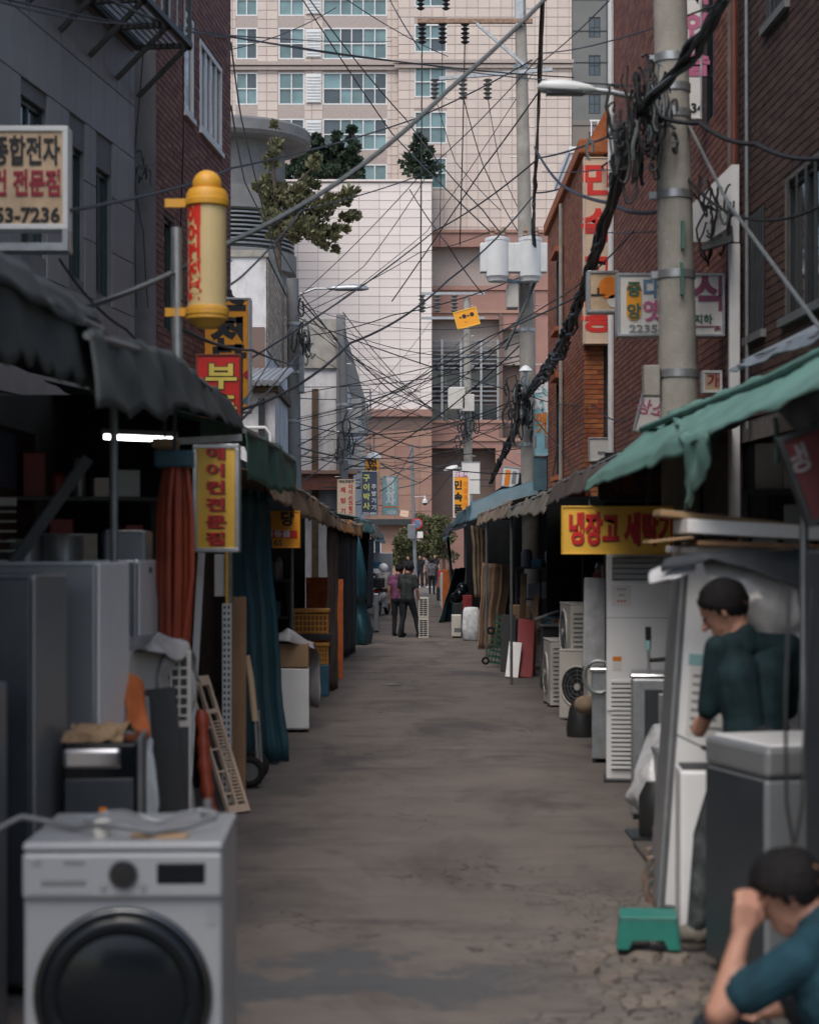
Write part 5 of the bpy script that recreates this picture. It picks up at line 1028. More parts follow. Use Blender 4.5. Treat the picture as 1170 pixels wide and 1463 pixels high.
def fridge(label, x, y, w_, d, h, rz, m, base=0, split=.62, doors=True, edge=None, handle=True, tilt=0, name='refrigerator', group=None, side=None):
    T = thing(name, label, 'refrigerator', (x, y, base), rz, group)
    if tilt: T.rotation_euler = (0, tilt, rz)
    gb(T, 'body', side or m, -w_/2, w_/2, -d/2+.05, d/2, .03, h, .012)
    if doors:
        for z0, z1 in ((.05, h*split-.006), (h*split+.006, h-.01)): dr = gb(T, 'door', m, -w_/2, w_/2, -d/2, -d/2+.045, z0, z1, .014)
        if handle:
            for z0, z1 in ((h*split-.42, h*split-.06), (h*split+.06, h*split+.34)): b = MB(); b.bar((w_/2-.06, -d/2-.03, z0), (w_/2-.06, -d/2-.03, z1), .022, .03); b.build('handle', 'appl_silver', T, local=True, bevel=.006)
    else: gb(T, 'door', m, -w_/2+.004, w_/2-.004, -d/2, -d/2+.045, .05, h-.01, .014)
    gb(T, 'gasket', edge or 'mid_grey_plastic', -w_/2+.01, w_/2-.01, -d/2+.043, -d/2+.052, .05, h-.02, 0)
    for sx in (-1, 1): gb(T, 'foot', 'rubber', sx*(w_/2-.08)-.03, sx*(w_/2-.08)+.03, -d/2+.1, d/2-.1, 0, .035, 0)
    return T
fridge('dark grey refrigerator turned away beside the washing machine', -1.95, 8.35, .62, .55, 1.87, R(-6), 'appl_dkgrey', .02, doors=False, side='appl_silver')  # lighter side colour carries the light from the street
T = fridge('tall pale refrigerator with a red dot behind the dark grey one', -1.775, 9.3, .54, .6, 1.92, R(-7), 'appl_silver', .02, doors=False, side='appl_white')
disc(T, 'red_dot', 'board_red', .1, 1.50, -.302, .018, .004)
fridge('slim blue grey refrigerator under the orange hoses', -1.74, 10.9, .36, .45, 1.92, R(-8), 'appl_silver', .02, doors=False, side='appl_white')
fridge('narrow pale appliance panel at the picture edge of the refrigerator row', -1.90, 7.35, .5, .5, 1.45, R(8), 'appl_grey', 0, doors=False)
# drums and boxes on a shelf behind
T = thing('metal_shelf', 'dark metal shelf behind the refrigerators', 'shelf', (-2.3, 11.2, 0)); gb(T, 'board', 'metal_dark', -.75, .75, -.3, .3, 1.86, 1.9); 
for sx in (-.72, .72):
    for sy in (-.27, .27): gb(T, 'leg', 'metal_dark', sx-.02, sx+.02, sy-.02, sy+.02, 0, 1.86, 0)
for i, (x, r, h, lab) in enumerate(((-2.36, .11, .17, 'small round steel drum on the shelf behind the refrigerators'), (-2.13, .13, .2, 'wide round steel drum on the shelf behind the refrigerators'))):
    b = MB(); b.lathe([(r, 0), (r*1.03, .01), (r, .02), (r, h-.02), (r*1.03, h-.01), (r*.9, h)], 20, o=(x, 11.2, 1.9)); tag(b.build('steel_drum', 'appl_silver', smooth=True), lab, 'drum')
b = MB(); b.box(-1.86, -1.6, 11.05, 11.35, 1.9, 2.12); tag(b.build('metal_case', 'appl_silver', bevel=.02), 'square pale metal case on the shelf behind the refrigerators', 'case')
T = thing('wire_rack', 'white wire rack grille on the stall wall', 'rack', (-2.5, 11.1, 1.9))
for k in range(6): gb(T, 'bar', 'frame_white', -.14, .1, -.01, .01, .03+k*.06, .04+k*.06, 0)
gb(T, 'frame', 'frame_white', -.15, -.13, -.01, .01, 0, .4, 0); gb(T, 'header', 'frame_white', -.14, .1, -.012, .012, .37, .42, 0)
b = MB(); b.box(-2.96, -2.92, 12.2, 14.2, 2.0, 2.9); tag(b.build('wall_poster', 'sign_dim'), 'dim brown poster board deep in the left stall', 'poster')
b = MB(); b.box(-2.92, -2.9, 12.4, 13.4, 2.45, 2.85); tag(b.build('wall_poster', 'sign_navy'), 'dim blue poster over the brown board in the left stall', 'poster')
b = MB(); b.box(-1.56, -1.42, 11.0, 11.25, 2.62, 2.68); tag(b.build('hanging_box', 'cardboard', bevel=.01), 'small brown box hung under the dark grey awning', 'box')
b = MB(); b.bar((-1.49, 11.1, 2.68), (-1.49, 11.1, 3.1), .012); tag(b.build('support_wire', 'metal_dark'), 'cord holding the small brown box', 'cord')
# black cabinet with crumpled paper
T = thing('black_cabinet', 'black metal cabinet with a shiny corner next to the pale refrigerator', 'cabinet', (-1.43, 8.5, 0), R(5)); gb(T, 'body', 'black_gloss', -.17, .17, -.22, .22, .02, 1.12, .015); gb(T, 'tray', 'chrome', -.165, .10, -.235, -.1, 1.0, 1.1, .02); gb(T, 'panel', 'appl_dkgrey', -.155, .155, -.232, -.222, .1, .96, .008); gb(T, 'badge', 'ink_orange', .0, .035, -.236, -.231, .78, .83, 0); gb(T, 'side_rib', 'mid_grey_plastic', .172, .19, -.2, .2, .05, 1.14, .004)
b = sheet([[(-1.58, 8.32, 1.13), (-1.3, 8.35, 1.13)], [(-1.58, 8.45, 1.2), (-1.3, 8.47, 1.18)], [(-1.57, 8.65, 1.13), (-1.3, 8.66, 1.13)]], 16, 9, .05, 14, seed=3); tag(b.build('crumpled_paper', 'cardboard', solid=.003, fix=False), 'crumpled brown paper heaped on the black cabinet', 'paper')
# outdoor unit builder
def outdoor(label, x, y, z, w_, d, h, rz, m='appl_cream', fans=1, group='air conditioner outdoor units', rust=False):
    T = thing('outdoor_unit', label, 'air conditioner', (x, y, z), rz, group); gb(T, 'casing', m, -w_/2, w_/2, -d/2, d/2, .03, h, .014); gb(T, 'top_cover', m, -w_/2-.006, w_/2+.006, -d/2-.006, d/2+.006, h, h+.018, .006)
    for i in range(fans):
        zc = h*(i+.5)/fans; r = min(w_*.33, h/fans*.40); xc = -w_*.12
        disc(T, 'fan_well', 'metal_dark', xc, zc, -d/2, r, .003); ring(T, 'fan_ring', m, xc, zc, -d/2-.006, r, .012)
        for k in range(4): ring(T, 'grille_ring', 'mid_grey_plastic', xc, zc, -d/2-.012, r*(.2+.2*k), .004, 28)
        b = MB()
        for k in range(8): a = 2*math.pi*k/8; b.bar((xc, -d/2-.014, zc), (xc+r*math.cos(a), -d/2-.014, zc+r*math.sin(a)), .006)
        b.build('grille_spokes', 'mid_grey_plastic', T, local=True)
        disc(T, 'hub', m, xc, zc, -d/2-.014, r*.16, .01)
    for k in range(int(h/.055)-2): gb(T, 'louvre', 'mid_grey_plastic', w_/2-.002, w_/2+.006, -d*.38, d*.38, .08+k*.055, .10+k*.055, 0)
    for sx in (-1, 1): gb(T, 'foot', 'metal_dark', sx*w_*.3-.04, sx*w_*.3+.04, -d/2-.02, d/2+.02, 0, .035, .004)
    gb(T, 'valve_cover', m, w_/2, w_/2+.03, d*.1, d*.42, .08, .3, .006)
    return T
T = thing('condenser_cabinet', 'cream condenser cabinet with a square slotted grille under plastic film', 'cabinet', (-1.5, 10.6, 0), R(20)); gb(T, 'body', 'appl_cream', -.22, .2, -.16, .16, .02, 1.42, .01); gb(T, 'grille_back', 'metal_dark', .06, .17, -.166, -.158, 1.02, 1.38, 0)
for i in range(2):
    for j in range(6): b = MB(); x = .075+i*.05; z = 1.045+j*.055; fw = .006; b.box(x, x+.044, -.172, -.16, z-.006, z+.006); b.box(x-.006, x+.004, -.172, -.16, z, z+.05); b.build('grille_bar', 'appl_cream', T, local=True)
gb(T, 'lower_panel', 'appl_dkgrey', -.2, .18, -.168, -.158, .1, .98, 0)
b = sheet([[(-1.76, 10.55, 1.40), (-1.45, 10.2, 1.44), (-1.30, 10.45, 1.36)], [(-1.70, 10.7, 1.52), (-1.45, 10.5, 1.53), (-1.28, 10.6, 1.44)], [(-1.66, 10.9, 1.46), (-1.4, 10.9, 1.45), (-1.26, 10.8, 1.22)]], 30, 14, .05, 7, seed=6); tag(b.build('plastic_film', 'plastic_film', smooth=2, solid=.003, fix=False), 'crumpled clear plastic film over the cream condenser cabinet', 'plastic film')
b = sheet([[(-1.42, 10.40, 1.42), (-1.27, 10.6, 1.32)], [(-1.42, 10.36, .8), (-1.26, 10.6, .8)], [(-1.40, 10.34, .25), (-1.24, 10.6, .25)]], 18, 18, .05, 6, seed=7); tag(b.build('plastic_wrap', 'plastic_film', smooth=2, solid=.003, fix=False), 'hanging grey plastic wrap beside the leaning grille panel', 'plastic wrap')
b = sheet([[(-1.50, 9.55, 1.36), (-1.40, 9.6, 1.30)], [(-1.47, 9.4, 1.1), (-1.36, 9.45, 1.02)]], 8, 10, .03, 9, seed=8); tag(b.build('orange_cloth', 'orange_cloth', smooth=2, solid=.006, fix=False), 'bright orange cloth hung in front of the cream condenser cabinet', 'cloth')
b = sheet([[(-1.47, 9.45, 1.08), (-1.34, 9.5, 1.02)], [(-1.44, 9.4, .35), (-1.30, 9.45, .4)]], 12, 12, .03, 7, fold=(.02, 3, (0, 1, 0)), seed=9); tag(b.build('pale_cloth', 'pale_cloth', smooth=2, solid=.006, fix=False), 'pale grey cloth hanging below the orange cloth', 'cloth')
def leaning(name, label, cat, a, c, w_, t, m, up=(0, -1, 0), group=None):
    """thin board from foot a to head c"""
    b = MB(); b.bar(a, c, w_, t, up); return tag(b.build(name, m, bevel=.004), label, cat, group)
leaning('leaning_board', 'flat black panel leaning beside the plastic wrap', 'panel', (-1.28, 10.05, .02), (-1.42, 10.25, 1.22), .20, .03, 'black_plastic')
leaning('leaning_board', 'thin grey panel leaning next to the flat black panel', 'panel', (-1.36, 9.75, .02), (-1.47, 9.9, 1.2), .10, .02, 'appl_silver')
# leaning beige grille panel with slots
Yg = 13.7; A0 = Vector((P(341, 0, Yg).x, Yg, .02)); A1 = P(281, 967, Yg+.35); d_ = (A1-A0); Ln = d_.length
T = thing('grille_panel', 'beige slotted air conditioner panel leaning over the road edge', 'panel', A0); T.rotation_euler = d_.to_track_quat('Z', 'Y').to_euler()
for x0, x1 in ((-.105, -.08), (-.005, .012), (.085, .105)): gb(T, 'rail', 'sign_cream', x0, x1, -.02, .02, 0, Ln, .004)
for z0, z1 in ((0, .06), (Ln-.08, Ln), (Ln*.72, Ln*.75)): gb(T, 'crosspiece', 'sign_cream', -.08, .085, -.018, .018, z0, z1, .004)
for k in range(24): gb(T, 'slat', 'sign_cream', -.08, -.005, -.008, .008, .09+k*.028, .10+k*.028, 0)
for k in range(4): gb(T, 'stay', 'sign_cream', .012, .085, -.006, .006, .15+k*.18, .165+k*.18, 0)
T = thing('perforated_post', 'white perforated steel angle post beside the wooden board', 'post', (P(324, 0, 14.3).x, 14.3, 0)); gb(T, 'angle', 'frame_white', -.035, .035, -.005, .005, 0, 1.58, 0); gb(T, 'flange', 'frame_white', .03, .035, .0, .06, 0, 1.58, 0)
for k in range(32):
    for s in (-1, 1): gb(T, 'slot', 'metal_dark', s*.016-.008, s*.016+.008, -.008, -.0045, .05+k*.048, .075+k*.048, 0)
leaning('wooden_board', 'tall brown wooden board behind the perforated post', 'board', (P(338, 0, 14.7).x, 14.7, 0), (P(338, 0, 14.7).x, 14.75, 1.62), .15, .03, 'wood')
leaning('white_strip_panel', 'narrow white metal strip standing behind the orange hoses', 'panel', (-1.62, 13.2, 0), (-1.52, 13.3, 1.98), .05, .03, 'appl_white')
b = MB(); b.box(P(306, 0, 14.4).x, P(327, 0, 14.4).x, 14.42, 14.44, P(0, 852, 14.4).z, P(0, 792, 14.4).z); tag(b.build('paper_notice', 'sign_white'), 'white paper notice under the yellow vertical sign', 'notice')
b = MB(); b.box(P(323, 0, 14.4).x, P(327, 0, 14.4).x, 14.36, 14.41, P(0, 865, 14.4).z, P(0, 785, 14.4).z); tag(b.build('yellow_tape_post', 'sign_yellow'), 'thin yellow strip beside the paper notice', 'strip')
# orange hose bundle
T = thing('hose_bundle', 'bundle of dark orange hoses hanging under the grey awning', 'hoses', (-1.42, 11, 1.3)); rn = random.Random(5)
for k in range(15):
    x = P(226+3.5*k, 0, 11).x+1.42; x2 = x*.65+rn.uniform(-.02, .02)-.01; yy = rn.uniform(-.08, .08); zb = rn.uniform(.05, .2)
    pts = [Vector((x*.55+.01, yy*.5, 1.26)), Vector((x, yy, .95)), Vector((x*1.05, yy, .55)), Vector((x2, yy, zb))]
    b = MB(); b.tube(resample(pts, 14), .017, 8); b.build('hose', 'hose_orange', T, smooth=True, local=True)
gb(T, 'tie', 'tarp_teal', -.11, .11, -.1, .1, 1.2, 1.3, .01)
b = MB(); b.bar((-1.42, 11, 2.58), (-1.42, 11, 3.14), .02); tag(b.build('hanging_rod', 'metal_dark'), 'dark rod carrying the orange hose bundle', 'rod')
b = MB()
pts = [Vector((-1.36, 11.9, .95)), Vector((-1.33, 11.8, .6)), Vector((-1.27, 11.7, .2)), Vector((-1.30, 11.8, .05))]; b.tube(resample(pts, 20), [.03+.02*abs(math.sin(i*1.1)) for i in range(20)], 10); tag(b.build('orange_duct', 'hose_orange', smooth=True), 'short orange duct standing behind the beige slotted panel', 'duct')
# hand truck
Yh = 15.2; T = thing('hand_truck', 'steel hand truck with wrapped handle leaning by the teal curtain', 'hand truck', (P(362, 0, Yh).x, Yh, 0)); q = lambda px, py: P(px, py, Yh)-Vector((P(362, 0, Yh).x, Yh, 0))
b = MB(); b.tube([q(330, 917), q(340, 922), q(352, 937), q(356, 960)], .016, 10); b.build('grip', 'rubber', T, smooth=True, local=True)
b = MB(); b.tube([q(352, 937), q(358, 970), q(364, 1030)], .03, 10); b.build('foam_wrap', 'sign_tan', T, smooth=True, local=True)
for dy in (0, .32): b = MB(); b.tube([q(364, 1020)+Vector((0, dy, 0)), q(370, 1125)+Vector((0, dy, 0))], .016, 10); b.build('rail', 'galv', T, smooth=True, local=True)
for dy in (-.05, .37):
    b = MB(); n = 24; k = 8; vs = []; cc = q(357, 1102)+Vector((0, dy, 0))
    for i in range(n):
        a = 2*math.pi*i/n
        for j in range(k): p = 2*math.pi*j/k; rr_ = .10+.032*math.cos(p); vs.append(cc+Vector((rr_*math.cos(a), .03*math.sin(p), rr_*math.sin(a))))
    b.add(vs, [(i*k+j, i*k+(j+1) % k, ((i+1) % n)*k+(j+1) % k, ((i+1) % n)*k+j) for i in range(n) for j in range(k)]); wh = b.build('wheel', 'rubber', T, smooth=2, local=True); disc(T, 'wheel_rim', 'mid_grey_plastic', cc.x, cc.z, cc.y, .075, .02)
gb(T, 'toe_plate', 'rust_metal', -.02, .1, -.02, .36, .0, .012, 0)
# plastic covered units and basket stall
T = fridge('white chest unit below the plastic sheet next to the teal curtain', -1.32, 20.1, .42, .6, .72, R(4), 'appl_white', 0, doors=False)
b = sheet([[(-1.58, 19.75, .98), (-1.3, 19.7, 1.02), (-1.08, 19.9, .92)], [(-1.56, 20.0, 1.12), (-1.3, 20.0, 1.14), (-1.08, 20.1, 1.0)], [(-1.4, 20.5, .9), (-1.16, 20.4, .9), (-1.02, 20.3, .8)], [(-1.3, 20.6, .3), (-1.12, 20.45, .25), (-1.0, 20.3, .22)]], 26, 20, .07, 4, seed=12); tag(b.build('plastic_sheet', 'plastic_film', smooth=2, solid=.004, fix=False), 'crumpled plastic sheet over the white chest unit', 'plastic sheet')
b = MB(); b.box(-1.55, -1.1, 19.8, 20.4, .72, .98); tag(b.build('carton', 'cardboard', bevel=.01), 'brown carton under the crumpled plastic sheet', 'carton')
def basket(label, x, y, z, w_, d, h, m='basket_yellow'):
    T = thing('plastic_basket', label, 'basket', (x, y, z), 0, 'plastic baskets'); gb(T, 'rim', m, -w_/2-.02, w_/2+.02, -d/2-.02, d/2+.02, h-.05, h, .008); gb(T, 'bottom', m, -w_/2*.86, w_/2*.86, -d/2*.86, d/2*.86, 0, .02, 0)
    for i in range(9):
        t = -1+2*i/8; gb(T, 'rib', m, t*w_/2*.95-.008, t*w_/2*.95+.008, -d/2, -d/2+.012, .0, h-.05, 0)
        gb(T, 'rib', m, w_/2-.012, w_/2, t*d/2*.95-.008, t*d/2*.95+.008, .0, h-.05, 0)
    for k in range(4): gb(T, 'band', m, -w_/2, w_/2, -d/2+.002, -d/2+.009, .02+k*h*.22, .02+k*h*.22+.02, 0)
    gb(T, 'inner', 'basket_inner', -w_/2+.014, w_/2-.014, -d/2+.014, d/2-.014, .02, h*.8, 0); return T
basket('large yellow plastic basket at the top of the basket stack', -1.34, 24.9, .86, .46, .36, .34); basket('smaller yellow plastic basket below the large basket', -1.27, 24.9, .44, .32, .3, .30)
b = MB(); b.box(-1.62, -1.06, 24.72, 25.1, .78, .86); tag(b.build('stall_shelf', 'metal_dark', bevel=.005), 'dark shelf under the large yellow basket', 'shelf')
b = MB(); b.box(-1.42, -1.1, 24.72, 25.05, .01, .44); tag(b.build('blue_bin', 'blue_plastic', bevel=.015), 'blue plastic bin under the yellow baskets', 'bin')
b = MB(); b.box(-1.62, -1.5, 24.8, 25.1, 0, .78); tag(b.build('dark_box', 'appl_dkgrey', bevel=.01), 'dark upright box beside the yellow baskets', 'box')
leaning('orange_board', 'orange wooden board standing behind the yellow baskets', 'board', (-1.32, 26.6, .02), (-1.34, 26.7, 1.6), .36, .03, 'orange_cloth')
leaning('orange_board', 'narrow orange board beside the grey brown curtain', 'board', (-1.08, 28.0, .02), (-1.08, 28.05, 1.55), .12, .03, 'orange_cloth')
T = thing('dark_crate_stack', 'stack of dark navy slatted crates beside the slate curtain', 'crates', (-1.3, 35.8, 0))
for k in range(9): gb(T, 'crate', 'sign_navy', -.15, .13, -.2, .2, k*.125+.0, k*.125+.105, .008)
T = fridge('white appliance with a dark window behind the scooter', -.95, 63, .55, .6, 1.1, 0, 'appl_white', .0, split=.6, handle=False); gb(T, 'window', 'black_gloss', -.2, .2, -.31, -.3, .75, 1.0, 0)
fridge('pale tall cabinet beyond the scooter', -1.05, 70, .8, .6, 1.9, 0, 'appl_silver', 0)
b = MB(); b.box(-1.3, -.85, 62.8, 63.2, 1.1, 1.35); tag(b.build('microwave', 'appl_white', bevel=.01), 'white microwave on the appliance behind the scooter', 'microwave')
fridge('small white panel unit propped against the blue tarpaulin bundle', -.80, 44, .12, .3, .95, 0, 'appl_silver', 0, doors=False)
# two slotted units stacked in the street
for i in range(2):
    T = thing('slotted_unit', ('pale slotted ventilation unit standing on the road beside the two men', 'pale slotted ventilation unit stacked on top of the other beside the two men')[i], 'vent unit', (P(605, 0, 41.2).x, 41.3, .47*i)); gb(T, 'case', 'appl_cream', -.115, .115, -.13, .13, .0, .462, .01)
    for c in range(2):
        for r in range(8): gb(T, 'slot', 'metal_dark', -.085+c*.09, -.01+c*.09, -.134, -.128, .05+r*.048, .082+r*.048, 0)
# right side goods ----------------------------------------------------------------
T = thing('tower_air_conditioner', 'tall white floor standing air conditioner at the edge of the road', 'air conditioner', (2.0, 15.72, 0), R(-6)); W2 = .30
gb(T, 'body', 'appl_white', -W2, W2, -.17, .2, .03, 1.97, .02); gb(T, 'base', 'black_plastic', -W2-.02, W2+.02, -.2, .22, 0, .035, .006)
gb(T, 'front_panel', 'appl_white', -W2+.004, W2-.004, -.19, -.171, .62, 1.72, .01); gb(T, 'vent_recess', 'mid_grey_plastic', -W2+.05, W2-.05, -.186, -.168, 1.74, 1.94, 0)
for k in range(4): gb(T, 'vane', 'appl_grey', -W2+.055, W2-.055, -.196, -.18, 1.755+k*.047, 1.792+k*.047, .003)
gb(T, 'intake_recess', 'metal_dark', -W2+.045, W2-.045, -.178, -.168, .12, .58, 0)
gb(T, 'intake_recess', 'metal_dark', -W2+.045, W2-.045, -.196, -.186, .64, .88, 0)
for k in range(20): gb(T, 'louvre', 'appl_white', -W2+.04, W2-.04, (-.196 if k > 12 else -.19)-.012, (-.196 if k > 12 else -.19)+.006, .13+k*.0385, .155+k*.0385, .002)
gb(T, 'label_sheet', 'sign_white', -W2+.05, -.09, -.1925, -.19, 1.52, 1.70, 0)
for k, (s, m) in enumerate((('▪▪▪', 'ink_grey'), ('▪▪', 'ink_grey'), ('▪▪▪', 'ink_red'))): letters(T, s, -.17, 1.665-k*.05, -.1945, .05, m)
gb(T, 'sticker', 'ink_orange', -W2+.055, -.17, -.1925, -.19, 1.05, 1.09, 0); gb(T, 'sticker', 'sign_white', -W2+.055, -.17, -.1925, -.19, .97, 1.04, 0); gb(T, 'seam', 'mid_grey_plastic', -W2, W2, -.1915, -.1895, 1.42, 1.424, 0)
outdoor('white outdoor unit with its fan facing the road', 1.93, 23.4, 0, .78, .33, .84, R(-88))
outdoor('tall double fan outdoor unit behind the white fan unit', 2.03, 21.9, 0, .8, .32, 1.35, R(-86), fans=2)
outdoor('small stained outdoor unit in front of the tall double fan unit', 2.12, 21.2, .0, .72, .3, .82, R(-40))
leaning('wrapped_panel', 'grey panel wrapped in shiny film beside the tower air conditioner', 'panel', (2.12, 20.0, .7), (2.16, 20.2, 1.68), .44, .1, 'film_white')
b = MB(); b.box(1.95, 2.4, 19.9, 20.4, .0, .7); tag(b.build('metal_box', 'appl_cream', bevel=.02), 'cream metal box under the film wrapped panel', 'box')
T = thing('steel_sink', 'stainless steel sink cabinet with a looped hose', 'sink', (1.86, 17.2, 0), R(-10)); gb(T, 'cabinet', 'galv', -.12, .3, -.25, .25, .05, .86, .01); gb(T, 'rim', 'chrome', -.14, .32, -.27, .27, .86, .9, .01)
b = MB(); pts = [Vector((-.05+.14*math.cos(a), -.28, .82+.15*math.sin(a))) for a in [R(20*i) for i in range(17)]]; b.tube(pts, .018, 8); b.build('hose', 'appl_silver', T, smooth=True, local=True)
for x in (-.1, .28): gb(T, 'leg', 'metal_dark', x-.015, x+.015, -.24, -.21, 0, .05, 0)
b = MB(); b.ball((1.76, 18.2, .45), .12, 12, 8, (1, 1, .8)); tag(b.build('rag_bundle', 'awn_tan', smooth=True), 'tan rag bundle hung beside the steel sink', 'rag')
b = MB(); b.lathe([(.15, 0), (.16, .1), (.13, .3), (.08, .42)], 16, o=(1.83, 19.4, 0)); tag(b.build('compressor', 'black_plastic', smooth=True), 'black compressor on the ground before the outdoor units', 'compressor')
leaning('red_board', 'dark red board leaning against the work table', 'board', (1.78, 28.3, .02), (1.86, 28.9, .90), .26, .02, 'board_red')
leaning('white_thin_panel', 'thin white panel leaning by the dark red board', 'panel', (1.58, 28.2, .02), (1.66, 28.5, .55), .04, .2, 'appl_white', up=(1, 0, 0))
leaning('black_board', 'black board standing beside the green crate cart', 'board', (1.60, 29.6, .02), (1.62, 29.8, .94), .24, .03, 'black_plastic')
leaning('plank', 'long wooden plank standing behind the dark red board', 'plank', (1.80, 29.4, .02), (1.86, 29.6, 1.62), .10, .03, 'wood_dk'); leaning('plank', 'pale short plank standing by the work table', 'plank', (1.96, 28.9, .02), (2.02, 29.0, 1.3), .08, .03, 'wood')
b = MB(); b.box(1.68, 2.0, 30.2, 30.6, .86, 1.08); tag(b.build('carton', 'cardboard', bevel=.01), 'brown carton on the dark stand behind the dark red board', 'carton')
b = MB(); b.box(1.66, 2.05, 30.1, 30.7, .02, .86); tag(b.build('dark_stand', 'black_plastic', bevel=.01), 'dark stand under the brown carton', 'stand')
T = thing('crate_cart', 'dark green lattice crate on small wheels leaning at the stall edge', 'cart', (1.43, 30.8, .0), R(-8)); T.rotation_euler = (0, R(10), R(-8))
for k in range(9): gb(T, 'slat', 'crate_green', -.13, .13, -.02, .02, .08+k*.095, .12+k*.095, 0)
for k in range(5): gb(T, 'upright', 'crate_green', -.13+k*.06, -.115+k*.06, -.026, .026, .06, .93, 0)
for z in (.1, .62): ring(T, 'wheel', 'rubber', -.16, z, -.02, .05, .02, 20)
T = thing('work_table', 'dark work table heaped with tools inside the right stall', 'table', (2.15, 26.0, 0)); gb(T, 'top', 'metal_grey', -.3, .35, -.4, .4, .92, .95, .005); gb(T, 'cabinet', 'black_plastic', -.26, .3, -.35, .38, .02, .92, .01)
rn = random.Random(9)
for k in range(16):
    x = 1.9+rn.random()*.5; y = 25.7+rn.random()*.6; b = MB(); s = rn.uniform(.03, .09)
    if k % 3 == 0: b.tube([(x-s*2, y, .96+s*.4), (x+s*2, y+s, .98+s*1.5)], s*.3, 7)
    else: b.box(x-s, x+s, y-s*.7, y+s*.7, .95, .95+s*1.1)
    mm = rn.choice(['metal_dark', 'wood_dk', 'rust_metal', 'galv', 'blue_plastic']); tag(b.build('tool', mm, bevel=.004), 'small %s %s heaped on the dark work table' % ({'metal_dark': 'black metal', 'wood_dk': 'brown wooden', 'rust_metal': 'rusty', 'galv': 'shiny grey', 'blue_plastic': 'blue'}[mm], 'rod' if k % 3 == 0 else 'block'), 'tool', 'tools on the work table')
# white sack, box, far goods
b = MB(); vs = []; n = 20; pr = [(.10, 0), (.15, .04), (.165, .3), (.16, .55), (.145, .68), (.12, .74), (.03, .75)]
for r_, z in pr:
    for k in range(n): a = 2*math.pi*k/n; ca, sa = math.cos(a), math.sin(a); q_ = 1/max(abs(ca), abs(sa))**.6; j = 1+.09*noise.noise(Vector((ca*2, sa*2, z*6))); vs.append((1.36+r_*q_*j*ca*1.25, 40.0+r_*q_*j*sa, z))
b.add(vs, [(i*n+k, i*n+(k+1) % n, (i+1)*n+(k+1) % n, (i+1)*n+k) for i in range(len(pr)-1) for k in range(n)]+[tuple(range(n)), tuple(range((len(pr)-1)*n, len(pr)*n))]); tag(b.build('woven_sack', 'sack_white', smooth=2), 'full white woven sack standing beside the small white box', 'sack')
T = fridge('small white box unit beside the woven sack', 1.06, 41.2, .22, .3, .54, 0, 'appl_cream', 0, doors=False); gb(T, 'notch', 'mid_grey_plastic', -.05, .1, -.156, -.149, .15, .24, 0)
b = MB(); b.box(1.24, 1.45, 42.2, 42.5, .55, .95); tag(b.build('red_case', 'board_red', bevel=.01), 'dark red case behind the woven sack', 'case')
b = MB(); b.box(1.2, 1.5, 42.1, 42.6, 0, .55); tag(b.build('dark_stand', 'black_plastic', bevel=.01), 'dark stand under the dark red case', 'stand')
for i, (x, z) in enumerate(((1.22, .92), (1.12, .82), (1.3, 1.05))):
    b = MB(); b.ball((x, 44+i*.3, z), .15, 14, 9); tag(b.build('helmet', 'black_gloss', smooth=True), 'round black helmet piled at the right stall', 'helmet', 'helmets at the right stall')
b = MB(); b.box(1.05, 1.45, 43.8, 44.9, 0, .72); tag(b.build('display_box', 'black_plastic', bevel=.01), 'black display box under the round black helmets', 'box')
leaning('orange_cabinet_board', 'orange wooden cabinet side at the far right stalls', 'board', (1.35, 60, .02), (1.38, 60.1, 1.35), .55, .3, 'orange_cloth')
b = MB(); b.box(1.15, 1.45, 66, 66.4, .0, .55); tag(b.build('red_crate', 'red_bright', bevel=.02), 'bright red crate at the far right stalls', 'crate')
b = MB(); b.box(1.1, 1.2, 64.9, 65.1, .0, 1.2); tag(b.build('white_post', 'frame_white', bevel=.02), 'white post beside the bright red crate', 'post')
for i in range(14):
    rn = random.Random(200+i); x = 1.25+rn.random()*.5; y = 62+i*1.6; h = rn.uniform(.3, 1.1); s = rn.uniform(.1, .22); b = MB(); b.box(x-s, x+s, y-.2, y+.2, 0, h)
    mm = rn.choice(['red_bright', 'appl_white', 'black_plastic', 'cardboard', 'blue_plastic', 'galv', 'metal_dark']); tag(b.build('goods_box', mm, bevel=.02), '%s %s box of goods set out along the far right stalls' % ('tall' if h > .75 else 'low', {'red_bright': 'red', 'appl_white': 'white', 'black_plastic': 'black', 'cardboard': 'brown', 'blue_plastic': 'blue', 'galv': 'light grey', 'metal_dark': 'dark grey', 'metal_grey': 'grey', 'appl_silver': 'silver'}[mm]), 'goods', 'goods along the far right stalls')
for i in range(8):
    rn = random.Random(300+i); y = 66+i*1.7; h = rn.uniform(.4, 1.6); s = rn.uniform(.15, .3); b = MB(); b.box(-1.3-s, -1.3+s, y-.3, y+.3, 0, h)
    mm = rn.choice(['appl_white', 'metal_grey', 'galv', 'appl_silver', 'blue_plastic']); tag(b.build('goods_box', mm, bevel=.02), '%s %s box of goods set out along the far left stalls' % ('tall' if h > .75 else 'low', {'red_bright': 'red', 'appl_white': 'white', 'black_plastic': 'black', 'cardboard': 'brown', 'blue_plastic': 'blue', 'galv': 'light grey', 'metal_dark': 'dark grey', 'metal_grey': 'grey', 'appl_silver': 'silver'}[mm]), 'goods', 'goods along the far left stalls')
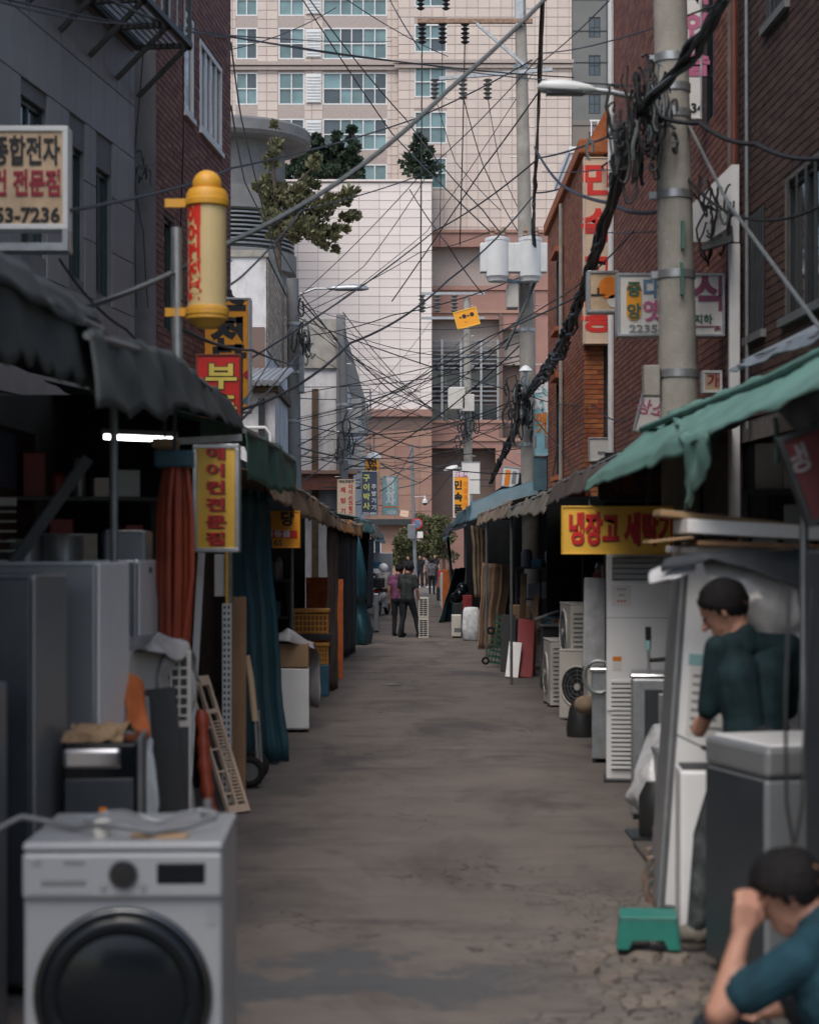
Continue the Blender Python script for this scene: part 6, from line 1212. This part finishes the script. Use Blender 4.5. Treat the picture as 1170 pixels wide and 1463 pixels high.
# right foreground ----------------------------------------------------------------
T = fridge('tall white refrigerator with a paper notice, loaded with boards, behind the man', 1.80, 10.15, .86, .75, 1.98, R(-4), 'appl_white', .0, doors=False, edge='galv', tilt=R(4)); gb(T, 'edge_strip', 'galv', -.445, -.425, -.39, .3, .03, 1.97, .004); gb(T, 'edge_groove', 'mid_grey_plastic', -.424, -.405, -.382, -.374, .05, 1.95, 0)
gb(T, 'notice_header', 'sign_teal', -.37, -.14, -.379, -.3755, 1.36, 1.42, 0); gb(T, 'notice', 'sign_white', -.36, -.15, -.379, -.3755, .98, 1.35, 0)
for k in range(7): gb(T, 'notice_line', 'ink_grey', -.34, -.17-.03*(k % 3), -.381, -.379, 1.02+k*.046, 1.035+k*.046, 0)
T = thing('tall_bin', 'narrow white upright unit with an open dark top beside the tall refrigerator', 'bin', (1.47, 9.3, .05), R(-3)); gb(T, 'body', 'appl_white', -.10, .12, -.14, .14, 0, .84, .02); gb(T, 'open_top', 'metal_dark', -.085, .105, -.125, .125, .838, .85, .004)
T = thing('kimchi_refrigerator', 'low grey chest refrigerator with a white lid in front of the standing man', 'refrigerator', (1.86, 8.45, .05), R(16)); gb(T, 'body', 'appl_grey', -.38, .4, -.30, .32, .02, .93, .02); gb(T, 'lid', 'appl_silver', -.385, .405, -.31, .325, .935, 1.07, .025); gb(T, 'lid_top', 'appl_white', -.35, .37, -.28, .29, 1.068, 1.082, .008); gb(T, 'side_panel', 'appl_dkgrey', -.386, -.378, -.28, .30, .03, .92, .0)
for sx in (-.3, .32): gb(T, 'foot', 'rubber', sx-.04, sx+.04, -.26, .28, 0, .025, 0)
T = thing('glass_door_cabinet', 'dark upright glass door cabinet at the edge of the pavement', 'cabinet', (1.92, 7.0, .05), R(10)); gb(T, 'body', 'appl_dkgrey', -.32, .4, -.2, .25, 0, 1.95, .012); gb(T, 'frame', 'appl_grey', -.325, -.26, -.215, -.2, .05, 1.9, .004); gb(T, 'glass', 'glass_dark', -.26, .38, -.212, -.2, .1, 1.88, 0); gb(T, 'rail', 'appl_grey', -.26, .38, -.218, -.2, 1.02, 1.08, .004)
b = MB(); pts = [P(1128, 840, 6.5), P(1122, 1000, 6.45), P(1124, 1150, 6.45), P(1135, 1215, 6.45), P(1146, 1150, 6.45), P(1152, 980, 6.5), P(1160, 840, 6.5)]; b.tube(resample(pts, 40), .007, 7); tag(b.build('power_cable', 'cable', smooth=True), 'black cord looped down the dark glass door cabinet', 'cord')
# boards and film piled on the tall refrigerator
zt = 2.03
for (lab, nm, m, px0, py0, px1, py1, hh, dd, Y) in (('pale rough board on top of the pile above the tall refrigerator', 'board', 'cardboard', 938, 733, 1125, 752, .035, .3, 9.9), ('white lamp panel lying on the pile above the tall refrigerator', 'lamp_panel', 'appl_white', 972, 752, 1190, 764, .075, .5, 9.8), ('thin plywood sheet under the white lamp panel', 'plywood', 'wood', 985, 776, 1190, 782, .025, .55, 9.85), ('bent cardboard flap sticking out from the pile above the tall refrigerator', 'cardboard_flap', 'cardboard', 922, 775, 985, 768, .012, .3, 9.7)):
    a = P(px0, py0, Y); c = P(px1, py1, Y); b = MB(); b.bar(a, c, dd, hh); tag(b.build(nm, m, bevel=.006), lab, 'board')
b = MB(); b.box(1.45, 2.2, 9.7, 10.3, 1.985, 2.02); tag(b.build('foam_sheet', 'sign_white', bevel=.005), 'white foam sheet lying flat on the tall refrigerator', 'foam')
b = sheet([[P(950, 800, 9.5), P(1010, 784, 9.45), P(1165, 786, 9.4)], [P(945, 815, 9.45), P(1010, 790, 9.3), P(1165, 800, 9.25)], [P(948, 822, 9.45), P(1020, 796, 9.25), P(1168, 850, 9.2)]], 30, 8, .03, 5, seed=15); tag(b.build('dark_sheet', 'tarp_slate', smooth=2, solid=.004, fix=False), 'dark sheet folded over the top edge of the tall refrigerator', 'sheet')
b = sheet([[P(1000, 795, 9.42), P(1080, 798, 9.38), P(1150, 800, 9.35)], [P(1030, 850, 9.3), P(1090, 860, 9.25), P(1150, 870, 9.25)], [P(1085, 920, 9.3), P(1110, 940, 9.28), P(1150, 930, 9.28)]], 34, 18, .06, 6, seed=16); tag(b.build('plastic_film', 'plastic_film', smooth=2, solid=.003, fix=False), 'crumpled plastic film draped over the refrigerator behind the man', 'plastic film')
b = sheet([[P(930, 815, 9.6), P(975, 800, 9.5), P(995, 802, 9.5)], [P(925, 832, 9.5), P(965, 826, 9.4), P(992, 818, 9.4)]], 16, 8, .02, 8, seed=17); tag(b.build('foam_wrap', 'film_white', smooth=2, solid=.01, fix=False), 'white foam wrap folded at the left corner of the tall refrigerator', 'foam')
# machine under white plastic
T = thing('stainless_machine', 'stainless food machine with a dark side beside the tower air conditioner', 'machine', (1.86, 13.6, 0), R(-8)); gb(T, 'body', 'galv', -.2, .28, -.25, .25, .05, 1.06, .02); gb(T, 'side_panel', 'appl_dkgrey', -.1, .16, -.262, -.25, .5, .98, .01); gb(T, 'top', 'chrome', -.21, .29, -.26, .26, 1.06, 1.09, .02); gb(T, 'spout', 'appl_silver', .0, .06, -.3, -.25, .72, .95, .01)
for sx in (-.16, .24): gb(T, 'leg', 'metal_dark', sx-.02, sx+.02, -.22, .22, 0, .05, 0)
T = thing('lever', 'upright lever with a black and blue grip on the stainless machine', 'lever', (P(927, 0, 13.5).x, 13.5, 1.06)); b = MB(); b.tube([(0, 0, 0), (0, 0, .12), (-.005, 0, .22)], .012, 8); b.build('rod', 'galv', T, smooth=True, local=True); b = MB(); b.tube([(-.005, 0, .2), (-.005, 0, .27)], .022, 10); b.build('blue_grip', 'sign_teal', T, smooth=True, local=True); b = MB(); b.tube([(-.005, 0, .27), (-.005, 0, .37)], .022, 10); b.build('black_grip', 'rubber', T, smooth=True, local=True); b = MB(); b.tube([(0, 0, .12), (.16, .02, .13)], .016, 8); b.build('side_handle', 'black_plastic', T, smooth=True, local=True)
b = sheet([[P(925, 1050, 13.0), P(945, 1035, 12.9), P(962, 1030, 12.9)], [P(905, 1100, 12.8), P(930, 1090, 12.65), P(958, 1085, 12.6)], [P(893, 1140, 12.8), P(920, 1150, 12.55), P(955, 1150, 12.5)], [P(915, 1165, 12.8), P(930, 1178, 12.6), P(955, 1178, 12.5)]], 24, 20, .04, 7, seed=19); tag(b.build('plastic_cover', 'film_white', smooth=2, solid=.004, fix=False), 'bulging white plastic cover hanging beside the tall refrigerator edge', 'plastic cover')
T = thing('motor_block', 'dark compressor block under the white plastic cover', 'compressor', (1.72, 12.55, 0)); b = MB(); b.lathe([(.12, 0), (.14, .05), (.14, .3), (.09, .4)], 16); b.build('shell', 'black_plastic', T, smooth=True, local=True); gb(T, 'plinth', 'metal_dark', -.2, .25, -.15, .3, .0, .03, 0); gb(T, 'crate', 'appl_silver', -.02, .3, -.05, .35, .05, .62, .01)
for i, (px, py, Y, r) in enumerate(((938, 1240, 10.6, .07), (945, 1180, 11.4, .06), (938, 1285, 10.3, .06))):
    T = thing('scrap_part', ('dented metal part on the ground by the tall refrigerator edge', 'dark metal part under the white plastic cover edge', 'wire wrapped metal part at the refrigerator foot')[i], 'scrap', (P(px, py, Y).x, Y, 0)); b = MB(); b.lathe([(r, 0), (r*1.2, .08), (r*.8, .2), (r, .26)], 12); b.build('core', 'rust_metal', T, smooth=True, local=True)
    for k in range(3): ring(T, 'wire', 'cable_grey', 0, .1+.06*k, -r, r*.9, .006, 20)
# green stool
T = thing('step_stool', 'small green plastic step stool on the pavement edge', 'stool', (P(929, 0, 8.9).x, 8.98, 0.045), R(-6)); b = MB(); b.prism([(-.15, 0), (-.095, 0), (-.075, .045), (.075, .045), (.095, 0), (.15, 0), (.135, .15), (-.135, .15)], -.11, -.095); b.build('front', 'stool_green', T, local=True, bevel=.006)
b = MB(); b.prism([(-.15, 0), (-.095, 0), (-.075, .045), (.075, .045), (.095, 0), (.15, 0), (.135, .15), (-.135, .15)], .095, .11); b.build('back', 'stool_green', T, local=True, bevel=.006)
for s in (-1, 1): b = MB(); b.add([(s*.15, -.1, 0), (s*.15, .1, 0), (s*.135, .1, .15), (s*.135, -.1, .15)], [(0,1,2,3)]); b.build('side', 'stool_green', T, local=True, solid=.012)
gb(T, 'top', 'stool_green', -.142, .142, -.115, .115, .148, .166, .01)
# scooter ----------------------------------------------------------------
T = thing('scooter', 'parked white scooter with a black top box and red tail light', 'scooter', (-.85, 55.4, 0), R(-12))
def wheel(T, y, r):
    b = MB(); n = 24; k = 8; vs = []
    for i in range(n):
        a = 2*math.pi*i/n
        for j in range(k): p = 2*math.pi*j/k; rr_ = r-.05+.05*math.cos(p); vs.append((.05*math.sin(p), y+rr_*math.cos(a), r+rr_*math.sin(a)))
    b.add(vs, [(i*k+j, i*k+(j+1) % k, ((i+1) % n)*k+(j+1) % k, ((i+1) % n)*k+j) for i in range(n) for j in range(k)]); w_ = b.build('wheel', 'rubber', T, smooth=2, local=True)
    b = MB(); b.tube([(-.03, y, r), (.03, y, r)], r*.55, 18); b.build('rim', 'galv', w_, smooth=True, local=True)
wheel(T, -.45, .26); wheel(T, .75, .26)
b = MB(); b.add(*(lambda s: (s.v, s.f))(MB().ball((0, -.2, .62), .3, 16, 10, (.55, 1.5, .55)))); b.build('rear_body', 'appl_white', T, smooth=True, local=True)
gb(T, 'seat', 'black_plastic', -.14, .14, -.45, .25, .74, .84, .03); gb(T, 'floorboard', 'mid_grey_plastic', -.16, .16, .1, .55, .3, .36, .02)
b = MB(); b.bar((0, .52, .34), (0, .68, 1.0), .36, .08, (0, 1, 0)); b.build('leg_shield', 'appl_white', T, local=True, bevel=.03)
gb(T, 'top_box', 'black_plastic', -.21, .21, -.78, -.42, .86, 1.16, .04); gb(T, 'tail_light', 'red_bright', -.12, .12, -.66, -.6, .72, .79, .015); gb(T, 'number_plate', 'sign_white', -.1, .1, -.68, -.665, .46, .6, 0); gb(T, 'rear_fender', 'black_plastic', -.07, .07, -.72, -.5, .3, .7, .02)
b = MB(); b.tube([(-.36, .6, 1.06), (0, .68, 1.02), (.36, .6, 1.06)], .018, 8); b.build('handlebar', 'black_plastic', T, smooth=True, local=True)
for s in (-1, 1): b = MB(); b.tube([(s*.26, .62, 1.05), (s*.34, .6, 1.22)], .008, 6); b.ball((s*.36, .6, 1.25), .06, 10, 6, (1, .3, .8)); b.build('mirror', 'black_plastic', T, smooth=True, local=True)
b = MB(); b.tube([(.18, -.1, .28), (.2, -.6, .34)], .05, 10); b.build('exhaust', 'galv', T, smooth=True, local=True)
b = MB(); b.tube([(0, .68, 1.0), (0, .75, .28)], .03, 8); b.build('fork', 'metal_dark', T, smooth=True, local=True)

# ---- shelves of stock deep in the stalls
def stocked(label, x, y, w_, d, levels, seed, rz=0, side='right'):
    T = thing('stock_shelf', label, 'shelf', (x, y, 0), rz, None)
    for z in levels: gb(T, 'board', 'metal_dark', -w_/2, w_/2, -d/2, d/2, z-.03, z, 0)
    for sx in (-1, 1):
        for sy in (-1, 1): gb(T, 'leg', 'metal_dark', sx*(w_/2-.02)-.02, sx*(w_/2-.02)+.02, sy*(d/2-.02)-.02, sy*(d/2-.02)+.02, 0, levels[-1], 0)
    rn = random.Random(seed); c_, s_ = math.cos(rz), math.sin(rz)
    for z in levels:
        xx = -w_/2+.05
        while xx < w_/2-.16:
            bw = rn.uniform(.08, .22); bh = rn.uniform(.1, .34); bd = rn.uniform(.15, d*.9); mm = rn.choice(['cardboard', 'appl_cream', 'appl_grey', 'black_plastic', 'blue_plastic', 'board_red', 'appl_silver', 'mid_grey_plastic']); lx, ly = xx+bw/2, rn.uniform(-.05, .05)
            b = MB()
            if rn.random() < .3: b.lathe([(bw*.45, 0), (bw*.5, .01), (bw*.5, bh*.8), (bw*.3, bh)], 14, o=(0, 0, 0))
            else: b.box(-bw/2, bw/2, -bd/2, bd/2, 0, bh)
            b.v = [(x+(lx+p[0])*c_-(ly+p[1])*s_, y+(lx+p[0])*s_+(ly+p[1])*c_, z+p[2]) for p in b.v]
            cn = {'cardboard': 'brown', 'appl_cream': 'cream', 'appl_grey': 'grey', 'black_plastic': 'black', 'blue_plastic': 'blue', 'board_red': 'dark red', 'appl_silver': 'silver', 'mid_grey_plastic': 'dark grey'}[mm]
            tag(b.build('stock_item', mm, bevel=.006), '%s %s stock item on the shaded shelf %s' % ('tall' if bh > .22 else 'low', cn, side), 'stock item', 'stock on shelves'); xx += bw+rn.uniform(.01, .06)
stocked('dark stock shelf behind the outdoor units', 2.6, 24.0, .7, .4, (.5, 1.0, 1.5, 2.0), 1, R(-70), 'behind the outdoor units')
stocked('dark stock shelf behind the tan curtain stall', 2.35, 32.0, .9, .45, (.6, 1.15, 1.7), 2, R(-20), 'behind the dark red board')
stocked('dark stock shelf deep in the refrigerator stall', -2.5, 13.8, 1.2, .45, (.7, 1.3, 1.9, 2.4), 3, R(15), 'behind the refrigerators')
stocked('dark stock shelf behind the yellow baskets', -2.0, 24.6, .8, .4, (.6, 1.1, 1.6), 4, R(10), 'behind the yellow baskets')
stocked('dark stock shelf inside the green awning stall', 2.65, 12.0, .8, .45, (.8, 1.4, 2.0, 2.4), 5, R(-30), 'under the green awning')
# ================================================================ people
def capsule(b, a, c, ra, rb, n=14):
    a = Vector(a); c = Vector(c); d = c-a; L_ = d.length
    d = d.normalized() if L_ > 1e-6 else Vector((0, 0, 1)); u = d.orthogonal().normalized(); v = d.cross(u); vs = []; m = 5
    rings = [(a, ra, -math.pi/2*(1-i/m)) for i in range(m)]+[(a, ra, 0), (c, rb, 0)]+[(c, rb, math.pi/2*i/m) for i in range(1, m+1)]
    for p, r, t in rings:
        rr_ = max(1e-4, r*math.cos(t)); o = p+d*r*math.sin(t); vs += [o+(u*math.cos(2*math.pi*k/n)+v*math.sin(2*math.pi*k/n))*rr_ for k in range(n)]
    M = len(rings); b.add(vs, [(i*n+k, i*n+(k+1) % n, (i+1)*n+(k+1) % n, (i+1)*n+k) for i in range(M-1) for k in range(n)]+[tuple(range(n-1, -1, -1)), tuple((M-1)*n+k for k in range(n))])
def hand(caps, W, d, s, nrm, curl=.5, detail=True, thumb=1):
    """W wrist, d direction to the knuckles, s across the palm (thumb side), nrm towards the palm"""
    d = Vector(d).normalized(); s = (Vector(s)-d*Vector(s).dot(d)).normalized(); nrm = Vector(nrm); nrm = (nrm-d*nrm.dot(d)-s*nrm.dot(s)).normalized(); W = Vector(W)
    if not detail:
        caps.append((W, W+d*.09, .028, .036, 'skin')); caps.append((W+d*.09, W+d*.15+nrm*.03, .032, .018, 'skin')); caps.append((W+d*.04+s*.025, W+d*.10+s*.05+nrm*.02, .016, .012, 'skin')); return
    for k in range(4):
        o = (1.5-k)*.019; root = W+d*.085+s*o; caps.append((W+d*.015+s*o*.6, root, .018, .0155, 'skin')); ln = (.042, .046, .043, .034)[k]; dr = d.copy(); p = root
        for j in range(3):
            ax = curl*(.55+.4*j); dr = (d*math.cos(ax*(j+1)*.8)+nrm*math.sin(ax*(j+1)*.8)).normalized(); q = p+dr*ln*(1, .68, .55)[j]; caps.append((p, q, .0098-.0008*j, .0090-.0009*j, 'skin')); p = q
    p = W+d*.03+s*.028; q = p+(d*.6+s*.7+nrm*.35).normalized()*.042; caps.append((p, q, .016, .0125, 'skin')); caps.append((q, q+(d*.75+nrm*.6-s*.1).normalized()*.034, .0118, .0095, 'skin'))
def person(label, loc, rz, J, shirt, trousers, shoe='shoe_black', hair='hair_black', sleeve=.5, vox=.02, scale=1, look=(0, 1, 0), hup=(0, 0, 1), bald=False, helmet=False, detail=False, hands=None, group=None, hz=1.0):
    T = thing('person', label, 'person', loc, rz, group, scale=scale); V = Vector
    j = dict(pel=(0, 0, .93), chest=(0, .0, 1.26), neck=(0, .0, 1.44), head=(0, .03, 1.60), ls=(-.185, 0, 1.40), rs=(.185, 0, 1.40), le=(-.23, -.02, 1.12), re=(.23, -.02, 1.12), lw=(-.24, .05, .88), rw=(.24, .05, .88), lh=(-.09, 0, .90), rh=(.09, 0, .90), lk=(-.10, .02, .49), rk=(.10, .02, .49), la=(-.10, -.02, .09), ra=(.10, -.02, .09), lt=(-.12, .15, .04), rt=(.12, .15, .04))
    j.update(J); j = {k: V(v) for k, v in j.items()}; caps = []; add = lambda a, c, ra, rb, m: caps.append((V(a), V(c), ra, rb, m))
    across = (j['rs']-j['ls']).normalized(); hx = (j['rh']-j['lh']).normalized()
    for s in (-1, 1):
        add(j['pel']+hx*.06*s, j['pel'].lerp(j['chest'], .45)+across*.055*s, .115, .105, 'pants' if False else 'shirt'); add(j['pel'].lerp(j['chest'], .4)+across*.055*s, j['chest']+across*.08*s, .108, .118, 'shirt'); add(j['chest']+across*.07*s, (j['ls'] if s < 0 else j['rs'])-across*.03*s+V((0, 0, -.02)), .11, .07, 'shirt'); add(j['neck']+V((0, 0, -.03)), (j['ls'] if s < 0 else j['rs']), .06, .062, 'shirt')
        add(j['pel']+hx*.055*s-V((0, 0, .04)), j['pel']+hx*.05*s+V((0, 0, .04)), .118, .112, 'pants')
    for a in 'lr':
        S, E_, W_ = j[a+'s'], j[a+'e'], j[a+'w']; add(S, E_, .058, .044, 'skin'); add(E_, W_, .042, .028, 'skin')
        if sleeve >= 1: add(S, E_, .068, .056, 'shirt'); add(E_, E_.lerp(W_, sleeve-1), .056, .048, 'shirt')
        else: add(S, S.lerp(E_, sleeve), .07, .066, 'shirt')
        h = (hands or {}).get(a)
        if h: hand(caps, W_, h[0], h[1], h[2], h[3], detail)
        else: hand(caps, W_, (W_-E_), (0, .3, 0) if abs((W_-E_).normalized().y) < .8 else (1, 0, 0), (-1 if a == 'r' else 1, .2, 0), .35, detail)
        Hp, K, A_, To = j[a+'h'], j[a+'k'], j[a+'a'], j[a+'t']; add(Hp, K, .098, .066, 'pants'); add(K, A_+V((0, 0, .02)), .064, .052, 'pants'); add(A_-V((0, 0, .03))-(To-A_).normalized()*.03, To, .045, .036, 'shoe'); add(A_-V((0, 0, .04)), A_+V((0, 0, .02)), .04, .042, 'shoe')
    hf = V(look).normalized(); hu = V(hup); hu = (hu-hf*hu.dot(hf)).normalized(); hs = hf.cross(hu); C = j['head']
    add(j['neck']-V((0, 0, .04)), C-hu*.06-hf*.02, .056, .052, 'skin'); i0 = len(caps); add(C+hu*.025-hf*.028, C+hu*.03+hf*.02, .088, .083, 'skin'); add(C+hf*.045-hu*.02, C+hf*.06-hu*.085, .06, .036, 'skin'); add(C-hu*.03, C+hf*.03-hu*.06, .072, .055, 'skin')
    add(C+hf*.098+hu*.005, C+hf*.122-hu*.032, .010, .0155, 'skin'); add(C+hf*.092-hu*.066-hs*.014, C+hf*.092-hu*.066+hs*.014, .012, .012, 'skin'); add(C+hf*.088+hu*.022-hs*.03, C+hf*.088+hu*.022+hs*.03, .014, .014, 'skin')
    for s in (-1, 1): add(C+hs*.083*s-hf*.012+hu*.012, C+hs*.08*s-hf*.008-hu*.03, .019, .013, 'skin')
    caps[i0:] = [(C+(a-C)*hz, C+(c-C)*hz, ra*hz, rb*hz, m) for a, c, ra, rb, m in caps[i0:]]
    add(j['neck']-V((0, 0, .045)), j['neck']+V((0, 0, .005)), .072, .064, 'shirt')
    b = MB()
    for a, c, ra, rb, m in caps: capsule(b, a, c, ra, rb, 12)
    me = bpy.data.meshes.new('body'); me.from_pydata([tuple(v) for v in b.v], [], b.f); tmp = bpy.data.objects.new('tmp', me); TXT.collection.objects.link(tmp)
    md = tmp.modifiers.new('r', 'REMESH'); md.mode = 'VOXEL'; md.voxel_size = vox; md.use_smooth_shade = True; sm = tmp.modifiers.new('s', 'SMOOTH'); sm.factor = .5; sm.iterations = 3 if detail else 2
    vl = TXT.view_layers[0]; vl.update(); m2 = bpy.data.meshes.new_from_object(tmp.evaluated_get(vl.depsgraph)); bpy.data.objects.remove(tmp); bpy.data.meshes.remove(me)
    for m in ('skin', shirt, trousers, shoe): m2.materials.append(MAT[m])
    idx = {'skin': 0, 'shirt': 1, 'pants': 2, 'shoe': 3}; n = len(m2.polygons); cen = np.empty(n*3); m2.polygons.foreach_get('center', cen); cen = cen.reshape(-1, 3); best = np.full(n, 1e9); mi = np.zeros(n, int)
    for a, c, ra, rb, m in caps:
        a_ = np.array(a); d = np.array(c)-a_; t = np.clip(((cen-a_)@d)/max(1e-9, d@d), 0, 1); dist = np.linalg.norm(cen-(a_+t[:, None]*d), axis=1)-(ra+(rb-ra)*t)
        if m == 'shirt': dist -= .003
        k = dist < best; best[k] = dist[k]; mi[k] = idx[m]
    m2.polygons.foreach_set('material_index', mi); m2.polygons.foreach_set('use_smooth', np.ones(n, bool)); body = bpy.data.objects.new('body', m2); COL.objects.link(body); body.parent = T; m2.name = 'body'
    # hair shell or helmet
    b = MB(); N1, M1 = 28, 18; vs = []; keep = []
    for i in range(M1+1):
        th = math.pi*i/M1
        for k in range(N1):
            ph = 2*math.pi*k/N1; dv = hs*math.sin(th)*math.cos(ph)+hf*math.sin(th)*math.sin(ph)+hu*math.cos(th); R_ = (.150 if helmet else .099)+(.006*noise.noise(dv*9)+.004*noise.noise(dv*23) if not helmet else 0)
            p = C+(hu*.028-hf*.006)*hz+hz*dv*R_*(1 if helmet else (1+.06*abs(dv.dot(hf)))); rel = (p-C)/hz; vs.append(p); u_, f_ = rel.dot(hu), rel.dot(hf)
            ok = u_ > (-.09 if f_ < .06 else .03) if helmet else u_ > (-.022+.95*f_ if f_ > 0 else -.022+1.0*f_)
            if bald and not helmet and (dv-(hu*.93-hf*.38).normalized()).length < .34: ok = False
            keep.append(ok)
    fs = [q for q in ((i*N1+k, i*N1+(k+1) % N1, (i+1)*N1+(k+1) % N1, (i+1)*N1+k) for i in range(M1) for k in range(N1)) if sum(keep[x] for x in q) >= 3]
    b.add(vs, fs); h = b.build('helmet' if helmet else 'hair', 'appl_white' if helmet else hair, T, smooth=2, local=True, solid=.012 if not helmet else .02, fix=False)
    if detail or vox <= .016:
        for s in (-1, 1): b = MB(); b.ball(C+(hf*.094+hs*.031*s)*hz, .011, 10, 6); b.build('eye', 'ink_black', T, smooth=True, local=True)
    return T
# two men talking in the road (rz=0 faces +y, away from the camera)
person('man in a charcoal shirt and dark trousers standing beside the slotted units', (P(582, 0, 41.3).x, 41.2, .01), R(-35), dict(lk=(-.11, .0, .49), la=(-.14, -.10, .09), lt=(-.16, .07, .04), rk=(.13, .14, .49), ra=(.20, .16, .09), rt=(.24, .33, .04), le=(-.25, .03, 1.12), lw=(-.23, .16, .90), re=(.25, .02, 1.12), rw=(.22, .14, .88), head=(.01, .07, 1.585)), 'charcoal_shirt', 'dark_trousers', sleeve=.75, vox=.016, scale=.985, look=(.35, .8, -.35))
person('man in a purple shirt standing behind the man in the charcoal shirt', (P(569, 0, 41.9).x, 41.9, .01), R(-20), dict(lk=(-.10, .02, .49), head=(.01, .06, 1.59)), 'purple_shirt', 'dark_trousers', sleeve=.5, vox=.016, scale=.965, look=(.4, .8, -.3))
# far group
person('man in a black shirt walking towards the stalls at the street end', (P(600, 0, 97).x, 96.4, .02), R(172), dict(lk=(-.1, .16, .5), la=(-.1, .12, .09), lt=(-.1, .28, .04), ra=(.1, -.16, .1), rt=(.1, .0, .04)), 'black_shirt', 'dark_trousers', sleeve=.5, vox=.022)
person('person in a grey top walking beside the man in the black shirt', (P(606.5, 0, 98.5).x, 98.5, .02), R(165), {}, 'grey_shirt', 'dark_trousers', sleeve=.6, vox=.022, scale=.95)
person('man in a grey shirt and dark vest seen from behind pointing to the right', (P(617, 0, 82).x, 82, .012), R(-12), dict(re=(.32, .12, 1.2), rw=(.50, .22, 1.02), head=(.0, .05, 1.58)), 'grey_shirt', 'dark_trousers', sleeve=.5, vox=.022, scale=.93)
person('man in a black shirt standing beyond the pointing man', (P(621, 0, 101).x, 101, .02), R(190), {}, 'black_shirt', 'dark_trousers', sleeve=.5, vox=.022, scale=1.02)
person('dark haired person in black standing beyond the two talking men', (P(583.5, 0, 90).x, 90, .012), R(160), {}, 'black_shirt', 'dark_trousers', sleeve=.8, vox=.022)
# rider on the scooter, local frame of the scooter direction
person('rider in a pale jacket and white helmet sitting on the scooter', (-.83, 55.5, .0), R(-12), dict(pel=(0, -.02, .93), lh=(-.1, .0, .91), rh=(.1, .0, .91), chest=(0, .06, 1.22), neck=(0, .12, 1.40), head=(0, .18, 1.55), ls=(-.18, .1, 1.36), rs=(.18, .1, 1.36), le=(-.3, .26, 1.16), re=(.3, .26, 1.16), lw=(-.33, .5, 1.08), rw=(.33, .5, 1.08), lk=(-.2, .40, .76), rk=(.2, .40, .76), la=(-.22, .34, .42), ra=(.27, .30, .12), lt=(-.22, .5, .38), rt=(.28, .46, .05)), 'pale_shirt', 'tan_trousers', sleeve=1.8, vox=.02, helmet=True, scale=.92)
# standing man at the right: faces left and away, right hand holding a screwdriver
SX = P(1078, 0, 9.05).x
person('man in a dark green shirt standing behind the grey chest refrigerator holding a screwdriver', (SX, 9.08, .05), R(20), dict(pel=(0, -.03, .95), lh=(-.09, -.03, .93), rh=(.09, -.03, .93), chest=(-.005, .0, 1.27), neck=(-.03, .04, 1.45), head=(-.095, .10, 1.585), ls=(-.175, .03, 1.395), rs=(.19, .0, 1.40), le=(-.185, .10, 1.11), lw=(-.175, .20, .985), re=(.20, .03, 1.10), rw=(.19, .2, .93), lk=(-.22, .06, .50), la=(-.30, .0, .09), lt=(-.46, .05, .04), rk=(.12, .04, .50), ra=(.12, .0, .09), rt=(.12, .18, .04)), 'green_shirt', 'camo_trousers', 'shoe_grey', sleeve=1.06, vox=.0075, scale=1.045, look=(-.60, .62, -.50), hz=1.13, detail=True, hands={'l': ((.1, .5, .15), (.25, -.1, 1), (.6, -.2, -.2), 1.1), 'r': ((.0, .7, -.6), (-.8, .1, .2), (-.3, -.2, -.6), .5)})
T = thing('screwdriver', 'long thin screwdriver in the right hand of the man in green', 'screwdriver', P(1012, 1073, 9.1), world=True)
b = MB(); b.tube([P(966, 1050, 9.0), P(1004, 1068, 9.1)], .004, 8); b.build('blade', 'metal_dark', T, smooth=True); b = MB(); b.tube([P(1003, 1067.5, 9.1), P(1024, 1078, 9.16)], [.011, .014], 10); b.build('handle', 'black_plastic', T, smooth=True)
# crouching man at the lower right corner: seen from behind, hand against the head
person('man in a teal shirt crouching with one fist raised to his head', (P(1236, 0, 5.62).x, 5.68, .0), R(48), dict(pel=(.02, -.16, .30), lh=(-.09, -.14, .30), rh=(.11, -.14, .30), chest=(-.02, .02, .58), neck=(-.03, .12, .765), head=(-.055, .205, .865), ls=(-.20, .10, .69), rs=(.16, .04, .70), le=(-.29, .30, .53), lw=(-.225, .265, .755), re=(.28, .22, .50), rw=(.20, .42, .42), lk=(-.26, .34, .46), rk=(.24, .34, .46), la=(-.2, .12, .08), ra=(.2, .12, .08), lt=(-.22, .3, .04), rt=(.22, .3, .04)), 'teal_shirt', 'dark_trousers', 'shoe_black', sleeve=.62, vox=.0075, scale=1.06, look=(-.35, .80, -.55), bald=True, detail=True, hands={'l': ((.15, -.12, .9), (.7, -.5, 0), (.55, -.1, -.1), 1.25), 'r': ((-.2, .8, -.4), (-.6, -.3, .2), (-.3, .2, -.8), .8)})
b = MB(); b.lathe([(.14, 0), (.13, .2), (.15, .22), (.15, .24)], 20, o=(P(1245, 0, 5.5).x, 5.62, .0)); tag(b.build('low_stool', 'black_plastic', smooth=True), 'low round stool under the crouching man', 'stool')
bpy.data.scenes.remove(TXT)
